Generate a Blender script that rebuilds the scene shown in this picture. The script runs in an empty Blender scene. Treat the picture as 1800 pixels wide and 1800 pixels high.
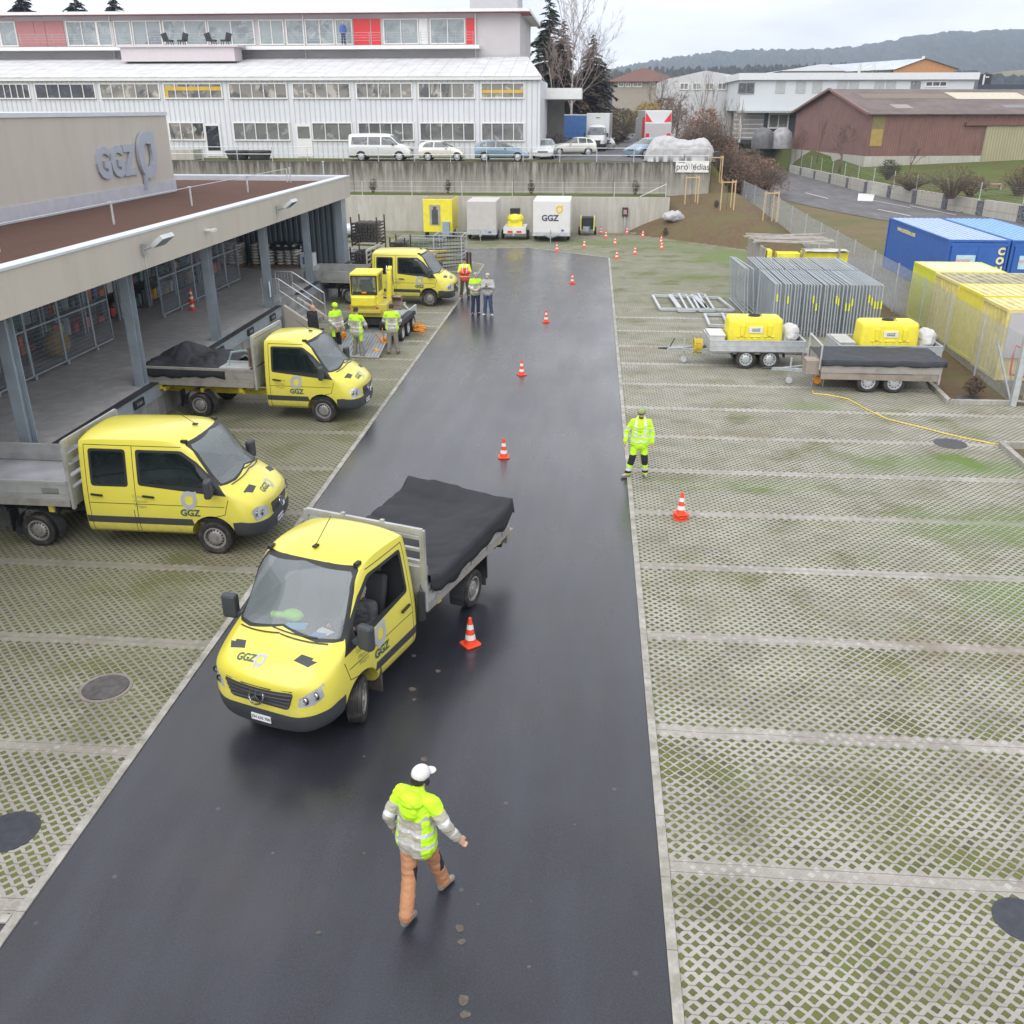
import bpy, bmesh, math, random
from math import sin, cos, pi, radians as R, atan2, hypot, sqrt
from mathutils import Vector, Matrix, noise as mnoise
random.seed(7)
SC = bpy.context.scene
COL = SC.collection
# ---------------- camera, sky, sun, exposure ----------------
FPX, CX, HZ, HC = 1630.0, 900.0, 192.0, 8.1
PITCH = math.atan((900-HZ)/FPX); YAW = math.atan(.0827)
cd = bpy.data.cameras.new('camera'); cam = bpy.data.objects.new('camera', cd); COL.objects.link(cam)
cam.location = (0, 0, HC); cam.rotation_euler = (pi/2-PITCH, 0, YAW)
cd.sensor_width = 36; cd.lens = FPX/1800*36; cd.clip_end = 9000; cd.clip_start = .1
SC.camera = cam
SUN_EL, SUN_AZ = R(48), R(-150)      # azimuth measured from +Y towards +X
W = bpy.data.worlds.new('World'); SC.world = W; W.use_nodes = True
nt = W.node_tree; nt.nodes.clear()
def wn(t, **k):
    n = nt.nodes.new(t)
    for a, b in k.items(): setattr(n, a, b)
    return n
wo = wn('ShaderNodeOutputWorld'); bg = wn('ShaderNodeBackground'); bg.inputs[1].default_value = .1
sky = wn('ShaderNodeTexSky', sky_type='NISHITA', sun_disc=False, sun_elevation=SUN_EL, sun_rotation=SUN_AZ)
tc = wn('ShaderNodeTexCoord'); sp = wn('ShaderNodeSeparateXYZ'); nt.links.new(tc.outputs['Generated'], sp.inputs[0])
zz = wn('ShaderNodeMath', operation='ADD'); nt.links.new(sp.outputs[2], zz.inputs[0]); zz.inputs[1].default_value = .16
zm = wn('ShaderNodeMath', operation='MAXIMUM'); nt.links.new(zz.outputs[0], zm.inputs[0]); zm.inputs[1].default_value = .05
dx = wn('ShaderNodeMath', operation='DIVIDE'); dy = wn('ShaderNodeMath', operation='DIVIDE')
nt.links.new(sp.outputs[0], dx.inputs[0]); nt.links.new(zm.outputs[0], dx.inputs[1])
nt.links.new(sp.outputs[1], dy.inputs[0]); nt.links.new(zm.outputs[0], dy.inputs[1])
cb = wn('ShaderNodeCombineXYZ'); nt.links.new(dx.outputs[0], cb.inputs[0]); nt.links.new(dy.outputs[0], cb.inputs[1])
n1 = wn('ShaderNodeTexNoise'); n1.inputs['Scale'].default_value = .75; n1.inputs['Detail'].default_value = 7; n1.inputs['Roughness'].default_value = .5
nt.links.new(cb.outputs[0], n1.inputs[0])
cr = wn('ShaderNodeValToRGB'); e = cr.color_ramp.elements
e[0].position = .38; e[0].color = (6.7, 6.85, 7.4, 1); e[1].position = .60; e[1].color = (9.4, 9.4, 9.5, 1)
nt.links.new(n1.outputs[0], cr.inputs[0])
n2 = wn('ShaderNodeTexNoise'); n2.inputs['Scale'].default_value = 1.3; n2.inputs['Detail'].default_value = 5
mp = wn('ShaderNodeMapping'); mp.inputs['Location'].default_value = (3.1, 7.7, 0)
nt.links.new(cb.outputs[0], mp.inputs[0]); nt.links.new(mp.outputs[0], n2.inputs[0])
cr2 = wn('ShaderNodeValToRGB'); cr2.color_ramp.elements[0].position = .56; cr2.color_ramp.elements[1].position = .72
cr2.color_ramp.elements[1].color = (.22, .22, .22, 1)
nt.links.new(n2.outputs[0], cr2.inputs[0])
skm = wn('ShaderNodeMixRGB', blend_type='MIX'); nt.links.new(cr2.outputs[0], skm.inputs[0]); nt.links.new(cr.outputs[0], skm.inputs[1])
skg = wn('ShaderNodeMixRGB', blend_type='MULTIPLY'); skg.inputs[0].default_value = 1; skg.inputs[2].default_value = (1.3, 1.3, 1.3, 1)
nt.links.new(sky.outputs[0], skg.inputs[1]); nt.links.new(skg.outputs[0], skm.inputs[2])
nt.links.new(skm.outputs[0], bg.inputs[0]); nt.links.new(bg.outputs[0], wo.inputs[0])
sl = bpy.data.lights.new('sun', 'SUN'); sl.energy = 1.35; sl.angle = R(75); sl.color = (1, .97, .93)
so = bpy.data.objects.new('sun', sl); COL.objects.link(so)
sdir = Vector((sin(SUN_AZ)*cos(SUN_EL), cos(SUN_AZ)*cos(SUN_EL), sin(SUN_EL)))
so.rotation_euler = sdir.to_track_quat('Z', 'Y').to_euler()
vs = SC.view_settings; vs.view_transform = 'Standard'; vs.look = 'None'; vs.exposure = 0.78; vs.gamma = 1
SC.cycles.use_denoising = True
SC.cycles.max_bounces = 6; SC.cycles.diffuse_bounces = 2; SC.cycles.glossy_bounces = 3; SC.cycles.transmission_bounces = 4
SC.cycles.transparent_max_bounces = 16; SC.cycles.volume_bounces = 0; SC.cycles.caustics_reflective = False; SC.cycles.caustics_refractive = False

# ---------------- pixel of the photograph -> point of the site ----------------
def ray(x, y):
    u = (x-900)/FPX; v = (y-900)/FPX
    fw = cos(PITCH)-v*sin(PITCH); dn = sin(PITCH)+v*cos(PITCH)
    return (u*cos(YAW)-fw*sin(YAW), u*sin(YAW)+fw*cos(YAW), -dn)
def G(x, y, z=0):
    r = ray(x, y); t = (z-HC)/r[2]; return (r[0]*t, r[1]*t)
def AY(x, y, Y):
    r = ray(x, y); t = Y/r[1]; return (r[0]*t, HC+r[2]*t)

# ---------------- mesh building ----------------
class MB:
    def __init__(s): s.v = []; s.f = []; s.m = []; s.T = None
    def add(s, vs, fs, m=0):
        b = len(s.v)
        if s.T is not None: vs = [s.T @ Vector(p) for p in vs]
        s.v += [tuple(p) for p in vs]; s.f += [tuple(i+b for i in f) for f in fs]; s.m += [m]*len(fs)
        return s
    def box(s, x0, x1, y0, y1, z0, z1, m=0):
        v = [(x, y, z) for x in (x0, x1) for y in (y0, y1) for z in (z0, z1)]
        return s.add(v, [(0, 1, 3, 2), (4, 6, 7, 5), (0, 4, 5, 1), (2, 3, 7, 6), (0, 2, 6, 4), (1, 5, 7, 3)], m)
    def bar(s, p, q, w, h=None, m=0, up=(0, 0, 1)):
        h = h or w; p = Vector(p); q = Vector(q); d = (q-p)
        if d.length < 1e-6: return s
        d.normalize(); u = Vector(up)
        if abs(d.dot(u)) > .98: u = Vector((1, 0, 0)) if abs(d.x) < .9 else Vector((0, 1, 0))
        a = d.cross(u).normalized()*w/2; b = a.cross(d).normalized()*h/2
        v = [p-a-b, p+a-b, p+a+b, p-a+b, q-a-b, q+a-b, q+a+b, q-a+b]
        return s.add(v, [(0, 1, 2, 3), (7, 6, 5, 4), (0, 4, 5, 1), (1, 5, 6, 2), (2, 6, 7, 3), (3, 7, 4, 0)], m)
    def tube(s, p, q, r0, r1=None, n=8, m=0, caps=True):
        r1 = r0 if r1 is None else r1; p = Vector(p); q = Vector(q); d = (q-p)
        if d.length < 1e-6: return s
        d.normalize(); u = Vector((0, 0, 1)) if abs(d.z) < .95 else Vector((1, 0, 0))
        a = d.cross(u).normalized(); b = d.cross(a).normalized(); v = []
        for c, r in ((p, r0), (q, r1)):
            for i in range(n):
                t = 2*pi*i/n; v.append(c+a*cos(t)*r+b*sin(t)*r)
        f = [(i, i+n, (i+1) % n+n, (i+1) % n) for i in range(n)]
        if caps: f += [tuple(range(n)), tuple(range(2*n-1, n-1, -1))]
        return s.add(v, f, m)
    def path(s, pts, r, n=6, m=0):
        pts = [Vector(p) for p in pts]; v = []; L = len(pts)
        for i, p in enumerate(pts):
            d = (pts[min(i+1, L-1)]-pts[max(i-1, 0)])
            if d.length < 1e-7: d = Vector((0, 0, 1))
            d.normalize(); u = Vector((0, 0, 1)) if abs(d.z) < .9 else Vector((1, 0, 0))
            a = d.cross(u).normalized(); b = d.cross(a).normalized()
            rr = r[i] if isinstance(r, (list, tuple)) else r
            for k in range(n):
                t = 2*pi*k/n; v.append(p+a*cos(t)*rr+b*sin(t)*rr)
        f = [(i*n+k, (i+1)*n+k, (i+1)*n+(k+1) % n, i*n+(k+1) % n) for i in range(L-1) for k in range(n)]
        f += [tuple(range(n)), tuple(range(L*n-1, (L-1)*n-1, -1))]
        return s.add(v, f, m)
    def lathe(s, prof, axis='z', n=24, m=0, c=(0, 0, 0), mats=None, closed=False):
        v = []; P = len(prof)
        for i in range(n):
            t = 2*pi*i/n
            for r, h in prof:
                a, b = r*cos(t), r*sin(t)
                v.append({'z': (c[0]+a, c[1]+b, c[2]+h), 'y': (c[0]+a, c[1]+h, c[2]-b), 'x': (c[0]+h, c[1]+a, c[2]+b)}[axis])
        for j in range(P if closed else P-1):
            j2 = (j+1) % P
            s.add([], [], 0)
        b = len(s.v)
        if s.T is not None: v = [s.T @ Vector(p) for p in v]
        s.v += [tuple(p) for p in v]
        for i in range(n):
            i2 = (i+1) % n
            for j in range(P if closed else P-1):
                j2 = (j+1) % P
                s.f.append((b+i*P+j, b+i2*P+j, b+i2*P+j2, b+i*P+j2)); s.m.append(mats[j] if mats else m)
        return s
    def prism(s, poly, z0, z1, m=0, plane='xy', off=0):
        n = len(poly)
        def P(a, b, h): return {'xy': (a, b, h), 'xz': (a, h, b), 'yz': (h, a, b)}[plane]
        v = [P(a, b, z0) for a, b in poly]+[P(a, b, z1) for a, b in poly]
        f = [tuple(range(n-1, -1, -1)), tuple(range(n, 2*n))]+[(i, (i+1) % n, (i+1) % n+n, i+n) for i in range(n)]
        return s.add(v, f, m)
    def quad(s, a, b, c, d, m=0): return s.add([a, b, c, d], [(0, 1, 2, 3)], m)
    def grid(s, nx, ny, fn, m=0):
        v = [fn(i/nx, j/ny) for i in range(nx+1) for j in range(ny+1)]
        f = [(i*(ny+1)+j, (i+1)*(ny+1)+j, (i+1)*(ny+1)+j+1, i*(ny+1)+j+1) for i in range(nx) for j in range(ny)]
        return s.add(v, f, m)
    def ball(s, c, r, n=10, m=0):
        rx, ry, rz = r if isinstance(r, (tuple, list)) else (r, r, r); v = [(c[0], c[1], c[2]-rz)]
        k = max(4, n//2+1)
        for j in range(1, k):
            a = -pi/2+pi*j/k
            for i in range(n):
                t = 2*pi*i/n; v.append((c[0]+rx*cos(a)*cos(t), c[1]+ry*cos(a)*sin(t), c[2]+rz*sin(a)))
        v.append((c[0], c[1], c[2]+rz)); T = len(v)-1
        f = [(0, 1+(i+1) % n, 1+i) for i in range(n)]
        for j in range(k-2):
            for i in range(n):
                a = 1+j*n; f.append((a+i, a+(i+1) % n, a+n+(i+1) % n, a+n+i))
        a = 1+(k-2)*n; f += [(a+i, a+(i+1) % n, T) for i in range(n)]
        return s.add(v, f, m)
    def mesh(s, name, mats, smooth=False, fix=True):
        me = bpy.data.meshes.new(name); me.from_pydata(s.v, [], s.f)
        for x in (mats if isinstance(mats, (list, tuple)) else [mats]): me.materials.append(x)
        me.polygons.foreach_set('material_index', s.m)
        if fix:
            bm = bmesh.new(); bm.from_mesh(me); bmesh.ops.recalc_face_normals(bm, faces=bm.faces); bm.to_mesh(me); bm.free()
        if smooth:
            me.polygons.foreach_set('use_smooth', [True]*len(me.polygons))
            if smooth != 'all': me.set_sharp_from_angle(angle=R(smooth if isinstance(smooth, (int, float)) and smooth > 1 else 38))
        me.update(); return me
    def obj(s, name, mats, parent=None, smooth=False, bevel=0, fix=True):
        o = bpy.data.objects.new(name, s.mesh(name, mats, smooth, fix)); COL.objects.link(o)
        if parent: o.parent = parent
        if bevel:
            b = o.modifiers.new('bevel', 'BEVEL'); b.width = bevel; b.segments = 2; b.limit_method = 'ANGLE'; b.angle_limit = R(40)
        return o
def tag(o, label=None, cat=None, group=None, kind=None):
    if label: o['label'] = label
    if cat: o['category'] = cat
    if group: o['group'] = group
    if kind: o['kind'] = kind
    return o
def thing(name, label, cat, loc=(0, 0, 0), rz=0, group=None):
    o = bpy.data.objects.new(name, None); COL.objects.link(o); o.empty_display_size = .3
    o.location = loc; o.rotation_euler = (0, 0, rz)
    return tag(o, label, cat, group)
def struct(name, mb, mats, smooth=False): return tag(mb.obj(name, mats, None, smooth), kind='structure')
def dup(o, loc, rz=None, label=None, group=None, parent=None):
    c = o.copy(); COL.objects.link(c); c.parent = parent
    if loc is not None: c.location = loc
    if rz is not None: c.rotation_euler = (0, 0, rz)
    if label: c['label'] = label
    if group: c['group'] = group
    for ch in list(o.children): dup(ch, None, None, parent=c)
    return c
def text_mesh(mb, txt, size, T, m=0, bold=.02, depth=.004, align='CENTER', spacing=1.0):
    """letters as solid shapes, added to mb; T maps the text plane (x right, y up, z out)"""
    cu = bpy.data.curves.new('t', 'FONT'); cu.body = txt; cu.size = size; cu.offset = bold*size; cu.extrude = depth
    cu.align_x = align; cu.align_y = 'CENTER'; cu.resolution_u = 3; cu.space_character = spacing; cu.fill_mode = 'BOTH'
    o = bpy.data.objects.new('t', cu); COL.objects.link(o); bpy.context.view_layer.update()
    me = bpy.data.meshes.new_from_object(o.evaluated_get(bpy.context.evaluated_depsgraph_get()))
    vs = [T @ v.co for v in me.vertices]; fs = [tuple(p.vertices) for p in me.polygons]
    old = mb.T; mb.T = None; mb.add(vs, fs, m); mb.T = old
    bpy.data.objects.remove(o); bpy.data.curves.remove(cu); bpy.data.meshes.remove(me)
def frame(o, x, y):
    """matrix with origin o, text x axis x, text y axis y"""
    x = Vector(x).normalized(); y = Vector(y).normalized(); z = x.cross(y).normalized(); y = z.cross(x)
    M = Matrix((x, y, z)).transposed().to_4x4(); M.translation = Vector(o); return M
def leaf_logo(mb, T, s, m=0, depth=.006, tail=True):
    """ring with one squared corner at the upper right and a small tail at the lower left"""
    N = 40; out = []; inn = []
    for i in range(N):
        t = 2*pi*i/N; x, y = cos(t), sin(t)
        if x > 0 and y > 0:
            k = 1/max(x, y); w = (min(x, y)/max(x, y))**1.5; x *= 1+(k-1)*w; y *= 1+(k-1)*w
        ox, oy = x, y*1.12
        if tail and 235 <= t*180/pi <= 246: ox, oy = -.62, -1.62
        out.append((ox*s, oy*s)); inn.append((x*.5*s+.03*s, y*.56*s))
    v = []; d = depth
    for z in (0, d):
        v += [T @ Vector((a, b, z)) for a, b in out]+[T @ Vector((a, b, z)) for a, b in inn]
    f = []
    for i in range(N):
        j = (i+1) % N; f += [(2*N+i, 2*N+j, 3*N+j, 3*N+i), (i, N+i, N+j, j), (i, j, 2*N+j, 2*N+i), (N+i, 3*N+i, 3*N+j, N+j)]
    old = mb.T; mb.T = None; mb.add(v, f, m); mb.T = old

# ---------------- materials ----------------
class NT:
    def __init__(s, name):
        s.mat = bpy.data.materials.new(name); s.mat.use_nodes = True; s.t = s.mat.node_tree; s.t.nodes.clear()
        s.out = s.n('ShaderNodeOutputMaterial'); s.b = s.n('ShaderNodeBsdfPrincipled'); s.t.links.new(s.b.outputs[0], s.out.inputs[0])
    def n(s, t, **k):
        x = s.t.nodes.new(t)
        for a, b in k.items(): setattr(x, a, b)
        return x
    def put(s, sock, v):
        if isinstance(v, (int, float)): sock.default_value = v
        elif isinstance(v, (tuple, list)): sock.default_value = (*v, 1) if len(v) == 3 and len(sock.default_value) == 4 else v
        else: s.t.links.new(v, sock)
    def m(s, op, a, b=0, c=None, clamp=False):
        x = s.n('ShaderNodeMath', operation=op, use_clamp=clamp); s.put(x.inputs[0], a); s.put(x.inputs[1], b)
        if c is not None: s.put(x.inputs[2], c)
        return x.outputs[0]
    def mix(s, f, a, b, bt='MIX'):
        x = s.n('ShaderNodeMixRGB', blend_type=bt); s.put(x.inputs[0], f); s.put(x.inputs[1], a); s.put(x.inputs[2], b); return x.outputs[0]
    def noise(s, vec, scale, detail=4, rough=.5, dist=0):
        x = s.n('ShaderNodeTexNoise'); s.put(x.inputs['Vector'], vec); x.inputs['Scale'].default_value = scale
        x.inputs['Detail'].default_value = detail; x.inputs['Roughness'].default_value = rough; x.inputs['Distortion'].default_value = dist
        return x.outputs[0]
    def ramp(s, f, lo, hi, a=(0, 0, 0), b=(1, 1, 1)):
        x = s.n('ShaderNodeValToRGB'); e = x.color_ramp.elements; e[0].position = lo; e[1].position = hi
        e[0].color = (*a, 1); e[1].color = (*b, 1); s.put(x.inputs[0], f); return x.outputs[0]
    def step(s, f, lo, hi):
        x = s.n('ShaderNodeMapRange', clamp=True); s.put(x.inputs[0], f); x.inputs[1].default_value = lo; x.inputs[2].default_value = hi; return x.outputs[0]
    def pos(s): return s.n('ShaderNodeNewGeometry').outputs['Position']
    def obj(s): return s.n('ShaderNodeTexCoord').outputs['Object']
    def xyz(s, v):
        x = s.n('ShaderNodeSeparateXYZ'); s.put(x.inputs[0], v); return x.outputs
    def comb(s, x=0, y=0, z=0):
        c = s.n('ShaderNodeCombineXYZ'); s.put(c.inputs[0], x); s.put(c.inputs[1], y); s.put(c.inputs[2], z); return c.outputs[0]
    def scale(s, v, k):
        x = s.n('ShaderNodeVectorMath', operation='MULTIPLY'); s.put(x.inputs[0], v); x.inputs[1].default_value = k; return x.outputs[0]
    def bump(s, h, st=.5, d=.02):
        x = s.n('ShaderNodeBump'); x.inputs['Strength'].default_value = st; x.inputs['Distance'].default_value = d
        s.put(x.inputs['Height'], h); s.t.links.new(x.outputs[0], s.b.inputs['Normal'])
    def set(s, **k):
        for a, b in k.items(): s.put(s.b.inputs[{'color': 'Base Color', 'rough': 'Roughness', 'metal': 'Metallic', 'spec': 'Specular IOR Level', 'alpha': 'Alpha', 'trans': 'Transmission Weight', 'coat': 'Coat Weight', 'emit': 'Emission Color', 'emits': 'Emission Strength', 'ior': 'IOR'}[a]], b)
        return s
def M(name, col, rough=.6, metal=0, var=.12, sc=3, bump=0, bsc=40, coat=0, spec=.5, dirt=None, dsc=1.2, stretch=None):
    t = NT(name); p = t.obj()
    if stretch: p = t.scale(p, stretch)
    c = t.mix(t.ramp(t.noise(p, sc, 5), .3, .7), tuple(x*(1-var) for x in col), tuple(min(1, x*(1+var)) for x in col))
    if dirt: c = t.mix(t.m('MULTIPLY', t.step(t.noise(p, dsc, 6, .6), .5, .75), .8), c, dirt)
    t.set(color=c, rough=rough, metal=metal, spec=spec)
    if coat: t.set(coat=coat)
    if rough < .9: t.set(rough=t.m('ADD', t.m('MULTIPLY', t.noise(p, sc*2.3, 3), .16), rough-.08, clamp=True))
    if bump: t.bump(t.noise(p, bsc, 4), .5, bump)
    return t.mat
def glass(name, tint, alpha=.35, rough=.04):
    t = NT(name); n = t.noise(t.obj(), 1.1, 3)
    t.set(color=t.mix(n, tuple(x*.8 for x in tint), tint), rough=rough, spec=.9, alpha=alpha, ior=1.6); return t.mat
MAT = {}
# ---------------- materials of the setting ----------------
def mat_pavers():
    t = NT('grass_pavers'); p = t.pos(); x, y, z = t.xyz(p)
    wob = t.noise(p, 1.3, 2); yw = t.m('ADD', y, t.m('MULTIPLY', t.m('SUBTRACT', wob, .5), .06)); xw = t.m('ADD', x, t.m('MULTIPLY', t.m('SUBTRACT', t.noise(p, 1.7, 2), .5), .05))
    k = 1/.168
    u = t.m('MULTIPLY', t.m('ADD', xw, yw), k); v = t.m('MULTIPLY', t.m('SUBTRACT', xw, yw), k)
    fu = t.m('ABSOLUTE', t.m('SUBTRACT', t.m('FRACT', u), .5)); fv = t.m('ABSOLUTE', t.m('SUBTRACT', t.m('FRACT', v), .5))
    edge = t.m('MULTIPLY', t.m('SUBTRACT', t.noise(p, 38, 2), .5), .14)
    over = t.m('ADD', t.m('MULTIPLY', t.step(t.noise(p, .55, 4, .6), .52, .70), .16), edge)
    def blob(cx, cy, rx, ry, s):
        a = t.m('DIVIDE', t.m('SUBTRACT', x, cx), rx); b = t.m('DIVIDE', t.m('SUBTRACT', y, cy), ry)
        d = t.m('SQRT', t.m('ADD', t.m('MULTIPLY', a, a), t.m('MULTIPLY', b, b)))
        d = t.m('ADD', d, t.m('MULTIPLY', t.m('SUBTRACT', t.noise(p, .9, 4), .5), 1.1))
        return t.m('MULTIPLY', t.step(d, 1.1, .35), s)
    g = blob(9.2, 22.4, 3.2, .9, 1)
    for b in ((8.6, 57.5, 3.4, 4.2, 1), (8.8, 18.6, 2.4, 1.3, 1), (8.2, 15.4, 2.0, 1.2, .85), (6.6, 27.2, .9, .6, .9), (2, 63.5, 6, 1.6, .8), (5.3, 61, 3.5, 2.6, .6), (-11, 62.5, 1.7, 4, 1), (5.5, 50, 3, 2, .5), (4.5, 20.6, 3, .6, .5)):
        g = t.m('MAXIMUM', g, blob(*b))
    far = t.m('MULTIPLY', t.step(y, 33, 50), .09)
    hs = t.m('ADD', t.m('ADD', t.m('ADD', .288, over), far), t.m('MULTIPLY', g, .11))
    left = t.step(x, -3, -5)
    hs = t.m('ADD', hs, t.m('MULTIPLY', left, .012))
    hole = t.m('MULTIPLY', t.step(t.m('SUBTRACT', hs, fu), -.015, .03), t.step(t.m('SUBTRACT', hs, fv), -.015, .03))
    # parking rows: the cells are closed by concrete plugs
    yc = t.m('DIVIDE', t.m('SUBTRACT', t.m('FLOOR', u), t.m('FLOOR', v)), 2*k)
    yb = t.m('SUBTRACT', yc, t.m('ADD', 8.24, t.m('MULTIPLY', left, 1.55)))
    per = t.m('ADD', 2.61, t.m('MULTIPLY', left, .12))
    fb = t.m('MULTIPLY', t.m('FRACT', t.m('DIVIDE', yb, per)), per)
    band = t.m('MULTIPLY', t.m('LESS_THAN', fb, .25), t.m('LESS_THAN', y, 40))
    band = t.m('MULTIPLY', band, t.m('SUBTRACT', 1, t.m('MULTIPLY', g, .6)))
    plug = t.m('MULTIPLY', hole, band); hole = t.m('MULTIPLY', hole, t.m('SUBTRACT', 1, band))
    joint = t.m('LESS_THAN', t.m('ABSOLUTE', t.m('SUBTRACT', t.m('FRACT', t.m('ADD', t.m('MULTIPLY', yw, k), .02)), .5)), .035)
    joint = t.m('MULTIPLY', joint, t.m('LESS_THAN', y, 26))
    # colours
    cell = t.comb(t.m('FLOOR', u), t.m('FLOOR', v), 0)
    wnz = t.n('ShaderNodeTexWhiteNoise'); t.put(wnz.inputs[0], cell); rnd = wnz.outputs[0]
    blk = t.n('ShaderNodeTexWhiteNoise'); t.put(blk.inputs[0], t.comb(t.m('FLOOR', t.m('MULTIPLY', x, 1.67)), t.m('FLOOR', t.m('MULTIPLY', y, 2.5)), 0))
    con = t.mix(t.ramp(t.noise(p, .8, 6, .65), .3, .72), (.17, .158, .135), (.37, .352, .32))
    con = t.mix(t.m('MULTIPLY', t.noise(p, 60, 3), .5), con, (.30, .285, .26))
    con = t.mix(t.m('MULTIPLY', blk.outputs[0], .35), con, (.45, .44, .41))
    rim = t.m('MULTIPLY', t.m('MULTIPLY', t.step(t.m('SUBTRACT', hs, fu), -.03, .0), t.step(t.m('SUBTRACT', hs, fv), -.03, .0)), t.m('SUBTRACT', 1, t.m('MULTIPLY', t.step(t.m('SUBTRACT', hs, fu), .0, .03), t.step(t.m('SUBTRACT', hs, fv), .0, .03))))
    con = t.mix(t.m('MULTIPLY', plug, .75), con, t.mix(rnd, (.27, .225, .20), (.46, .43, .41)))
    con = t.mix(t.m('MULTIPLY', t.m('MULTIPLY', rim, band), .55), con, (.13, .12, .10))
    con = t.mix(t.m('MULTIPLY', joint, .6), con, (.12, .11, .09))
    con = t.mix(t.m('MULTIPLY', t.step(t.noise(p, .35, 5, .6), .55, .72), .45), con, (.17, .165, .09))
    soil = t.m('MULTIPLY', t.step(t.noise(p, .23, 5, .65), .57, .68), .6)
    con = t.mix(soil, con, (.19, .155, .105))
    dn = t.m('MULTIPLY', t.m('MULTIPLY', t.step(y, 6, 14), t.step(y, 34, 28)), left)
    con = t.mix(t.m('MULTIPLY', dn, .5), con, (.13, .125, .07))
    gr = t.mix(t.ramp(t.noise(p, 1.0, 4), .35, .65), (.045, .062, .013), (.10, .14, .024))
    gr = t.mix(t.m('MULTIPLY', rnd, .55), gr, (.115, .10, .03))
    gr = t.mix(t.m('MULTIPLY', t.m('GREATER_THAN', rnd, .965), .8), gr, (.035, .030, .022))
    gr = t.mix(t.m('MULTIPLY', soil, 1.1, clamp=True), gr, (.10, .075, .04))
    gr = t.mix(t.m('MULTIPLY', g, .85), gr, (.085, .185, .025))
    gr = t.mix(t.m('MULTIPLY', t.noise(p, 90, 2), .5), gr, (.20, .20, .09))
    gr = t.mix(t.m('MULTIPLY', far, 4), gr, (.17, .18, .09))
    c = t.mix(hole, con, gr)
    t.set(color=c, rough=t.m('ADD', .62, t.m('MULTIPLY', hole, .3)), spec=.35)
    t.bump(t.m('ADD', t.m('MULTIPLY', hole, -1), t.m('ADD', t.m('MULTIPLY', t.noise(p, 120, 3), .25), t.m('MULTIPLY', joint, -.3))), .9, .018)
    return t.mat
def mat_asphalt(name='wet_asphalt', c0=(.011, .0125, .019), c1=(.023, .025, .036), wet=True, scale=1):
    t = NT(name); p = t.pos(); x, y, z = t.xyz(p)
    st = t.comb(t.m('MULTIPLY', x, 1.4), t.m('MULTIPLY', y, .22), 0)
    grain = t.noise(p, 160, 3, .7)
    c = t.mix(t.ramp(t.noise(p, .5, 6, .6), .3, .7), c0, c1)
    c = t.mix(t.m('MULTIPLY', t.step(t.noise(st, 1.1, 5, .55), .45, .7), .5), c, tuple(a*1.7 for a in c1))
    g2 = t.noise(p, 45, 3, .8); c = t.mix(t.m('MULTIPLY', t.step(g2, .5, .75), .55), c, (.055, .054, .060)); c = t.mix(t.m('MULTIPLY', t.step(g2, .5, .3), .6), c, (.007, .007, .009))
    c = t.mix(t.m('MULTIPLY', t.step(grain, .55, .8), .45), c, (.10, .098, .10))
    c = t.mix(t.m('MULTIPLY', t.step(t.noise(p, .33, 4), .56, .7), .35), c, (.05, .041, .034))
    if wet:
        sp_ = t.n('ShaderNodeTexVoronoi'); sp_.inputs['Scale'].default_value = 1.6; t.put(sp_.inputs['Vector'], p)
        c = t.mix(t.m('MULTIPLY', t.step(sp_.outputs['Distance'], .06, .03), .35), c, (.16, .14, .12))
        w = t.m('ADD', t.m('MULTIPLY', t.noise(st, .6, 5, .55), .6), t.m('MULTIPLY', t.noise(p, .25, 4), .5))
        t.set(color=c, rough=t.m('ADD', .20, t.m('MULTIPLY', t.step(w, .40, .68), .22)), spec=.4, coat=.8); t.b.inputs['Coat Roughness'].default_value = .24; t.b.inputs['Coat IOR'].default_value = 1.33
        t.bump(t.m('ADD', grain, t.m('MULTIPLY', t.noise(p, 60, 2), .6)), .12, .003)
    else:
        t.set(color=c, rough=.75, spec=.4); t.bump(grain, .4, .005)
    return t.mat
def mat_earth(name, a, b, c3, sc=1., bump=.05, k=(.45, .6)):
    t = NT(name); p = t.pos(); n = t.noise(p, .35*sc, 6, .62)
    c = t.mix(t.ramp(t.noise(p, 3*sc, 6, .7), .32, .68), a, b)
    c = t.mix(t.step(n, *k), c, c3)
    c = t.mix(t.m('MULTIPLY', t.noise(p, 40*sc, 3, .7), .5), c, tuple(q*.45 for q in a))
    t.set(color=c, rough=.95, spec=.2); t.bump(t.m('ADD', t.noise(p, 14*sc, 5, .7), t.noise(p, 60*sc, 3)), .8, bump)
    return t.mat
def mat_concrete(name, a, b, stain=None, rough=.8, vs=.6, top=None):
    t = NT(name); p = t.pos(); x, y, z = t.xyz(p)
    sv = t.comb(t.m('MULTIPLY', x, 2.2), t.m('MULTIPLY', y, 2.2), t.m('MULTIPLY', z, .22))
    c = t.mix(t.ramp(t.noise(p, .9, 6, .6), .3, .7), a, b)
    c = t.mix(t.m('MULTIPLY', t.step(t.noise(sv, 1.1, 5, .6), .5, .75), .35), c, tuple(q*.7 for q in a))
    if stain:
        f = t.step(t.noise(sv, 1.4, 6, .7), .30, .60)
        if top:
            hgt = t.step(z, top[0], top[1]); f = t.m('MULTIPLY', f, t.m('ADD', .28, hgt)); f = t.m('ADD', f, t.m('MULTIPLY', t.step(z, top[1]-.25, top[1]+.15), .35), clamp=True)
        c = t.mix(f, c, stain)
    c = t.mix(t.m('MULTIPLY', t.noise(p, 70, 3), .25), c, tuple(q*.6 for q in a))
    t.set(color=c, rough=rough, spec=.3); t.bump(t.noise(p, 50, 4), .25, .006); return t.mat
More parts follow.
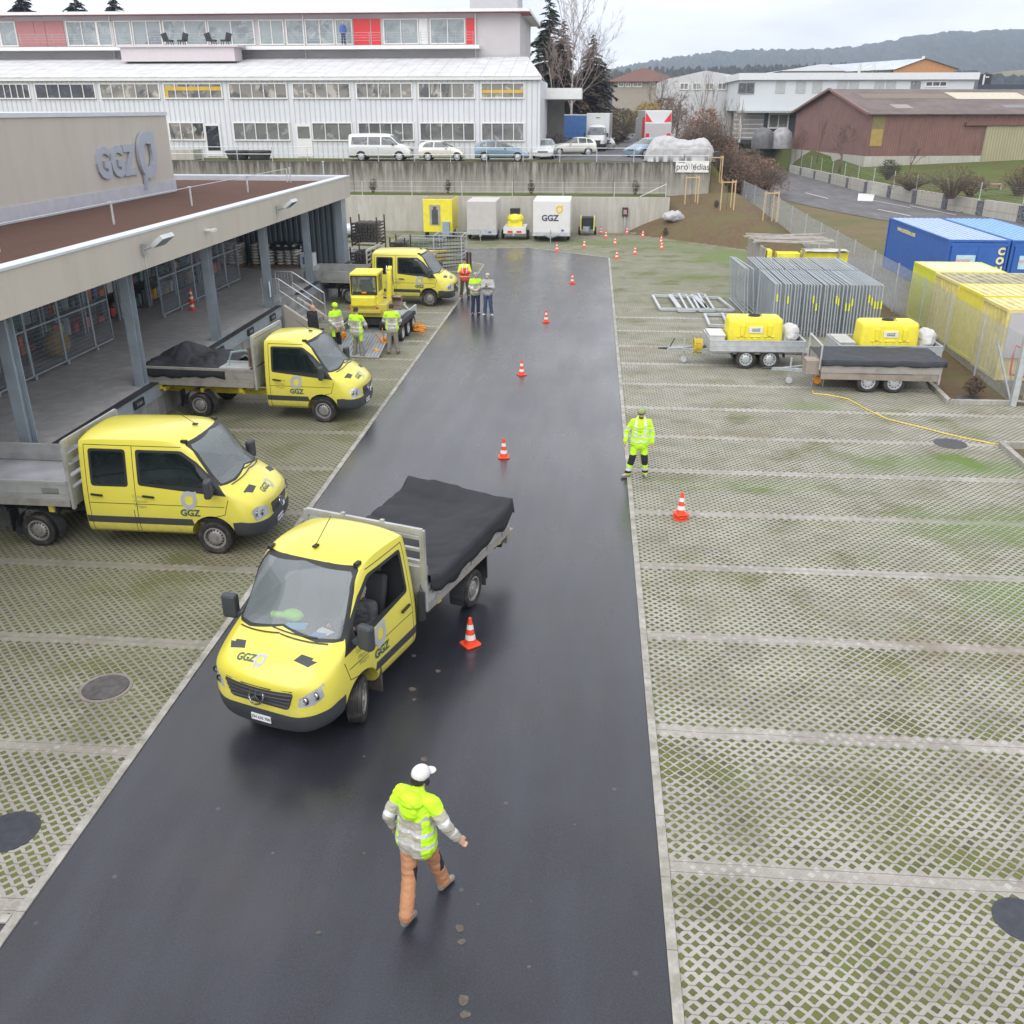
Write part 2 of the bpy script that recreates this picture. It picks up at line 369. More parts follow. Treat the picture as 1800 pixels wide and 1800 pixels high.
MAT['pavers'] = mat_pavers()
MAT['asphalt'] = mat_asphalt()
MAT['road'] = mat_asphalt('street_asphalt', (.09, .086, .088), (.14, .135, .14), False)
MAT['terrace'] = mat_asphalt('terrace_asphalt', (.07, .07, .078), (.11, .11, .12), False)
MAT['grass'] = mat_earth('winter_grass', (.12, .11, .04), (.16, .19, .05), (.15, .105, .055), 1, .06, (.48, .66))
MAT['lawn'] = mat_earth('green_lawn', (.10, .13, .035), (.15, .21, .05), (.14, .13, .05), 1, .06)
MAT['soil'] = mat_earth('brown_soil', (.15, .105, .062), (.22, .16, .098), (.18, .165, .075), 1.3, .05, (.46, .62))
MAT['gravel'] = mat_earth('grey_gravel', (.20, .19, .17), (.30, .29, .26), (.23, .2, .16), 2, .03)
MAT['kerb'] = mat_concrete('kerb_stone', (.40, .385, .36), (.55, .54, .51), (.25, .24, .2))
MAT['conc_low'] = mat_concrete('cast_concrete', (.47, .455, .42), (.60, .58, .54), (.40, .38, .33))
MAT['conc_old'] = mat_concrete('weathered_concrete', (.36, .345, .30), (.46, .44, .39), (.075, .068, .055), top=(2.5, 4.5))
MAT['conc_grey'] = mat_concrete('smooth_concrete_floor', (.44, .43, .42), (.58, .57, .56), (.34, .335, .33), rough=.4)
MAT['conc_face'] = mat_concrete('dock_concrete', (.33, .33, .32), (.45, .45, .44), (.2, .2, .2))

# ---------------- terrain ----------------
def sm(t): t = max(0, min(1, t)); return t*t*(3-2*t)
WALLP = [(24, 175), (26.3, 136.6), (27.5, 102), (28.7, 90.9), (30.4, 81.5), (32.4, 74), (37, 60), (46, 40), (60, 5), (66, -30)]
def wallx(Y):
    for (xa, ya), (xb, yb) in zip(WALLP, WALLP[1:]):
        if yb <= Y <= ya: return xb+(xa-xb)*(Y-yb)/(ya-yb)
    return 24 if Y > 100 else 66
def hgt(X, Y):
    base = 0
    if Y > 74.06 and X < 8.6:
        base = 4.4+sm((Y-112)/110)*3.6
    elif Y > 69.3 and X < 5.4: base = 2.28
    if 2 < X < 13.4 and Y > 56:
        if Y < (74.06 if X >= 5.4 else 69.2):
            d = (X-2.2)*.722+(Y-69)*.691-.1
            base = max(base, 2.3*(1-math.exp(-max(0, d)*.30))*(.12+.88*sm((13.8-X)/3.6))*1.12+.3*sm((Y-60)/14)*sm((X-10)/3))
        elif X < 8.6: pass
        elif X >= 8.6:
            base = .35+(4.05+sm((Y-112)/110)*3.6)*sm((11.8-X)/3.2) if Y > 78 else .35+(1.9+2.1*(Y-74)/4)*sm((12.2-X)/3.4)
    if X >= 13.4:
        wx = wallx(Y)
        if X > wx+1.7: base = 1.25+2.8*sm((Y-104)/46)+.02*min(30, X-wx)+sm((Y-180)/300)*5
        else: base = .3*sm((Y-58)/20)+sm((Y-142)/50)*5
    if Y > 230 and X < 13.4: base = 8-min(6, (Y-230)*.02)
    return base
def terrain():
    xs = sorted(set([-700, -420, -260, -160, -100, -60, -35, -20]+[x*1.0 for x in range(-16, 2)]+[2+x*.5 for x in range(0, 23)]+[5.38, 5.42, 8.55, 8.65, 9.5, 10.5, 11.5, 12.5, 13.38, 13.42]+[14+x*1.6 for x in range(0, 30)]+[70, 90, 130, 200, 330, 520, 800]))
    ys = sorted(set([-40, -10, 20, 40, 55]+[57+y*.6 for y in range(0, 40)]+[69.28, 69.32, 74.04, 74.08]+[82+y*2.5 for y in range(0, 48)]+[210, 240, 300, 420, 600, 900]))
    mb = MB(); n = len(ys)
    for X in xs:
        for Y in ys:
            z = hgt(X, Y)
            inside = -300 < X < 13.3 and Y < 61 and z < .05
            z = -.06 if (z < .02 and X < 13.3) else z-.02
            if wallx(Y)-.4 < X <= wallx(Y)+1.7: z = .2
            if z > .3 and 5.5 < X < 13.2 and 62 < Y < 74: z += mnoise.noise(Vector((X*1.1, Y*1.1, 0)))*.09
            mb.v.append((X, Y, z))
    for i in range(len(xs)-1):
        for j in range(n-1):
            mb.f.append((i*n+j, (i+1)*n+j, (i+1)*n+j+1, i*n+j+1))
            cx, cy = (xs[i]+xs[i+1])/2, (ys[j]+ys[j+1])/2
            m = 0
            if 2 < cx < 13.4 and 26 < cy < 76 and not (cx < 5.4 and cy > 69.2): m = 1
            if cx > wallx(cy)+.3 and 60 < cy < 150: m = 2
            if 69.3 < cy < 74 and cx < 5.4: m = 2
            if 13.4 < cx < wallx(cy) and 40 < cy < 135: m = 4
            if 13.4 < cx < 20 and 27 < cy < 58: m = 3
            if 13.4 < cx < 30 and cy < 40: m = 3
            mb.m.append(m)
    return struct('ground', mb, [MAT['grass'], MAT['soil'], MAT['lawn'], MAT['gravel'], mat_earth('tan_verge', (.19, .15, .085), (.25, .20, .11), (.16, .165, .07), 1, .05, (.44, .60))])
terrain()
def sheet(name, poly, z, mat):
    mb = MB(); mb.add([(x, y, z) for x, y in poly], [tuple(range(len(poly)))]); return struct(name, mb, mat)
XL, XR = -5.97, 1.05
sheet('driveway', [(XL+.02, -12), (XR-.02, -12), (XR-.02, 56.75), (-3.95, 60.75), (-7.9, 60.0), (-17, 59.2), (-17, 54.5), (-6.95, 54.5), (XL+.02, 53.55)], .002, MAT['asphalt'])
sheet('side_driveway', [(-30, -12), (XL-.1, -12), (XL-.1, 6.96), (-30, 6.96)], .002, MAT['asphalt'])
sheet('paved_bays', [(-12.45, 7.08), (XL-.1, 7.08), (XL-.1, 53.5), (-6.98, 54.4), (-20, 54.4), (-20, 47), (-12.45, 47)], .003, MAT['pavers'])
sheet('paved_yard', [(XR+.1, -12), (30, -12), (30, 22.2), (10.95, 22.3), (10.85, 24.1), (16, 24.2), (16, 27.7), (10.8, 27.7), (10.9, 29.5), (11.4, 33), (11.6, 50), (10.0, 60.8), (9.2, 62.8), (5.5, 66.6), (2.2, 68.95), (-20, 68.95), (-20, 59.1), (-7.9, 60.15), (-3.95, 60.9), (XR+.1, 57)], .003, MAT['pavers'])
def kerb(name, pts, w=.11, h=.02, z0=-.06):
    mb = MB()
    for a, b in zip(pts, pts[1:]):
        d = hypot(b[0]-a[0], b[1]-a[1]); n = max(1, int(d/1.0)); g = .004
        for i in range(n):
            p = [a[k]+(b[k]-a[k])*(i+g)/n for k in (0, 1)]; q = [a[k]+(b[k]-a[k])*(i+1-g)/n for k in (0, 1)]
            mb.bar((p[0], p[1], (z0+h)/2), (q[0], q[1], (z0+h)/2), w, h-z0)
    return struct(name, mb, MAT['kerb'])
kerb('kerb_strip', [(XL-.04, -8), (XL-.04, 53.5)])
kerb('kerb_strip', [(XL-.04, 53.55), (-6.95, 54.45), (-17, 54.45)])
kerb('kerb_strip', [(XR+.04, -8), (XR+.04, 56.85)])
kerb('kerb_strip', [(XR, 56.9), (-3.95, 60.85), (-7.9, 60.1), (-17, 59.2)])
kerb('kerb_strip', [(-25, 7.02), (XL-.1, 7.02)])
kerb('kerb_strip', [(2.2, 69.0), (5.5, 66.65), (9.2, 62.85), (10.05, 60.8), (11.65, 50), (11.45, 33), (10.92, 29.5)], .12, .10)
kerb('kerb_strip', [(10.92, 29.5), (10.82, 27.75), (12.7, 27.8)], .14, .14)
kerb('kerb_strip', [(18, 24.1), (10.88, 24.0), (10.82, 21.0)], .14, .12)
# public street and its painting
def street():
    L = [(16.5, 140), (15.8, 120), (16.4, 104), (17.4, 96), (18.8, 88), (20.8, 80), (24, 72), (29, 60), (38, 40), (52, 5), (60, -30)]
    def lx(Y):
        for (xa, ya), (xb, yb) in zip(L, L[1:]):
            if yb <= Y <= ya: return xb+(xa-xb)*(Y-yb)/(ya-yb)
        return L[0][0]
    mb = MB(); Ys = [-30, 0, 20, 40, 50, 55, 58]+list(range(60, 176, 3)); v = []
    for Y in Ys:
        a, b = lx(Y), wallx(Y)-.05
        for k in range(7):
            X = a+(b-a)*k/6; v.append((X, Y, .3*sm((Y-58)/20)+sm((Y-142)/50)*5+.012))
    f = [(i*7+k, i*7+k+1, (i+1)*7+k+1, (i+1)*7+k) for i in range(len(Ys)-1) for k in range(6)]
    mb.add(v, f); struct('street', mb, MAT['road'])
    pm = M('road_paint', (.62, .62, .60), .6, var=.2, sc=3)
    mk = MB()
    def zz_(Y): return .3*sm((Y-58)/20)+.02
    for (ax, ay), (bx, by), w in (((1416, 339), (1455, 349), .14), ((1543, 368), (1600, 379.5), .14), ((1600, 361.5), (1680, 378), .1), ((1535, 352.5), (1600, 365), .1)):
        p = G(ax, ay, .32); q = G(bx, by, .32); mk.bar((*p, .33), (*q, .33), w, .012)
    a = [G(x, y, .32) for x, y in ((1509, 340), (1538, 341.5), (1534, 354), (1507, 353))]
    mk.add([(p[0], p[1], .335) for p in a], [(0, 1, 2, 3)])
    struct('road_marking', mk, pm)
street()
# terrace car park and the road behind it
mb = MB(); mb.add([(-4.3, 79.5, 4.395), (8.4, 75.2, 4.395), (8.4, 112, 4.40), (-4.3, 112, 4.40)], [(0, 1, 2, 3)])
struct('terrace_car_park', mb, MAT['terrace'])
mb = MB(); v = []
for k in range(20):
    Y = 110+k*7; X0 = 5.5-sm((Y-110)/130)*14; v += [(X0-2.6, Y, 4.42+sm((Y-112)/110)*3.6), (X0+2.6, Y, 4.42+sm((Y-112)/110)*3.6)]
mb.add(v, [(2*i, 2*i+1, 2*i+3, 2*i+2) for i in range(19)]); struct('back_road', mb, MAT['road'])
mb = MB()
for px, py, r in ((745, 1335, .05), (748, 1352, .035), (752, 1372, .03), (727, 1153, .045), (770, 1180, .045), (725, 1212, .055), (728, 1230, .035), (808, 1632, .05), (811, 1656, .04), (815, 1758, .06), (818, 1784, .045), (640, 1500, .02), (690, 1445, .018), (840, 1590, .02), (930, 1700, .02), (560, 1640, .025), (640, 1330, .018), (870, 1250, .015), (1010, 1450, .015), (480, 1500, .02)):
    x, y = G(px, py); mb.add([(x+r*cos(a*.3927)*(1+.2*sin(a*.785+px)), y+r*sin(a*.3927)*(1+.2*cos(a*1.178+py)), .0065) for a in range(16)], [tuple(range(16))])
struct('mud_spots', mb, M('dried_mud', (.10, .085, .068), .9, var=.3, sc=20))
# manholes
def manhole(x, y, r, label, grate=False, rim=True):
    t = thing('manhole_cover', label, 'manhole', (x, y, 0))
    g = MB(); g.lathe([(r*1.16, -.02), (r*1.16, .012), (r*1.0, .012), (r, -.02)], n=40, closed=True)
    if rim: g.obj('rim', M('brown_rim', (.22, .195, .165), .9, var=.2), t)
    c = MB(); c.lathe([(0, .010), (r*.985, .010), (r*.985, -.02)], n=40)
    c.obj('lid', M('cast_iron', (.045, .048, .06), .45, .3, var=.25, sc=8, bump=.004, bsc=60) if not grate else M('dark_pit', (.012, .012, .012), .9), t)
    if grate:
        b = MB(); n = 12
        for i in range(-n, n+1):
            h = sqrt(max(0, 1-(i/n)**2))*r*.97; c0 = i/n*r
            if h > .02: b.box(c0-.006, c0+.006, -h, h, .010, .022); b.box(-h, h, c0-.006, c0+.006, .011, .021)
        b.obj('grating', M('rusty_iron', (.15, .145, .14), .6, .4, var=.3, sc=9), t)
    return t
manhole(-7.16, 11.36, .34, 'round grated drain with concrete rim in the left paving', True)
manhole(-6.85, 8.3, .36, 'smooth dark manhole lid cut by the left picture edge', rim=False)
manhole(4.93, 7.92, .32, 'dark manhole lid at the lower right corner of the yard', rim=False)
manhole(9.62, 24.05, .42, 'pale grey manhole lid in the paving behind the green patch', rim=False)
manhole(11.6, 28.35, .36, 'grey manhole lid in the soil bed by the gate post', rim=False)
# ---------------- hills ----------------
def hills():
    t = NT('wooded_hill'); p = t.pos(); x, y, z = t.xyz(p)
    c = t.mix(t.ramp(t.noise(p, .035, 6, .7), .35, .65), (.018, .024, .014), (.062, .052, .040))
    c = t.mix(t.m('MULTIPLY', t.step(t.noise(p, .006, 4), .52, .6), .6), c, (.03, .045, .025))
    t.set(color=c, rough=1, spec=.1); t.bump(t.noise(p, .12, 3, .8), 1, 4)
    f = NT('field_slope'); q = f.pos(); f.set(color=f.mix(f.ramp(f.noise(q, .02, 5), .4, .6), (.12, .135, .05), (.19, .17, .09)), rough=1, spec=.1)
    def ridge(name, pts, Y, depth, mats, tree, z0=-20, mfn=None):
        mb = MB(); xs0 = AY(pts[0][0], 192, Y)[0]; xs1 = AY(pts[-1][0], 192, Y)[0]; nx = int((xs1-xs0)/(Y*.0016)); ny = 26
        W_ = [(AY(px, 192, Y)[0], AY(px, py, Y)[1]) for px, py in pts]
        def top(X):
            for (a, za), (b, zb) in zip(W_, W_[1:]):
                if X <= b: return za+(zb-za)*max(0, (X-a)/(b-a))
            return W_[-1][1]
        def fn(u, v):
            X = xs0+(xs1-xs0)*u; T = top(X)
            zc = z0+(T-z0)*sin(min(1, v*1.05)*pi/2)**1.1
            n_ = mnoise.noise(Vector((X*.012, v*4, 0)))*T*.10*(1-v)
            j = (random.random()**2)*tree*(1 if v > .2 else .3)
            return (X*(1-.18*(1-v)) + 0, Y-depth*(1-v), zc+n_+j)
        mb.grid(nx, ny, fn)
        if mfn: mb.m = [mfn(*[sum(mb.v[i][k] for i in fc)/4 for k in (0, 2)]) for fc in mb.f]
        return struct(name, mb, mats, smooth='all' if not tree else False)
    ridge('far_hill', [(800, 150), (960, 140), (1060, 132), (1120, 120), (1150, 113), (1200, 107), (1250, 101), (1300, 99), (1390, 98), (1450, 95), (1490, 90), (1530, 83), (1570, 76), (1620, 69), (1655, 70), (1690, 66), (1740, 68), (1800, 74), (1900, 84), (2100, 95)], 2300, 1100, [t.mat, f.mat], 9, mfn=lambda X, Z: 1 if (780 < X < 905 and Z > 128+(X-780)*.13 and Z < 400) else 0)
    ridge('near_hill', [(900, 152), (1050, 140), (1120, 138), (1160, 136), (1230, 134), (1330, 131), (1450, 128), (1560, 135), (1650, 140), (1760, 150)], 900, 330, [t.mat], 8)
    ridge('field', [(1560, 152), (1640, 142), (1700, 135), (1735, 128), (1800, 122), (1900, 116), (2050, 112)], 1050, 380, [f.mat], 0)
hills()
# ---------------- buildings ----------------
def corr(name, col, per=.2, ax=0, rough=.5, metal=0, depth=.03, var=.1, stain=None, groove=.75, w=.12):
    t = NT(name); p = t.pos(); c3 = t.xyz(p); s = c3[ax] if isinstance(ax, int) else t.m('ADD', t.m('MULTIPLY', c3[0], ax[0]), t.m('MULTIPLY', c3[1], ax[1]))
    fr = t.m('ABSOLUTE', t.m('SUBTRACT', t.m('FRACT', t.m('DIVIDE', s, per)), .5)); h = t.step(fr, .5-w-.1, .5-w+.06)
    c = t.mix(t.ramp(t.noise(p, .8, 5, .6), .3, .7), tuple(q*(1-var) for q in col), tuple(min(1, q*(1+var)) for q in col))
    sv = t.comb(t.m('MULTIPLY', c3[0], 2), t.m('MULTIPLY', c3[1], 2), t.m('MULTIPLY', c3[2], .25))
    if stain: c = t.mix(t.m('MULTIPLY', t.step(t.noise(sv, 1.2, 6, .65), .5, .72), .6), c, stain)
    c = t.mix(h, c, tuple(q*groove for q in col))  # groove colour darkened to paint in the shade of the recesses
    t.set(color=c, rough=rough, metal=metal); t.bump(t.m('MULTIPLY', h, -1), 1, depth); return t.mat
MAT['white_wall'] = corr('white_ribbed_cladding', (.63, .65, .68), .42, 0, .45, var=.04, w=.06, groove=.78, depth=.035)
MAT['white_wall_y'] = corr('white_ribbed_cladding_side', (.63, .65, .68), .42, 1, .45, var=.04, w=.06, groove=.78, depth=.035)
MAT['pale_wall'] = M('pale_render', (.50, .48, .49), .7, var=.04, sc=.4, dirt=(.40, .38, .39), dsc=.3)
MAT['white_trim'] = M('white_trim', (.70, .70, .69), .5, var=.06, sc=2)
MAT['frame_white'] = M('white_window_frame', (.74, .73, .70), .45, var=.05)
MAT['frame_grey'] = M('grey_window_frame', (.25, .26, .27), .45)
def mat_pane(name, a, b, c, sc=(.35, .6, .35), rough=.06):
    t = NT(name); p = t.scale(t.pos(), sc); n = t.noise(p, 1, 5, .62, 1.2)
    col = t.mix(t.ramp(n, .38, .5), a, b); col = t.mix(t.step(t.noise(p, 1.7, 4, .6, 2), .55, .63), col, c)
    t.set(color=col, rough=rough, spec=.8); return t.mat
MAT['pane_mixed'] = mat_pane('curtained_glass', (.05, .055, .06), (.20, .19, .17), (.42, .39, .34))
MAT['pane_grey'] = mat_pane('grey_glass', (.10, .11, .11), (.17, .18, .17), (.30, .31, .30))
MAT['pane_sky'] = mat_pane('sky_glass', (.18, .21, .23), (.28, .33, .34), (.38, .41, .41))
MAT['pane_dark'] = mat_pane('dark_glass', (.012, .015, .02), (.03, .035, .045), (.09, .10, .12))
MAT['yellow_beam'] = M('yellow_paint', (.62, .40, .04), .5)
MAT['red_panel'] = M('red_panel', (.66, .03, .035), .35, var=.03)
MAT['red_faded'] = M('faded_red_panel', (.42, .17, .17), .4, var=.06)
MAT['galv'] = M('galvanised_steel', (.42, .45, .47), .42, .6, var=.2, sc=6)
MAT['galv_light'] = M('light_galvanised_steel', (.55, .58, .60), .4, .5, var=.12, sc=5)
MAT['bluegrey'] = M('blue_grey_steel', (.30, .35, .40), .45, .15, var=.12, sc=2)
MAT['slate'] = corr('slate_corrugated_steel', (.13, .17, .20), .28, 0, .45, .2, depth=.04, w=.16, groove=.6)
MAT['beige'] = M('beige_facade', (.50, .465, .41), .75, var=.035, sc=.8, dirt=(.43, .395, .345), dsc=.9, stretch=(1.5, 1.5, .2))
MAT['coping'] = M('white_metal_coping', (.62, .66, .71), .4, .2, var=.05)
MAT['flash'] = M('lead_flashing', (.50, .51, .56), .5, .2, var=.08)
MAT['roof_soil'] = mat_earth('brown_roof_substrate', (.13, .072, .056), (.165, .092, .072), (.12, .075, .05), 2, .03, (.5, .8))
MAT['black'] = M('black_plastic', (.018, .019, .021), .5, var=.2)
MAT['darkmetal'] = M('dark_metal', (.05, .052, .058), .5, .5)
MAT['sign_metal'] = M('brushed_sign_metal', (.42, .46, .54), .38, .35, var=.04)
MAT['glass_clear'] = glass('clear_glass', (.05, .06, .06), .28)
def wpart(parent, x0, x1, z0, z1, Y, mat_p, n=5, fw=.07, mf=None, axis='x', dep=.09, sill=True, thick=.30):
    """window: frame part with its pane as sub-part; looks towards -Y"""
    f = MB(); mf = mf or MAT['frame_white']
    f.box(x0, x1, Y-dep, Y+.02, z1-fw, z1); f.box(x0, x1, Y-dep-(.05 if sill else 0), Y+.02, z0, z0+fw*1.2)
    for i in range(n+1):
        c = x0+(x1-x0)*i/n; w = fw*(1.1 if i in (0, n) else .8)/1
        a = x0 if i == 0 else (x1-w if i == n else c-w/2); f.box(a, a+w, Y-dep+.004, Y+.02, z0+fw*1.2, z1-fw)
    o = f.obj('window', mf, parent)
    g = MB(); g.box(x0+fw*.5, x1-fw*.5, Y-.02, Y+.0, z0+fw, z1-fw*.6); g.obj('pane', mat_p, o); return o
def long_white():
    Y = 80.4
    t = thing('office_building', 'long white ribbed two storey building with strips of windows behind the parked cars', 'building', (0, 0, 0))
    X1 = -4.42; X0 = -66
    b = MB(); b.box(X0, X1, Y, 92, 4.2, 10.25); b.obj('wall', MAT['white_wall'], t)
    b = MB(); b.box(X1, X1+.03, Y+.02, 92, 4.2, 10.25); b.obj('side_cladding', MAT['white_wall_y'], t)
    b = MB(); b.box(X0-.2, X1+.12, Y-.28, Y+.1, 10.22, 10.48); b.obj('fascia', MAT['white_trim'], t)
    rt = NT('pale_panel_roof'); p = rt.pos(); x, y, z = rt.xyz(p)
    ln = rt.m('MAXIMUM', rt.m('LESS_THAN', rt.m('FRACT', rt.m('DIVIDE', x, 1.15)), .05), rt.m('LESS_THAN', rt.m('FRACT', rt.m('DIVIDE', y, 1.9)), .05))
    c = rt.mix(rt.ramp(rt.noise(p, .9, 5, .6), .35, .65), (.50, .50, .51), (.62, .63, .65)); rt.set(color=rt.mix(rt.m('MULTIPLY', ln, .55), c, (.25, .25, .27)), rough=.55); rt.bump(ln, .5, .03)
    b = MB(); b.add([(X0, Y-.3, 10.5), (X1+.1, Y-.3, 10.5), (X1-1.6, 89.6, 12.3), (X0, 89.6, 12.3), (X0, Y-.3, 10.44), (X1+.1, Y-.3, 10.44)], [(0, 1, 2, 3), (4, 5, 1, 0)])
    b.add([(X1+.1, Y-.3, 10.44), (X1+.1, Y-.3, 10.5), (X1-1.6, 89.6, 12.3), (X1-.1, 92, 10.3)], [(0, 1, 2, 3)]); b.obj('roof', rt.mat, t)
    def X(px, yy=150): return AY(px, yy, Y)[0]
    rows = [(-70, -6), (-3, 53), (62, 168), (176, 281), (288, 391), (402, 505), (514, 616), (626, 725), (735, 835), (845, 922)]
    for i, (a, c) in enumerate(rows):
        xa, xc = X(a, 160), X(c, 160)
        o = wpart(t, xa, xc, 8.87, 10.03, Y, MAT['pane_dark'] if i in (1, 2) else MAT['pane_mixed'], 4 if i == 9 else 5, .075)
        if i in (4, 9):
            q = MB(); q.box(xa+.1, xc-.1, Y-.035, Y-.022, 9.28 if i == 9 else 9.5, 9.5 if i == 9 else 9.78)
            if i == 4: q.box(xa+.1, xa+.35, Y-.035, Y-.022, 8.97, 9.5)
            q.obj('crane_beam', MAT['yellow_beam'], o)
    for a, c, k in ((298, 361, 3), (411, 510, 5), (549, 620, 3), (630, 728, 5), (738, 835, 5), (846, 922, 4)):
        wpart(t, X(a, 235), X(c, 235), 5.72, 7.12, Y, MAT['pane_mixed'] if a == 298 else MAT['pane_grey'], k, .075)
    for a, c, dark in ((362, 390, True), (522, 549, False)):
        xa, xc = X(a, 250), X(c, 250); d = MB(); d.box(xa, xc, Y-.05, Y, 4.5, 7.0); o = d.obj('door', MAT['white_trim'], t)
        g = MB(); g.box(xa+.15, xc-.15, Y-.065, Y-.052, 4.95 if dark else 5.9, 6.85 if dark else 6.8); g.obj('glazing', MAT['pane_dark'] if dark else MAT['pane_grey'], o)
    # canopy on the right flank
    b = MB(); b.box(-4.9, -1.25, 88, 94, 8.9, 9.78); b.obj('canopy', MAT['white_trim'], t)
    b = MB(); b.box(-4.9, -2.9, 94.2, 94.4, 4.4, 9); b.obj('canopy_wall', M('grey_shed_wall', (.23, .22, .20), .8), t)
    return t
def upper_white():
    Y = 89.8
    t = thing('office_building', 'pale upper storey building with glazed balcony front and red door panels under a flat roof', 'building')
    X1 = AY(914, 60, Y)[0]; X0 = -75
    b = MB(); b.box(X0, X1, Y, 104, 12.0, 15.75); b.obj('wall', MAT['pale_wall'], t)
    b = MB(); b.box(X0, X1+.9, Y-1.1, 105, 15.72, 15.96); b.obj('roof', MAT['white_trim'], t)
    sf = MB(); sf.box(X0, X1+.85, Y-1.05, Y+3, 15.70, 15.715); sf.obj('red_soffit', M('red_brown_soffit', (.30, .09, .09), .6), t)
    b = MB(); b.box(AY(818, 0, Y)[0], AY(905, 0, Y)[0], Y+3, Y+9, 15.9, 17.6); b.obj('roof_cabin', M('grey_cladding', (.40, .40, .42), .5, var=.04), t)
    def X(px): return AY(px, 60, Y)[0]
    z0, z1 = AY(0, 82, Y)[1]-.0, AY(0, 38, Y)[1]
    seq = [(-60, 0, 'sky', 2), (0, 30, 'sky', 1), (31, 62, 'fade', 1), (63, 81, 'fade', 1), (82, 114, 'fade', 1), (118, 172, 'sky', 2), (172, 200, 'sky', 1), (202, 232, 'sky', 1), (234, 285, 'sky', 2), (288, 365, 'sky', 2), (367, 448, 'sky', 2), (456, 500, 'sky', 2), (503, 535, 'sky', 1), (537, 588, 'sky', 2), (590, 620, 'sky', 1), (622, 651, 'red', 1), (653, 669, 'red', 1), (674, 736, 'sky', 2), (737, 752, 'pale', 1), (756, 818, 'sky', 2), (820, 834, 'red', 1)]
    mm = {'sky': MAT['pane_sky'], 'fade': MAT['red_faded'], 'red': MAT['red_panel'], 'pale': MAT['white_trim']}
    for a, c, k, n in seq:
        if k == 'sky': wpart(t, X(a), X(c), z0, z1, Y, mm[k], n, .09, sill=False)
        else:
            d = MB(); d.box(X(a), X(c), Y-.06, Y, z0, z1); o = d.obj('door_panel', mm[k], t)
    b = MB(); b.box(X0, X(845), Y-1.5, Y-.02, z0-.42, z0-.14); b.obj('balcony_slab', MAT['white_trim'], t)
    b = MB(); b.box(X(238), X(432), Y-3.4, Y-1.52, 11.9, 13.0); b.box(X(233), X(440), Y-3.6, Y-1.52, 13.0, 13.15); b.obj('bay', M('pinkish_render', (.55, .50, .51), .7, var=.03), t)
    r = MB()
    for k in range(4): r.tube((X0, Y-1.45, z0+.25+k*.2), (X(835), Y-1.45, z0+.25+k*.2), .012, n=4)
    for k in range(45): xx = X(835)-k*1.5; r.tube((xx, Y-1.45, z0-.1), (xx, Y-1.45, z0+.92), .02, n=4)
    r.obj('railing', MAT['galv'], t)
    d = MB()
    for px in (197, 535, 836): d.tube((X(px), Y-.12, 12), (X(px), Y-.12, 15.7), .06, n=6)
    d.obj('downpipe', MAT['white_trim'], t)
    return t
def balcony_seat(px, label):
    p = AY(px, 70, 87.0); t = thing('garden_chair', label, 'chair', (p[0], 87.0, 13.16), 0, 'dark chairs on the bay roof')
    for s in (-1, 1):
        b = MB(); b.box(s*.55-.3, s*.55+.3, -.3, .3, .3, .42); b.obj('seat', MAT['black'], t)
        b = MB(); b.bar((s*.82, 0, .35), (s*1.0, 0, .95), .5, .08, up=(0, 1, 0)); b.obj('backrest', MAT['black'], t)
        b = MB(); [b.tube((s*.55+a, c, 0), (s*.55+a*.8, c*.8, .32), .03, n=5) for a in (-.25, .25) for c in (-.25, .25)]; b.obj('leg_frame', MAT['darkmetal'], t)
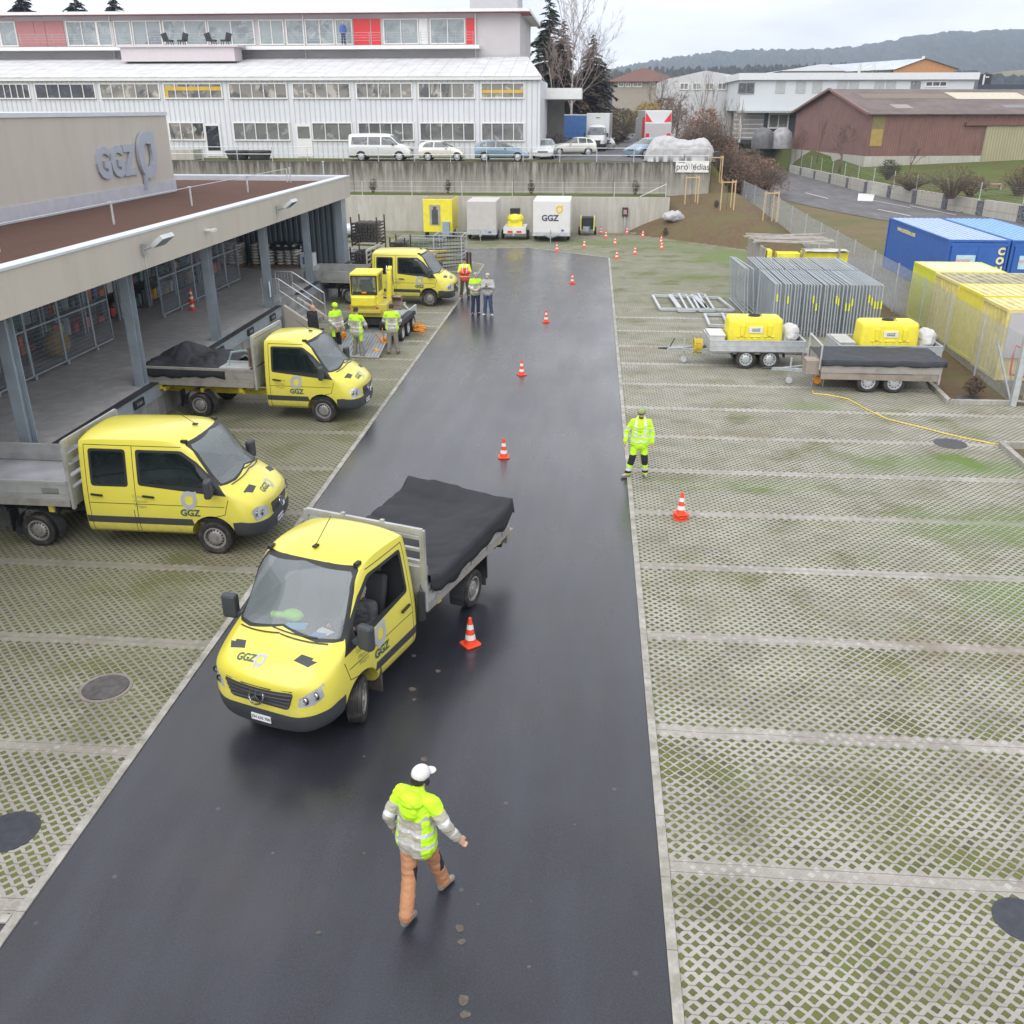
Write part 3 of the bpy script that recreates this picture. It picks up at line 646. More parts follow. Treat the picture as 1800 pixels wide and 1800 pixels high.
def depot():
    t = thing('depot_building', 'long low depot hall with beige roof edge and open loading dock on steel columns', 'building')
    XF = -12.08; YE = 48.0; Y0 = -12
    b = MB(); b.box(XF-.25, XF, Y0, YE, 4.1, 5.04); b.box(-60, XF-.252, YE-.25, YE, 4.1, 5.04); b.obj('roof_edge', MAT['beige'], t)
    b = MB(); b.box(XF-.36, XF+.03, Y0, YE+.03, 5.042, 5.10); b.box(-60, XF-.362, YE-.36, YE+.03, 5.042, 5.10); b.obj('coping', MAT['coping'], t)
    b = MB(); b.box(-60, XF-.37, Y0, YE-.37, 4.7, 4.86); b.obj('roof', MAT['roof_soil'], t)
    b = MB(); b.box(-60, XF-.252, Y0, YE-.252, 4.1, 4.68); b.obj('ceiling', M('grey_soffit', (.55, .55, .55), .8), t)
    b = MB(); b.box(-60, XF-.37, YE-.50, YE-.37, 4.7, 5.03); b.box(XF-.50, XF-.37, Y0, YE-.5, 4.7, 5.03); b.obj('upstand', MAT['flash'], t)
    for k in range(-4, 6):
        y = 18.85+5.62*k; c = MB()
        c.box(-12.62, -12.36, y-.15, y-.13, .98, 4.1); c.box(-12.62, -12.36, y+.13, y+.15, .98, 4.1); c.box(-12.50, -12.48, y-.13, y+.13, .98, 4.1)
        c.box(-12.7, -12.28, y-.2, y+.2, .98, .995); c.obj('column', MAT['bluegrey'], t)
    b = MB(); b.box(-60, -12.17, Y0, 35.9, -.1, .975); b.box(-60, -12.6, 35.9, 38.3, -.1, .975); b.box(-60, -12.17, 38.3, 47.6, -.1, .975); b.obj('loading_dock', MAT['conc_grey'], t)
    b = MB(); b.box(-12.168, -12.13, Y0, 35.88, -.1, .60); b.box(-12.168, -12.13, 38.32, 47.6, -.1, .60); b.obj('dock_wall', MAT['conc_face'], t)
    b = MB()
    for a, c in ((Y0, 35.88), (38.32, 47.6)):
        b.box(-12.17, -12.10, a, c, .60, .99); b.box(-12.3, -12.06, a, c, .992, 1.01, 1)
    b.obj('dock_edge', [MAT['bluegrey'], MAT['darkmetal']], t)
    for y in (18.3, 20.9, 23.3, 26.6, 29.3, 32.2, 34.7):
        b = MB(); b.box(-12.098, -12.04, y-.28, y+.28, .68, .90); o = b.obj('bumper_plate', MAT['black'], t)
        q = MB(); text_mesh(q, 'KABA', .13, frame((-12.036, y, .79), (0, 1, 0), (0, 0, 1)), depth=.002); q.obj('lettering', MAT['galv'], o)
    # rear and end walls
    b = MB(); b.box(-30, -12.7, 46.95, 47.1, .98, 4.1); b.obj('end_wall', MAT['slate'], t)
    b = MB(); b.box(-26, -25.8, Y0, 47, .98, 4.1); b.box(-26, -13, Y0, Y0+.2, .98, 4.1); b.obj('rear_wall', M('grey_rear_wall', (.22, .23, .24), .7), t)
    b = MB(); b.box(-60, -12.4, YE-.9, YE-.26, -.1, 4.1); b.box(-12.75, -12.3, 46.9, YE-.26, -.1, 4.1); b.obj('corner_wall', MAT['bluegrey'], t)
    # roof house with sign
    XB = -17.85
    b = MB(); b.box(-50, XB, Y0, 40.7, 4.86, 7.86); b.obj('roof_house', MAT['beige'], t)
    b = MB(); b.box(-50, XB+.05, Y0, 40.75, 7.862, 8.0); b.obj('coping', MAT['coping'], t)
    b = MB(); b.box(XB+.002, XB+.04, Y0, 40.74, 4.87, 5.36); b.box(-50, XB, 40.7+.002, 40.74, 4.87, 5.36); b.obj('flashing', MAT['flash'], t)
    g = MB(); 
    for ch, y in (('G', 34.7), ('G', 35.75), ('Z', 36.75)):
        text_mesh(g, ch, 1.42, frame((XB+.03, y, 6.25), (0, 1, 0), (0, 0, 1)), depth=.06, bold=.045)
    g.obj('sign_letters', MAT['sign_metal'], t)
    g = MB(); leaf_logo(g, frame((XB+.03, 38.2, 6.42), (0, 1, 0), (0, 0, 1)), .78, depth=.12); g.obj('sign_emblem', MAT['sign_metal'], t)
    # roof lights of the roof house: open lids with dark undersides
    for px in (38, 125, 195, 250):
        p = G(px, 190, 8.0); y = min(40, p[1]); x = XB-1.2
        b = MB(); b.add([(x-.5, y-1.1, 8.0), (x-.5, y+1.1, 8.0), (x-.5, y+.45, 8.3), (x-.5, y-.45, 8.3), (x-2, y-1.1, 8.0), (x-2, y+1.1, 8.0), (x-2, y+.45, 8.3), (x-2, y-.45, 8.3)], [(0, 1, 2, 3), (4, 7, 6, 5), (0, 4, 5, 1), (1, 5, 6, 2), (2, 6, 7, 3), (3, 7, 4, 0)])
        o = b.obj('rooflight', M('violet_dark_glass', (.10, .09, .16), .15), t)
        r = MB(); r.bar((x-.45, y-.4, 8.33), (x-.45, y+.4, 8.33), .08, .07); r.bar((x-.46, y-1.1, 8.03), (x-.46, y-.45, 8.3), .04); r.bar((x-.46, y+1.1, 8.03), (x-.46, y+.45, 8.3), .04); r.obj('rooflight_frame', MAT['white_trim'], o)
    # safety line along the roof
    w = MB(); xs = -14.6
    pts = [(xs, 13, 5.55), (xs, 20.5, 5.5)]
    for k in range(0, 7):
        y = 16.5+k*6.0; w.tube((xs, y, 4.86), (xs, y, 5.5), .035, n=6); w.box(xs-.06, xs+.06, y-.06, y+.06, 5.48, 5.53)
    w.tube((xs, 10, 5.5), (xs, 46, 5.5), .012, n=4); w.tube((xs, 46, 4.9), (xs, 46, 5.5), .03, n=6)
    w.obj('safety_line', MAT['galv_light'], t)
    # flood lights on the roof edge
    for px, py in ((252, 428), (487, 362)):
        y = None
        r = ray(px, py); k = XF/r[0]; y = r[1]*k; z = HC+r[2]*k
        b = MB(); b.tube((XF+.02, y-.1, z-.15), (XF+.35, y-.1, z-.05), .03, n=6); b.box(XF+.01, XF+.05, y-.2, y, z-.3, z); o = b.obj('lamp_arm', MAT['galv'], t)
        b = MB(); b.T = Matrix.Translation((XF+.5, y+.1, z+.08)) @ Matrix.Rotation(R(-38), 4, 'Y'); b.box(-.2, .2, -.38, .38, -.06, .06); b.box(-.17, .17, -.34, .34, -.07, -.061, 1); b.obj('lamp_head', [MAT['galv_light'], MAT['pane_sky']], o)
        b = MB(); b.tube((XF+.012, y-.05, z-.3), (XF+.012, y-.05, 4.1), .012, n=4, m=0); b.obj('cable', MAT['white_trim'], o)
    b = MB(); r = ray(360, 405); k = XF/r[0]; b.tube((XF, r[1]*k, HC+r[2]*k), (XF+.25, r[1]*k, HC+r[2]*k), .05, n=8); b.box(XF+.2, XF+.3, r[1]*k-.05, r[1]*k+.25, HC+r[2]*k-.04, HC+r[2]*k+.04); b.obj('security_camera', MAT['white_trim'], t)
    b = MB(); b.box(-12.35, -12.34, 35.42, 35.56, 1.4, 2.0); b.obj('notice_sheet', M('white_sheet', (.6, .64, .75), .5), t)
    return t
def stairs():
    t = thing('concrete_stairs', 'short concrete steps with galvanised handrails up to the loading dock', 'stairs')
    b = MB(); n = 5
    for i in range(n):
        z = .975-(i+1)*.195; x = -12.15+i*.27
        if z > .01: b.box(x, x+.27, 36.55, 38.1, -.05, z)
    b.box(-12.58, -12.15, 36.1, 38.25, -.05, .972); b.obj('steps', MAT['conc_face'], t)
    b = MB(); b.prism([(-12.15, -.05), (-10.95, -.05), (-10.95, .12), (-12.15, .92)], 36.3, 36.54, 0, 'xz'); b.prism([(-12.15, -.05), (-10.95, -.05), (-10.95, .12), (-12.15, .92)], 38.11, 38.3, 0, 'xz'); b.obj('side_wall', MAT['beige'], t)
    for y in (36.42, 38.2):
        r = MB(); A = (-12.5, y); B = (-11.0, y)
        r.tube((-13.0, y, 1.95), (-12.3, y, 1.95), .024, n=6); r.tube((-12.3, y, 1.95), (-11.0, y, 1.1), .024, n=6); r.tube((-11.0, y, 1.1), (-11.0, y, .05), .024, n=6)
        r.tube((-13.0, y, 1.95), (-13.0, y, .98), .024, n=6); r.tube((-12.3, y, 1.5), (-11.0, y, .62), .018, n=6); r.tube((-12.3, y, 1.95), (-12.3, y, .98), .02, n=6)
        r.tube((-13.0, y, 1.3), (-12.3, y, 1.3), .018, n=6)
        for k in range(6): r.tube((-13.0+k*.13, y, 1.3), (-13.0+k*.13, y, 1.9), .008, n=4)
        r.obj('handrail', MAT['galv_light'], t)
def cages():
    X = -15.75
    def panel(y0, y1, z0=1.1, z1=4.0):
        f = MB(); f.bar((X, y0, z0), (X, y0, z1), .05); f.bar((X, y1, z0), (X, y1, z1), .05)
        for z in (z0, 2.4, 3.45, z1): f.bar((X, y0, z), (X, y1, z), .045)
        t = thing('mesh_cage_panel', None, 'cage panel', (0, 0, 0), 0, 'wire cage panels along the loading dock')
        f.obj('frame', MAT['bluegrey'], t)
        w = MB(); n = int((y1-y0)/.06)
        for i in range(1, n): yy = y0+(y1-y0)*i/n; w.bar((X, yy, z0), (X, yy, z1), .006)
        m = int((z1-z0)/.12)
        for i in range(1, m): zz = z0+(z1-z0)*i/m; w.bar((X, y0, zz), (X, y1, zz), .006)
        w.obj('wire_mesh', MAT['bluegrey'], t)
        b = MB(); b.box(X-.05, X+.05, y0-.02, y0+.1, .985, 1.1); b.obj('foot', MAT['galv'], t); return t
    labs = ['wire cage panel hidden furthest left on the dock', 'wire cage panel behind the leftmost visible column', 'wire cage panel in front of the green crates', 'wire cage panel with a blue drum behind it', 'wire cage panel with a yellow bag behind it', 'wire cage panel in front of the upright red pole', 'wire cage panel showing a brown sack low behind it', 'wire cage panel just left of the dark gap', 'wire cage panel just right of the dark gap', 'wire cage panel with an orange lamp behind it', 'wire cage panel next to the traffic cones on the dock', 'wire cage panel nearest the stacked pallets', 'last wire cage panel before the pallets']
    ys = [(15.6, 17.3), (17.35, 19.2), (19.25, 21.0), (21.05, 22.8), (22.85, 24.6), (24.65, 26.4), (26.45, 28.2), (28.25, 29.4), (33.3, 34.8), (34.85, 36.4), (36.45, 38.1), (38.15, 39.8), (39.85, 41.4)]
    for l, (a, c) in zip(labs, ys): panel(a, c)['label'] = l
    rng = random.Random(4)
    cols = [(.25, .3, .33), (.06, .06, .07), (.5, .5, .48), (.35, .05, .04), (.03, .14, .07), (.45, .33, .05), (.12, .16, .2), (.3, .22, .15), (.55, .12, .03), (.08, .12, .3)]
    cm = [M('stored_goods', c, .6, var=.25, sc=6) for c in cols]
    cn = ['pale grey', 'black', 'off white', 'dark red', 'dark green', 'ochre', 'slate', 'brown', 'orange', 'blue']
    desc = ['full of grey boxes', 'with red and white canisters', 'holding green bins', 'with folded tarpaulins', 'with yellow buckets', 'with dark machines', 'with mixed tools', 'in the dark gap', 'behind the second column', 'with white tubs', 'with coiled hoses']
    for k in range(11):
        y0 = 15.5+k*2.5; t = thing('storage_shelf', 'dark storage shelf %s inside the cage' % desc[k], 'shelf', (-18.2, y0, .98), 0, 'storage shelves behind the cage')
        for x in (0, 1.0):
            for y in (0, 2.3): f = MB(); f.box(x-.04, x+.04, y-.04, y+.04, 0, 3); f.obj('upright', MAT['bluegrey'], t)
        s = MB()
        for z in (.15, 1.0, 1.85, 2.6): s.box(0, 1, 0, 2.3, z, z+.04)
        s.obj('shelf_board', MAT['darkmetal'], t)
        for z, lvn in ((.19, 'lowest'), (1.04, 'second'), (1.89, 'third'), (2.64, 'top')):
            y = .06; cnt = 0
            while y < 2.1:
                w = rng.uniform(.15, .55); h = rng.uniform(.2, .65); dd = rng.uniform(.4, .9); ci = rng.randrange(10); c = cm[ci]; kd = 'box'; cnt += 1
                b = MB()
                if rng.random() < .45: kd = 'tub'; b.lathe([(0, 0), (w*.4, 0), (w*.42, h*.8), (w*.3, h), (0, h)], n=12, c=(.95-w*.42, y+w*.45, z))
                else: b.box(.95-dd, .95, y, y+w*.92, z, z+h*.8); b.box(.94-dd, .96, y-.01, y+w*.92+.01, z+h*.8, z+h*.86)
                o = b.obj('stored_item', c); o.location = (-18.2, y0, .98)
                tag(o, '%s %s, %s on the %s board of the shelf %s' % (cn[ci], kd, ('first', 'second', 'third', 'fourth', 'fifth', 'sixth', 'seventh', 'eighth')[min(7, cnt-1)], lvn, desc[k]), kd, 'goods on the storage shelves')
                y += w+.04
    # loose things seen through the mesh
    b = MB(); b.tube((0, 0, 0), (0, 0, 1.9), .05, n=8); b.box(-.09, .09, -.09, .09, 0, .05); o = b.obj('pole', M('red_pole', (.5, .03, .02), .5)); o.location = (-16.1, 24.3, 1.0); tag(o, 'upright red pole leaning behind the wire cage', 'pole')
    b = MB(); b.lathe([(0, 0), (.36, 0), (.45, .9), (.47, .92), (.4, .93), (0, .9)], n=20); o = b.obj('bin', M('dark_green_bin', (.02, .12, .05), .5)); o.location = (-16.5, 19.4, .99); tag(o, 'big dark green bin behind the wire cage', 'bin')
    b = MB(); b.ball((0, 0, .42), (.4, .5, .42), 12); o = b.obj('sack', M('ochre_sack', (.30, .20, .05), .8)); o.location = (-16.5, 27.3, .99); tag(o, 'ochre sack low behind the wire cage', 'sack')
def pallets():
    bagm = M('white_bags', (.55, .54, .50), .6, var=.08, sc=4); wood = M('pallet_wood', (.24, .15, .09), .85, var=.2)
    for x, lab in ((-17.6, 'pallet of white bags furthest left on the dock'), (-16.0, 'pallet of white bags in the middle behind the column'), (-14.75, 'pallet of white bags beside the blue and white sack')):
        t = thing('loaded_pallet', lab, 'pallet', (x, 45.7, .98), 0, 'pallets of white bags at the end wall')
        p = MB(); [p.box(-.6, .6, a, a+.12, .0, .1) for a in (-.45, -.06, .33)]; [p.box(a, a+.16, -.48, .48, .1, .13) for a in (-.6, -.28, .1, .44)]; p.obj('pallet_base', wood, t)
        for k in range(7):
            b = MB()
            for i in (-1, 0, 1):
                for j in (-1, 1): b.T = Matrix.Translation((i*.38, j*.23, .2+k*.14)); b.ball((0, 0, 0), (.20, .24, .075), 10)
            b.obj('bag_layer', bagm, t, smooth='all')
    b = MB(); b.T = Matrix.Translation((0, 0, 0)); b.grid(10, 8, lambda u, v: (-.62+u*1.5, -.5+v*.9, 1.12+.12*mnoise.noise(Vector((u*4, v*4, 3)))-.25*(v < .1)), 0); o = b.obj('plastic_sheet', MAT['black'], smooth='all'); o.location = (-14.9, 45.7, .98); tag(o, 'crumpled black plastic sheet over a pallet of bags', 'sheet')
    b = MB(); b.box(-.32, .32, -.3, .3, 0, .7); b.box(-.2, .2, -.305, -.301, .2, .55, 1); o = b.obj('sack', [M('white_sack', (.62, .64, .66), .5), M('blue_print', (.05, .2, .5), .5)], bevel=.05); o.location = (-13.75, 45.5, .98); tag(o, 'white and blue printed sack standing by the end wall', 'sack')
def walls():
    t = thing('retaining_wall', 'pale lower concrete retaining wall behind the parked trailers', 'wall')
    b = MB(); b.prism([(-30, -.1), (2.2, -.1), (5.4, 1.0), (5.4, 2.42), (-30, 2.42)], 69.0, 69.3, 0, 'xz'); b.obj('wall', MAT['conc_low'], t)
    r = MB()
    for k in range(9):
        x = 5.1-k*3.6; r.tube((x, 69.15, 2.4), (x, 69.15, 3.4), .028, n=6)
    for x in range(0, 9): 
        for z in (2.75, 3.05, 3.38): r.tube((5.1-x*3.6, 69.15, z), (5.1-(x+1)*3.6, 69.15, z), .006, n=4)
    r.tube((5.1, 69.15, 3.3), (3.3, 69.15, 2.45), .025, n=6)
    r.obj('cable_fence', MAT['galv_light'], t)
    t = thing('retaining_wall', 'tall weathered retaining wall streaked with dark stains below the parked cars', 'wall')
    b = MB(); b.box(-50, 8.6, 74.0, 74.35, .5, 4.47); b.obj('wall', MAT['conc_old'], t)
    b = MB(); b.box(8.3, 8.6, 74.352, 96, 1, 4.45); b.obj('return_wall', MAT['conc_old'], t)
    b = MB(); [b.box(x, x+.03, 73.985, 74.005, 1, 4.4) for x in (-18.3, -10.5, -6, -2.2, 1.5)]; b.obj('joint', M('dark_joint', (.08, .075, .07), .9), t)
    r = MB(); xs = [8.45-2.75*k for k in range(18)]
    for x in xs: r.tube((x, 74.2, 4.45), (x, 74.2, 5.45), .03, n=6)
    for z in (4.95, 5.45): r.tube((xs[-1], 74.2, z), (8.45, 74.2, z), .025, n=6)
    for z in (4.95, 5.45): r.tube((8.45, 74.2, z), (8.45, 84, z), .022, n=6)
    r.obj('railing', MAT['galv_light'], t)
    # banner
    p0 = AY(1187, 303, 73.9); p1 = AY(1247, 283, 73.9)
    s = thing('banner_sign', 'white company banner with black lettering hung at the end of the stained wall', 'sign', ((p0[0]+p1[0])/2, 73.9, (p0[1]+p1[1])/2))
    w = p1[0]-p0[0]; h = p1[1]-p0[1]
    b = MB(); b.box(-w/2, w/2, 0, .03, -h/2, h/2); b.obj('board', M('white_banner', (.72, .72, .70), .5), s)
    q = MB(); F = lambda x, z=0: frame((x, -.006, z), (1, 0, 0), (0, 0, 1))
    text_mesh(q, 'pro', .62, F(-w*.30, -.02), bold=0); text_mesh(q, 'edias', .62, F(w*.27, -.02), bold=0); q.box(-w*.42, -w*.22, -.008, -.002, .26, .30); q.obj('lettering', MAT['black'], s)
    q = MB(); text_mesh(q, '\\\\M', .6, F(-w*.03), bold=-.01); q.obj('grey_lettering', M('grey_ink', (.35, .33, .35), .6), s)
    # street retaining wall, stepped, with stone baskets
    t = thing('retaining_wall', 'stepped grey concrete wall with stone filled baskets along the far side of the street', 'wall')
    ys = [136, 129, 122, 115, 108, 101.5, 95.5, 90, 84.8, 79.8, 75, 70, 64, 58]
    tops = [1.25, 1.3, 1.35, 1.4, 1.45, 1.5, 1.5, 1.5, 1.5, 1.55, 1.55, 1.6, 1.6, 1.6]
    w = MB(); g = []
    for i, (a, c) in enumerate(zip(ys, ys[1:])):
        A = (wallx(a)+.12, a); B = (wallx(c)+.12, c); d = Vector((B[0]-A[0], B[1]-A[1], 0)).normalized(); tz = tops[i]
        w.bar((A[0], A[1], tz/2), (B[0]-d.x*.9, B[1]-d.y*.9, tz/2), .25, tz)
        w.bar((A[0]+d.x*.05, A[1]+d.y*.05, tz*.52), (B[0]-d.x*.95, B[1]-d.y*.95, tz*.52), .27, .02, 1)
        g.append(((B[0]-d.x*.85, B[1]-d.y*.85), (B[0]-d.x*.05, B[1]-d.y*.05), tz))
    w.obj('concrete_panel', [MAT['conc_low'], M('board_joint', (.25, .24, .22), .9)], t)
    gm = NT('stone_fill'); v = gm.n('ShaderNodeTexVoronoi'); gm.put(v.inputs['Vector'], gm.pos()); v.inputs['Scale'].default_value = 7
    gm.set(color=gm.mix(v.outputs['Distance'], (.24, .25, .28), (.04, .04, .05)), rough=.9); gm.bump(v.outputs['Distance'], 1, -.08)
    for A, B, tz in g:
        b = MB(); b.bar((A[0], A[1], tz/2-.04), (B[0], B[1], tz/2-.04), .34, tz-.08); b.obj('stone_basket', gm.mat, t)
    t = thing('chain_link_fence', 'low wire fence with thin posts on top of the stepped street wall', 'fence')
    pt = [(wallx(y)+.35, y, 1.3) for y in range(136, 56, -5)]
    for (x, y, z) in pt: b = MB(); b.tube((x, y, z), (x, y, z+1.45), .035, n=6); b.obj('post', MAT['galv_light'], t)
    b = MB()
    for A, B in zip(pt, pt[1:]):
        for k in range(8): b.bar((A[0], A[1], A[2]+.15+k*.18), (B[0], B[1], B[2]+.15+k*.18), .008)
    b.obj('wire', MAT['galv'], t)
def hangar():
    """brown corrugated shed"""
    A = Vector((31.3, 118, 1.6)); U = Vector((22, 4.2, 0)).normalized(); V = Vector((-4.2, 22, 0)).normalized()
    t = thing('corrugated_shed', 'large brown corrugated iron shed with pale sliding door and patched roof', 'shed')
    T = Matrix((U, V, Vector((0, 0, 1)))).transposed().to_4x4(); T.translation = A; Ti = T
    L, Wd, ze, zr = 40, 22, 6.15, 8.75
    def mb(): m = MB(); m.T = T; return m
    br = corr('brown_corrugated_wall', (.215, .11, .092), .3, (U.x, U.y), .65, var=.15, stain=(.10, .05, .045), groove=.8, depth=.03)
    br2 = corr('brown_corrugated_gable', (.235, .125, .105), .3, (V.x, V.y), .65, var=.15, stain=(.12, .06, .05), groove=.8, depth=.03)
    b = mb(); b.box(0, L, 0, .2, 1.5, ze); b.box(0, L, Wd-.2, Wd, -2, ze); b.obj('wall', br, t)
    b = mb(); b.add([(-.004, 0, 1.5), (-.004, Wd, 1.5), (-.004, Wd, ze), (-.004, Wd/2, zr), (-.004, 0, ze), (.2, 0, 1.5), (.2, Wd, 1.5), (.2, Wd, ze), (.2, Wd/2, zr), (.2, 0, ze)], [(0, 1, 2, 3, 4), (9, 8, 7, 6, 5), (0, 5, 6, 1)]); b.obj('gable', br2, t)
    b = mb(); b.box(-.05, L, -.06, .15, -1.2, 1.499); b.box(-.05, .15, .151, Wd, -1.2, 1.499); b.obj('concrete_base', MAT['conc_low'], t)
    rf = NT('patched_fibre_roof'); p = rf.pos(); rf.set(color=rf.mix(rf.ramp(rf.noise(p, .5, 6, .7), .35, .65), (.11, .085, .08), (.17, .13, .12)), rough=.85); rf.bump(rf.noise(p, 3, 3), .4, .05)
    b = mb()
    b.add([(-.5, -.5, ze-.12), (L, -.5, ze-.12), (L, Wd/2, zr+.05), (-.5, Wd/2, zr+.05), (-.5, -.5, ze-.22), (L, -.5, ze-.22)], [(0, 1, 2, 3), (4, 5, 1, 0)]); b.add([(-.5, Wd+.5, ze-.12), (L, Wd+.5, ze-.12), (L, Wd/2, zr+.05), (-.5, Wd/2, zr+.05)], [(0, 3, 2, 1)]); b.obj('roof', rf.mat, t)
    b = mb(); k = (zr+.05-ze+.12)/(Wd/2+.5)
    def rz(v): return ze-.12+(v+.5)*k
    b.bar((-.52, -.5, rz(-.5)), (-.52, Wd/2, rz(Wd/2)), .3, .25); b.bar((-.52, Wd+.5, rz(-.5)), (-.52, Wd/2, rz(Wd/2)), .3, .25); b.obj('verge', M('brown_verge', (.22, .13, .11), .8), t)
    def patch(u0, u1, v0, v1, c, nm='roof_patch'):
        q = mb(); q.add([(u0, v0, rz(v0)+.02), (u1, v0, rz(v0)+.02), (u1, v1, rz(v1)+.02), (u0, v1, rz(v1)+.02)], [(0, 1, 2, 3)]); q.obj(nm, M('roof_patch', c, .7, var=.1), t)
    patch(13.5, 23, 6.1, 9.3, (.50, .46, .36), 'skylight_strip'); patch(2, 13.2, 6.3, 8.6, (.17, .135, .10)); patch(23.2, 27, 3, 8.4, (.30, .15, .12)); patch(27.5, 38, 5.4, 8.4, (.22, .19, .18)); patch(3.8, 6, 1.8, 3.6, (.28, .24, .23)); patch(17.5, 20.5, 2.1, 3.4, (.20, .19, .22)); patch(23.2, 38, 8.5, 9.6, (.17, .14, .11))
    b = mb(); b.box(14.2, 22.2, -.14, -.02, -.35, 4.75); o = b.obj('sliding_door', corr('cream_sliding_door', (.38, .35, .22), .35, (U.x, U.y), .6, var=.06, stain=(.25, .25, .16)), t)
    b = mb(); b.bar((11.5, -.2, 4.95), (L, -.2, 4.95), .3, .35); b.obj('door_rail', M('brown_rail', (.16, .08, .065), .7), t)
    b = mb(); b.box(.35, 1.8, -.02, -.005, 2.6, 5.9, 0); b.box(.35, 1.75, -.03, -.021, 2.6, 4.4, 1); b.obj('translucent_sheet', [M('dull_green_sheet', (.20, .17, .07), .7), M('yellow_sheet', (.36, .26, .07), .7)], t)
    b = mb(); b.box(22.9, 30, -.35, -.0, -.4, 2.8); b.obj('annex', M('white_render', (.50, .49, .48), .7), t)
    b = mb(); b.box(24.2, 25.9, -.40, -.36, .6, 2.2); o = b.obj('window', MAT['frame_white'], t); b = mb(); b.box(24.3, 25.0, -.42, -.405, .7, 2.1); b.box(25.1, 25.8, -.42, -.405, .7, 2.1); b.obj('pane', MAT['pane_dark'], o)
    b = mb(); b.box(24.6, 30, -1.2, -.36, 3.0, 6.2); b.obj('cabin', MAT['frame_grey'], t); b = mb(); b.box(25, 30, -1.3, -1.21, 4.2, 5.6); b.obj('window', MAT['pane_dark'], t); b = mb(); b.box(25, 30, -1.5, -1.31, 2.9, 4.1); b.obj('awning', M('cream_awning', (.55, .52, .36), .6), t)
    # things in front of the shed
    def at(u, v, z): return T @ Vector((u, v, z))
    p = at(22.9, -2.2, -.5); q = thing('lattice_crate', 'orange red lattice crate by the shed annex', 'crate', p)
    b = MB(); [b.box(-.9+i*.3, -.8+i*.3, -.05, .05, 0, 2) for i in range(7)]; [b.box(-.9, 1.0, -.05, .05, z, z+.08) for z in (0, 1, 1.95)]; b.obj('lattice', M('orange_red', (.55, .12, .05), .6), q)
    p = at(25.6, -3.4, -.4); q = thing('covered_trailer', 'cream covered flat trailer parked before the shed annex', 'trailer', p, .15)
    b = MB(); b.box(-1.9, 2.6, -1, 1, .7, 2.0); b.obj('cover', M('cream_cover', (.55, .52, .36), .6), q); b = MB(); b.box(-1.9, 2.6, -1, 1, .45, .69); [b.lathe([(0, -.1), (.35, -.1), (.35, .1), (0, .1)], 'y', 14, c=(x, y, .35)) for x in (-1, 1) for y in (-1, 1)]; b.obj('chassis', MAT['darkmetal'], q)
    return T
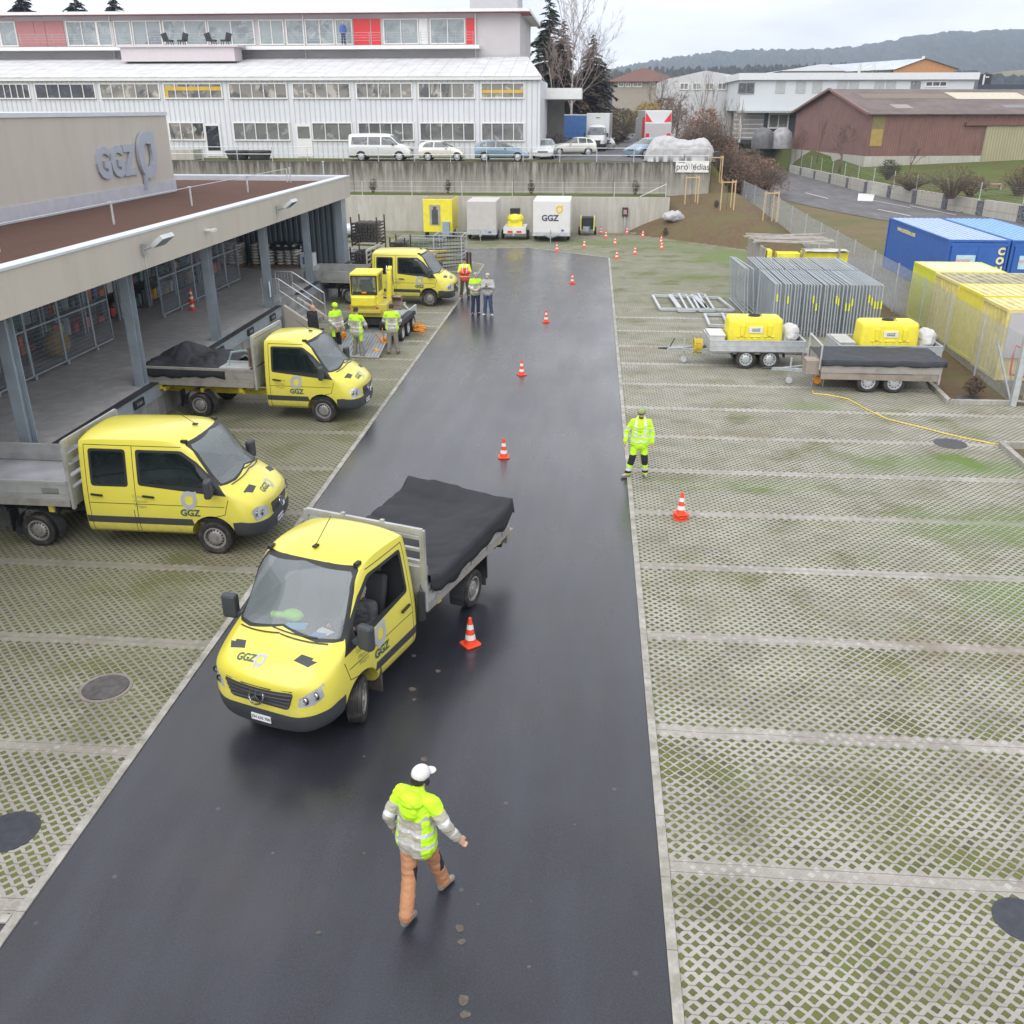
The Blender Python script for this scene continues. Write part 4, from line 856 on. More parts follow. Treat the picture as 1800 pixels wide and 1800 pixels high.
def white_block():
    Y = 150
    t = thing('office_building', 'white flat roofed office block with a dark recessed ground floor behind the brown shed', 'building')
    def P(px, py): return AY(px, py, Y)
    X0 = P(1303, 150)[0]; X1 = P(1712, 150)[0]; zt = P(1500, 128)[1]; zm_ = P(1400, 195)[1]
    cl = M('white_panel_cladding', (.60, .635, .66), .4, var=.03, sc=.3)
    b = MB(); b.box(X0, X1, Y, Y+22, zm_, zt-.9); b.obj('upper_wall', cl, t)
    b = MB(); b.box(X0-.5, X1+.4, Y-.5, Y+22.5, zt-.9, zt); b.obj('parapet', M('white_parapet', (.66, .69, .71), .4, var=.03), t)
    b = MB(); b.box(X0+1, X1, Y+1.2, Y+21, 3.4, zm_); b.obj('ground_floor', M('dark_ground_floor', (.05, .055, .065), .5), t)
    b = MB(); b.box(X0-.4, X1+.4, Y-1.6, Y, zm_-.25, zm_+.02); b.obj('canopy', M('grey_green_canopy', (.33, .37, .37), .6), t)
    b = MB(); b.box(X0+.2, X0+.5, Y-.5, Y-.2, 3.6, zm_); b.obj('post', MAT['white_trim'], t)
    x0 = P(1310, 0)[0]; x1 = P(1366, 0)[0]; z0 = P(0, 245)[1]+.2
    b = MB(); b.box(x0, x1, Y+1.0, Y+1.19, z0, zm_-.3); 
    dm = NT('roller_door'); p = dm.pos(); x, y, z = dm.xyz(p); f = dm.m('LESS_THAN', dm.m('FRACT', dm.m('DIVIDE', z, .6)), .15)
    dm.set(color=dm.mix(dm.ramp(dm.noise(p, .8, 3), .4, .6), (.30, .28, .28), (.42, .39, .38)), rough=.4); b.obj('roller_door', dm.mat, t)
    for k in range(6): 
        z = z0+(k+.5)*(zm_-.3-z0)/6; b = MB(); b.box(x0, x1, Y+.96, Y+.995, z-.06, z+.06); b.obj('door_bar', MAT['frame_white'], t)
    xa = P(1374, 0)[0]; wpart(t, xa, xa+3, z0+1.5, zm_-.3, Y+1.1, MAT['pane_grey'], 2, .2)
    wpart(t, P(1311, 0)[0], P(1341, 0)[0], P(0, 167)[1], P(0, 148)[1], Y, MAT['pane_dark'], 2, .1, MAT['frame_grey'], sill=False)
    for a in (1379, 1416, 1446, 1491, 1512, 1558, 1579, 1624):
        b = MB(); xx = P(a, 0)[0]; b.box(xx, xx+1.4, Y-.05, Y-.005, P(0, 166)[1], P(0, 146)[1]); b.obj('blind_window', M('grey_blind', (.42, .44, .44), .6) if a < 1600 else MAT['pane_grey'], t)
    wpart(t, P(1650, 0)[0], P(1690, 0)[0], P(0, 156)[1], P(0, 146)[1], Y, MAT['pane_dark'], 3, .15, sill=False)
    # flat sculptures / covered boats by the entrance
    for px, c in ((1342, .12), (1372, .30)):
        q = P(px, 240); g = thing('covered_boat', 'grey upright covered boat hull %s by the white office block' % ('left' if c < .2 else 'right'), 'boat', (q[0]-2, Y-12, 3.2))
        b = MB(); b.lathe([(1.5, 0), (1.55, 1.0), (1.3, 2.0), (.7, 2.5), (0, 2.65)], n=16); b.obj('cover', M('grey_tarpaulin', (c, c, c*1.05), .6, var=.3, sc=2), g, smooth='all')
        b = MB(); b.box(-1.2, 1.2, -.4, .4, -.1, .1); b.obj('cradle', MAT['darkmetal'], g)
    # second white hall and brown roofed house further left
    t = thing('industrial_hall', 'white sawtooth roofed hall seen through the bare trees', 'building'); Y2 = 165
    p0 = AY(1190, 190, Y2); p1 = AY(1300, 130, Y2)
    b = MB(); b.prism([(p0[0]-2, 3.5), (p1[0], 3.5), (p1[0], p1[1]-.3), (AY(1250, 0, Y2)[0], AY(0, 128, Y2)[1]), (p0[0]-2, AY(0, 142, Y2)[1])], Y2, Y2+25, 0, 'xz'); b.obj('wall', M('white_hall_wall', (.52, .52, .53), .6, var=.05), t)
    for k in range(5):
        wpart(t, p0[0]+.2+k*2, p0[0]+1.6+k*2, AY(0, 160, Y2)[1], AY(0, 148, Y2)[1], Y2, MAT['pane_grey'], 2, .12)
    t = thing('house', 'beige house with a wide brown hipped roof behind the bare trees', 'house'); Y3 = 205
    q = lambda px, py: AY(px, py, Y3)
    b = MB(); b.box(q(1085, 0)[0], q(1203, 0)[0], Y3, Y3+14, 7, q(0, 146)[1]); b.obj('wall', M('beige_render', (.36, .32, .27), .8), t)
    x0, x1, ze, zr = q(1072, 0)[0], q(1210, 0)[0], q(0, 146)[1], q(0, 121)[1]; xm = (x0+x1)/2
    b = MB(); b.add([(x0, Y3-1, ze), (x1, Y3-1, ze), (x1, Y3+15, ze), (x0, Y3+15, ze), (xm-.5, Y3+7, zr), (xm+.5, Y3+7, zr)], [(0, 1, 5, 4), (1, 2, 5), (2, 3, 4, 5), (3, 0, 4), (0, 3, 2, 1)]); b.obj('roof', M('brown_tiles', (.14, .065, .05), .8, var=.2), t)
    for a, c in ((1093, 1103), (1106, 1116), (1119, 1136), (1150, 1160)): wpart(t, q(a, 0)[0], q(c, 0)[0], q(0, 155)[1], q(0, 146.5)[1]-.1, Y3, MAT['pane_mixed'], 2, .15, sill=False)
    # roofs beyond the white block
    t = thing('industrial_hall', 'hall with an orange gable and pale solar roof behind the white block', 'building'); Y4 = 230
    q = lambda px, py: AY(px, py, Y4)
    a, m, c = q(1590, 0)[0], q(1642, 0)[0], q(1700, 0)[0]; zb = 6; ze = q(0, 127)[1]; zr = q(0, 109)[1]
    b = MB(); b.prism([(a, zb), (c, zb), (c, ze), (m, zr), (a, ze)], Y4, Y4+.5, 0, 'xz'); b.obj('gable', M('orange_gable', (.50, .24, .09), .7), t)
    a2 = q(1455, 0)[0]-2
    b = MB(); b.add([(a, Y4-.5, ze), (m, Y4-.5, zr), (m-16, Y4+40, zr), (a2-8, Y4+40, ze)], [(0, 1, 2, 3)]); b.add([(m, Y4-.5, zr), (c+1, Y4-.5, ze), (c-5, Y4+40, ze), (m-16, Y4+40, zr)], [(0, 1, 2, 3)]); b.obj('roof', M('solar_roof', (.38, .44, .55), .2, .3, var=.2, sc=.3), t)
    for px in (1540, 1566, 1600, 1655): b = MB(); z = q(0, 125)[1]; b.tube((q(px, 0)[0], Y4+6, z-1), (q(px, 0)[0], Y4+6, z+(2.6 if px > 1600 else 1.2)), .35, n=6); b.obj('vent', MAT['white_trim'], t)
    t = thing('industrial_hall', 'low grey hipped roof left of the orange gable beyond the white block', 'building'); Y5 = 240; q = lambda px, py: AY(px, py, Y5)
    b = MB(); a, c, m = q(1385, 0)[0], q(1505, 0)[0], q(1472, 0)[0]; b.add([(a, Y5, q(0, 129)[1]), (c, Y5, q(0, 129)[1]), (c, Y5+20, q(0, 129)[1]), (a, Y5+20, q(0, 129)[1]), (m, Y5+10, q(0, 115)[1]), (m+2, Y5+10, q(0, 115)[1])], [(0, 1, 5, 4), (1, 2, 5), (2, 3, 4, 5), (3, 0, 4)]); b.obj('roof', M('pale_grey_roof', (.40, .41, .43), .6), t); b = MB(); b.box(a+.5, c-.5, Y5+.5, Y5+19.5, 6, q(0, 129)[1]); b.obj('wall', MAT['pale_wall'], t)
    t = thing('industrial_hall', 'low dark hall with a round black tank at the right edge of the far buildings', 'building'); Y6 = 190; q = lambda px, py: AY(px, py, Y6)
    b = MB(); b.box(q(1712, 0)[0], q(1850, 0)[0], Y6, Y6+20, 5, q(0, 152)[1]); b.obj('wall', M('navy_wall', (.04, .05, .09), .5), t)
    b = MB(); b.tube((q(1768, 0)[0], Y6+4, q(0, 152)[1]), (q(1768, 0)[0], Y6+4, q(0, 134)[1]), 1.5, n=18); b.obj('tank', MAT['black'], t)
    b = MB(); b.box(q(1706, 0)[0], q(1731, 0)[0], Y6-4, Y6-1, 5, q(0, 139)[1]); b.obj('louvre_box', M('grey_louvres', (.14, .14, .16), .5), t)
    b = MB(); b.tube((q(1755, 0)[0], Y6, q(0, 152)[1]), (q(1755, 0)[0], Y6, q(0, 136)[1]), .15, n=6); b.tube((q(1758, 0)[0], Y6, q(0, 140)[1]), (q(1764, 0)[0], Y6, q(0, 140)[1]), .1, n=5); b.obj('pipe', MAT['white_trim'], t)
    # blue lorry box and low clutter beside the canopy
long_white(); upper_white(); depot(); stairs(); cages(); pallets(); walls(); SHED = hangar(); white_block()
balcony_seat(308, 'dark garden chairs left of centre on the bay roof'); balcony_seat(384, 'dark garden chairs right of centre on the bay roof')
# ---------------- vehicles ----------------
def paint_mat(name, col, rough=.28, coat=.6, dirt=(.30, .27, .16)):
    t = NT(name); p = t.obj(); z = t.xyz(p)[2]; g = t.n('ShaderNodeNewGeometry').outputs['Backfacing']
    c = t.mix(t.ramp(t.noise(p, 1.2, 4), .3, .7), tuple(q*.95 for q in col), col)
    d = t.m('MULTIPLY', t.step(z, 1.0, .35), t.step(t.noise(p, 5, 6, .7), .35, .7))
    c = t.mix(t.m('MULTIPLY', d, .55), c, dirt); c = t.mix(g, c, (.03, .03, .032))
    t.set(color=c, rough=t.m('ADD', rough, t.m('MULTIPLY', d, .4)), coat=coat, spec=.5); t.b.inputs['Coat Roughness'].default_value = .08
    return t.mat
YEL = (.70, .63, .078)
MAT['yellow'] = paint_mat('yellow_paintwork', YEL)
MAT['yellow_pl'] = M('yellow_plastic', (.80, .70, .05), .42, var=.05, dirt=(.62, .55, .08), dsc=2)
MAT['bumper'] = M('dark_grey_plastic', (.045, .05, .058), .5, var=.12, bump=.002, bsc=90)
MAT['stripe'] = M('grey_rubbing_strip', (.045, .048, .052), .5, var=.1)
MAT['tyre'] = M('tyre_rubber', (.022, .021, .021), .75, var=.3, sc=8, dirt=(.11, .095, .08), dsc=4)
MAT['rim'] = M('steel_rim', (.34, .33, .32), .45, .5, var=.2, dirt=(.18, .14, .11), dsc=5)
MAT['alu'] = M('aluminium_board', (.50, .51, .50), .42, .45, var=.15, sc=2, dirt=(.30, .28, .25), dsc=2.5)
MAT['alu_dirty'] = M('dirty_aluminium', (.36, .34, .31), .6, .3, var=.25, sc=3, dirt=(.20, .17, .14), dsc=3)
MAT['wscreen'] = glass('windscreen_glass', (.30, .345, .37), .48, .05)  # pale base colour paints in the sky reflected by the glass
MAT['sglass'] = glass('tinted_side_glass', (.012, .02, .02), .72, .02)
MAT['lamp'] = M('headlamp_glass', (.60, .62, .63), .08, .5, var=.12, sc=9)
MAT['chrome'] = M('chrome', (.7, .7, .72), .12, 1, var=.05)
MAT['white_paint'] = M('white_print', (.74, .76, .78), .45, var=.03)
MAT['grey_print'] = M('dark_green_print', (.05, .10, .09), .5, var=.03)
MAT['pale_print'] = M('faint_grey_print', (.38, .38, .12), .5, var=.03)
MAT['tarp'] = M('black_tarpaulin', (.014, .015, .020), .68, var=.35, sc=1.4, bump=.01, bsc=7, dirt=(.024, .026, .032), dsc=.8)
MAT['seat'] = M('dark_seat_cloth', (.04, .045, .05), .9)
MAT['orange'] = M('orange_lens', (.85, .28, .02), .3)
MAT['red'] = M('red_lens', (.6, .02, .015), .3)
MAT['yellow_frame'] = M('yellow_chassis', (.62, .50, .03), .5, var=.2, dirt=(.25, .20, .08), dsc=4)

def loft(stations, name='t', sub=2, cutters=(), creases=()):
    """closed body from half sections [(x,y,z)...] (first and last point on the centre plane); returns a bmesh after rounding and wheel cuts"""
    bm = bmesh.new(); rows = []
    for st in stations:
        L = [bm.verts.new(p) for p in st]; Rr = [L[0]]+[bm.verts.new((p[0], -p[1], p[2])) for p in st[1:-1]]+[L[-1]]; rows.append((L, Rr))
    for (A, B), (C, D) in zip(rows, rows[1:]):
        for k in range(len(A)-1):
            bm.faces.new((A[k], A[k+1], C[k+1], C[k])); bm.faces.new((B[k], D[k], D[k+1], B[k+1]))
    for (A, B) in (rows[0], rows[-1]):
        for k in range(len(A)-1):
            vs_ = [A[k], A[k+1], B[k+1], B[k]]; u = []
            for v in vs_:
                if v not in u: u.append(v)
            bm.faces.new(u)
    cl = bm.edges.layers.float.new('crease_edge')
    for kind, i, k0, k1, cv in creases:      # 'L' along the body at row k0 for stations i..k1, 'R' across at station i for rows k0..k1
        for side_ in (0, 1):
            if kind == 'L': prs = [(rows[a][side_][k0], rows[a+1][side_][k0]) for a in range(i, k1)]
            else: prs = [(rows[i][side_][a], rows[i][side_][a+1]) for a in range(k0, k1)]
            for a, b in prs:
                ed = bm.edges.get((a, b))
                if ed: ed[cl] = cv
    bmesh.ops.recalc_face_normals(bm, faces=bm.faces)
    me = bpy.data.meshes.new(name); bm.to_mesh(me); bm.free(); o = bpy.data.objects.new(name, me); COL.objects.link(o)
    s = o.modifiers.new('s', 'SUBSURF'); s.levels = sub; s.render_levels = sub
    tmp = []
    for (x, y0, y1, z, r) in cutters:
        c = MB(); c.tube((x, y0, z), (x, y1, z), r, n=40); c.box(x-r, x+r, y0, y1, -.3, z-.0); 
        cc = MB(); P = [(x+r*cos(a*pi/20), z+r*sin(a*pi/20)) for a in range(21)]+[(x-r, -.3), (x+r, -.3)]
        cc.prism(P, y0, y1, 0, 'xz'); co = cc.obj('c', [MAT['black']]); me.materials.clear()
        b = o.modifiers.new('b', 'BOOLEAN'); b.operation = 'DIFFERENCE'; b.object = co; b.solver = 'EXACT'; tmp.append(co)
    bpy.context.view_layer.update()
    m2 = bpy.data.meshes.new_from_object(o.evaluated_get(bpy.context.evaluated_depsgraph_get()))
    bm = bmesh.new(); bm.from_mesh(m2)
    for c in tmp: bpy.data.objects.remove(c)
    bpy.data.objects.remove(o); bpy.data.meshes.remove(m2)
    for f in bm.faces: f.material_index = 0
    return bm
def region(bm, poly, plane, flt, mi):
    """cut the outline of a convex polygon into the surface, give the inside material index mi"""
    ax = {'xz': (0, 2), 'yz': (1, 2), 'xy': (0, 1)}[plane]
    n = len(poly); area = sum(poly[i][0]*poly[(i+1) % n][1]-poly[(i+1) % n][0]*poly[i][1] for i in range(n))
    if area < 0: poly = poly[::-1]
    lo = [min(p[k] for p in poly)-.04 for k in (0, 1)]; hi = [max(p[k] for p in poly)+.04 for k in (0, 1)]
    def near(f):
        a = [v.co[ax[0]] for v in f.verts]; b = [v.co[ax[1]] for v in f.verts]
        return max(a) > lo[0] and min(a) < hi[0] and max(b) > lo[1] and min(b) < hi[1] and flt(f)
    for i in range(n):
        p, q = poly[i], poly[(i+1) % n]; dx_, dy_ = q[0]-p[0], q[1]-p[1]
        no = [0, 0, 0]; no[ax[0]] = dy_; no[ax[1]] = -dx_; co = [0, 0, 0]; co[ax[0]] = p[0]; co[ax[1]] = p[1]
        fs = [f for f in bm.faces if near(f)]
        ge = set(fs)
        for f in fs: ge.update(f.edges); ge.update(f.verts)
        bmesh.ops.bisect_plane(bm, geom=list(ge), dist=1e-5, plane_co=co, plane_no=no)
    out = []
    for f in bm.faces:
        if not flt(f): continue
        c = f.calc_center_median(); a, b = c[ax[0]], c[ax[1]]
        if all((poly[(i+1) % n][0]-poly[i][0])*(b-poly[i][1])-(poly[(i+1) % n][1]-poly[i][1])*(a-poly[i][0]) > 0 for i in range(n)): f.material_index = mi; out.append(f)
    return out
def rnd(poly, r=.06, k=3):
    """round the corners of a polygon"""
    n = len(poly); out = []
    for i in range(n):
        p = Vector(poly[i]); a = Vector(poly[i-1]); b = Vector(poly[(i+1) % n]); ra = min(r, (a-p).length*.4); rb = min(r, (b-p).length*.4)
        A = p+(a-p).normalized()*ra; B = p+(b-p).normalized()*rb
        for j in range(k+1):
            t = j/k; out.append(tuple(A*(1-t)**2+p*2*t*(1-t)+B*t*t))
    return out
def split_parts(bm, spec, parent, offs={}):
    """spec: list of (index, part name, material); separate meshes by material index"""
    res = {}
    for mi, name, mat in spec:
        fs = [f for f in bm.faces if f.material_index == mi]
        if not fs or mat is None: continue
        ids = {}; v = []; F = []
        for f in fs:
            idx = []
            for w in f.verts:
                if w.index not in ids: ids[w.index] = len(v); v.append(w.co.copy())
                idx.append(ids[w.index])
            F.append(idx)
        me = bpy.data.meshes.new(name); me.from_pydata([tuple(a) for a in v], [], F); me.materials.append(mat)
        me.polygons.foreach_set('use_smooth', [True]*len(me.polygons)); me.set_sharp_from_angle(angle=R(42)); me.update()
        o = bpy.data.objects.new(name, me); COL.objects.link(o); o.parent = parent; res[name] = res.get(name, []) + [o]
    return res
def make_wheel(parent, x, y, r=.345, w=.23, steer=0, rimc=None, rr=.21, slots=16, name='wheel', z=None):
    s = 1 if y > 0 else -1; z = r if z is None else z
    o = MB(); T = Matrix.Translation((x, y, z)) @ Matrix.Rotation(steer, 4, 'Z') @ Matrix.Rotation(0 if s > 0 else pi, 4, 'Z')
    o.T = T; h = w/2
    prof = [(rr+.0, h*.55), (rr+.02, h*.9), (r*.86, h), (r*.97, h*.86), (r, h*.6)]
    for k in (.45, .15, -.15, -.45): prof += [(r, h*(k+.09)), (r-.012, h*(k+.05)), (r-.012, h*(k-.05)), (r, h*(k-.09))]
    prof += [(r, -h*.6), (r*.97, -h*.86), (r*.86, -h), (rr, -h*.8)]
    o.lathe(prof, 'y', 32); e = o.obj(name, MAT['tyre'], parent, smooth=30)
    q = MB(); q.T = T
    q.lathe([(rr+.01, h*.6), (rr+.015, h*.86), (rr-.012, h*.88), (rr-.03, h*.45), (rr*.62, h*.72), (rr*.5, h*.80), (rr*.30, h*.80), (rr*.28, h*.95), (0, h*.97)], 'y', 32)
    q.obj('rim', rimc or MAT['rim'], e, smooth=30)
    d = MB(); d.T = T
    for k in range(slots):
        a = 2*pi*k/slots; c = Vector((cos(a)*rr*.80, 0, sin(a)*rr*.80)); t_ = Vector((-sin(a), 0, cos(a)))
        dd = Vector((cos(a), 0, sin(a))); yy = h*.70
        d.add([c-t_*.014-dd*.022+Vector((0, yy-.014, 0)), c+t_*.014-dd*.022+Vector((0, yy-.014, 0)), c+t_*.017+dd*.022+Vector((0, yy-.045, 0)), c-t_*.017+dd*.022+Vector((0, yy-.045, 0))], [(0, 1, 2, 3)])
    d2 = [(a[0], a[1], a[2]) for a in d.v]
    d.v = [tuple(Vector(a)+(T.to_3x3() @ Vector((0, .022, 0)))) for a in d2]
    d.obj('rim_slot', MAT['black'], e); return e
parent_bvh = {}
def sprinter_cab(parent, xb, double, steer=0, new=True, open_window=False, open_items=False):
    """cab shell of a large van chassis; front axle at x=0, facing +x, left is +y"""
    K = lambda *a: list(a)
    def body(x, w=1.0, zt=2.36, front=0):
        return [(x, 0, .34), (x, .80, .33), (x, .955*w, .40), (x, .985*w, .66), (x, .985*w, .95), (x, .965*w, 1.25), (x, .86*w, 2.02), (x, .80*w, zt-.09), (x, .44*w, zt-.005), (x, 0, zt)]
    S = [body(xb, .97, 2.30), body(xb+.03, 1.0, 2.34), body(xb+.3)]
    if double: S += [body(xb+1.0, 1, 2.38)]
    S += [body(-.95, 1, 2.385)]
    x = -.45
    S += [[(x, 0, .34), (x, .80, .33), (x, .955, .40), (x, .985, .66), (x, .985, .95), (x, .965, 1.25), (x-.05, .86, 2.02), (x-.04, .795, 2.27), (x+.07, .44, 2.35), (x+.10, 0, 2.36)]]
    S += [[(-.1, 0, .34), (-.1, .80, .33), (-.1, .955, .40), (-.1, .985, .66), (-.1, .985, .95), (-.1, .965, 1.25), (-.24, .885, 1.83), (-.20, .80, 2.03), (-.06, .44, 2.11), (-.02, 0, 2.13)]]
    S += [[(.35, 0, .34), (.35, .80, .33), (.35, .955, .40), (.35, .99, .66), (.35, .985, .95), (.30, .945, 1.27), (.02, .90, 1.50), (.08, .82, 1.58), (.22, .44, 1.67), (.27, 0, 1.70)]]
    S += [[(.55, 0, .34), (.55, .80, .33), (.55, .955, .40), (.55, .99, .66), (.55, .98, .95), (.50, .93, 1.24), (.30, .88, 1.33), (.36, .77, 1.375), (.46, .42, 1.43), (.50, 0, 1.45)]]
    if new:
        S += [[(.80, 0, .34), (.80, .78, .33), (.80, .94, .40), (.80, .98, .66), (.80, .955, .93), (.80, .90, 1.13), (.76, .82, 1.22), (.80, .70, 1.26), (.84, .38, 1.30), (.86, 0, 1.315)]]
        S += [[(.98, 0, .32), (.96, .72, .31), (.93, .86, .40), (.95, .90, .62), (.97, .86, .86), (1.02, .83, 1.02), (1.06, .75, 1.10), (1.12, .61, 1.135), (1.19, .34, 1.16), (1.22, 0, 1.17)]]
        S += [[(1.12, 0, .30), (1.08, .60, .29), (1.06, .76, .36), (1.12, .77, .56), (1.10, .74, .78), (1.13, .70, .93), (1.17, .62, .98), (1.22, .48, 1.01), (1.27, .27, 1.04), (1.28, 0, 1.045)]]
        S += [[(1.17, 0, .30), (1.14, .40, .30), (1.16, .56, .36), (1.23, .57, .54), (1.20, .54, .72), (1.20, .50, .80), (1.215, .44, .83), (1.235, .34, .845), (1.26, .20, .86), (1.265, 0, .865)]]
    else:
        S += [[(.80, 0, .34), (.80, .78, .33), (.80, .94, .40), (.80, .98, .66), (.80, .95, .90), (.80, .88, 1.08), (.78, .80, 1.17), (.82, .68, 1.21), (.86, .38, 1.25), (.88, 0, 1.265)]]
        S += [[(.98, 0, .34), (.96, .72, .33), (.93, .86, .40), (.95, .90, .62), (.97, .86, .82), (1.0, .80, .96), (1.04, .70, 1.04), (1.09, .56, 1.08), (1.13, .34, 1.10), (1.15, 0, 1.115)]]
        S += [[(1.09, 0, .34), (1.05, .60, .33), (1.03, .76, .38), (1.08, .76, .56), (1.07, .70, .74), (1.09, .63, .87), (1.12, .55, .92), (1.15, .43, .95), (1.19, .27, .98), (1.20, 0, .985)]]
        S += [[(1.13, 0, .34), (1.10, .40, .34), (1.11, .54, .38), (1.17, .56, .54), (1.14, .52, .68), (1.14, .47, .75), (1.155, .40, .78), (1.17, .32, .79), (1.19, .20, .80), (1.20, 0, .805)]]
    kf = .78 if new else .80
    S = [[(p[0] if p[0] < .45 else .45+(p[0]-.45)*kf, p[1], p[2]) for p in st] for st in S]
    nS = len(S); h0 = nS-7      # index of the windscreen header station
    cz_ = [('R', 0, 0, 9, .9), ('L', 0, 7, h0, .75), ('L', 0, 6, h0, .2), ('R', h0, 7, 9, .75), ('L', h0, 7, h0+3, .6), ('R', h0+3, 6, 9, .6), ('L', h0+3, 5, nS-2, .35), ('R', nS-2, 6, 9, .25), ('R', nS-1, 1, 8, .4), ('L', 0, 5, h0+2, .35)]
    bm = loft(S, cutters=[(0, .58, 1.2, .37, .455), (0, -1.2, -.58, .37, .455)], creases=cz_)
    bm.normal_update()
    from mathutils.bvhtree import BVHTree
    bvh = BVHTree.FromBMesh(bm); parent_bvh[parent.name] = bvh
    inner = lambda f: abs(f.calc_center_median().y) < .90 and f.calc_center_median().z < .95 and abs(f.calc_center_median().x) < .5 and abs(f.calc_center_median().y) > .55
    side = lambda s: (lambda f: f.normal.y*s > .45 and f.calc_center_median().y*s > .3)
    frt = lambda f: f.normal.x > .15 and f.calc_center_median().x > -.55
    top = lambda f: f.normal.z > .35 and f.calc_center_median().x > .5
    # lower bumper and sills
    P = {}
    bl = .60 if new else .62
    for s in (1, -1):
        region(bm, [(.42, .2), (.42, .72), (.62, .72), (.86, .66), (1.3, .545), (1.3, .2)] if new else [(.42, .2), (.42, .70), (.60, .72), (1.3, .62), (1.3, .2)], 'xz', lambda f: f.calc_center_median().y*s > .0 and not inner(f), 3)
    region(bm, [(xb-.1, .60), (xb-.1, .745), (-.43, .745), (-.43, .60)] if False else [(xb+.02, .60), (xb+.02, .745), (-.40, .745), (-.36, .60)], 'xz', lambda f: abs(f.normal.y) > .6 and abs(f.calc_center_median().y) > .9, 4)
    # windscreen: dark rim, then the glass
    ws = lambda f: f.normal.x > .10 and f.calc_center_median().z > 1.36 and f.calc_center_median().x < .52 and f.calc_center_median().x > -.62 and f.normal.z < .93
    for q in (1, -1):
        region(bm, [(0, 1.465), (q*.55, 1.435), (q*.84, 1.375), (q*.868, 1.43), (q*.815, 1.97), (q*.775, 2.19), (q*.72, 2.235), (0, 2.31)], 'yz', ws, 5)
    for q in (1, -1):
        region(bm, [(0, 1.50), (q*.55, 1.47), (q*.79, 1.425), (q*.82, 1.47), (q*.77, 1.97), (q*.735, 2.145), (q*.69, 2.19), (0, 2.265)], 'yz', ws, 1)
    # side windows
    for s in (1, -1):
        fl = side(s)
        region(bm, rnd([(-1.42, 1.40), (-1.42, 2.10), (-.50, 2.10), (-.12, 1.82), (.16, 1.46), (.36, 1.23)], .06), 'xz', fl, 5)
        w = [(-1.36, 1.45), (-1.36, 2.05), (-.54, 2.05), (-.16, 1.76), (.0, 1.57), (.03, 1.39)]
        region(bm, rnd(w, .06), 'xz', fl, 2 if not (open_window and s > 0) else 9)
        if double:
            region(bm, rnd([(-2.38, 1.36), (-2.38, 2.10), (-1.62, 2.10), (-1.62, 1.36)], .07), 'xz', fl, 5)
            region(bm, rnd([(-2.33, 1.41), (-2.33, 2.05), (-1.67, 2.05), (-1.67, 1.41)], .06), 'xz', fl, 8)
        # door seams
        def seam(a, b, w=.007):
            d = Vector(b)-Vector(a); n_ = Vector((-d.y, d.x)).normalized()*w
            region(bm, [tuple(Vector(a)+n_), tuple(Vector(b)+n_), tuple(Vector(b)-n_), tuple(Vector(a)-n_)], 'xz', fl, 6)
        ss = [((-1.49, .42), (-1.49, 2.17)), ((-1.49, 2.17), (-.5, 2.17)), ((.28, .86), (.36, 1.16)), ((.28, .86), (-.30, .72)), ((-.33, .46), (-.33, .60)), ((-1.49, .42), (-.33, .42)), ((-1.49, 1.02), (.28, 1.02))]
        if double: ss += [((-2.46, .42), (-2.46, 2.17)), ((-2.46, 2.17), (-1.49, 2.17)), ((-2.46, .42), (-1.49, .42)), ((-1.49, 1.02), (-2.46, 1.02)), ((-1.56, .42), (-1.56, .9))]
        for a, b in ss: seam(a, b)
    # grille, lamps, bonnet vents
    if new:
        region(bm, rnd([(-.60, 1.01), (.60, 1.01), (.50, .66), (-.50, .66)], .08), 'yz', lambda f: f.normal.x > .4 and f.calc_center_median().x > .9, 5)
        region(bm, rnd([(-.57, .985), (.57, .985), (.47, .70), (-.47, .70)], .06), 'yz', lambda f: f.normal.x > .4 and f.calc_center_median().x > .9, 7)
        for f in bm.faces:
            if f.material_index == 5 and f.calc_center_median().x > .95 and f.calc_center_median().z < 1.0: f.material_index = 0
        for s in (1, -1): region(bm, [(s*.60, .76), (s*.63, .90), (s*.80, 1.02), (s*.93, 1.09), (s*.93, .92), (s*.80, .79)], 'yz', lambda f: f.normal.x > .12 and f.calc_center_median().x > .78, 10)
    else:
        region(bm, rnd([(-.44, .93), (.44, .93), (.34, .66), (-.34, .66)], .06), 'yz', lambda f: f.normal.x > .3 and f.calc_center_median().x > .9, 7)
        for s in (1, -1): region(bm, rnd([(s*.52, .74), (s*.55, .93), (s*.80, .985), (s*.90, .92), (s*.88, .70)], .05), 'yz', lambda f: f.normal.x > .12 and f.calc_center_median().x > .78, 10)
    for s in (1, -1): region(bm, [(.62, s*.46), (.74, s*.40), (.75, s*.64), (.60, s*.74)], 'xy', lambda f: f.normal.z > .5 and f.calc_center_median().x > .6, 7)
    bm.verts.ensure_lookup_table(); bm.faces.ensure_lookup_table()
    for i, v in enumerate(bm.verts): v.index = i
    spec = [(0, 'body', MAT['yellow']), (6, 'body_seam', MAT['black']), (3, 'bumper', MAT['bumper']), (4, 'rubbing_strip', MAT['stripe']), (5, 'window_seal', MAT['black']), (1, 'windscreen', MAT['wscreen']), (2, 'side_window', MAT['sglass']), (8, 'rear_side_window', MAT['sglass']), (7, 'grille', MAT['bumper']), (10, 'headlight', MAT['lamp'])]
    # split left and right for paired parts
    parts = {}
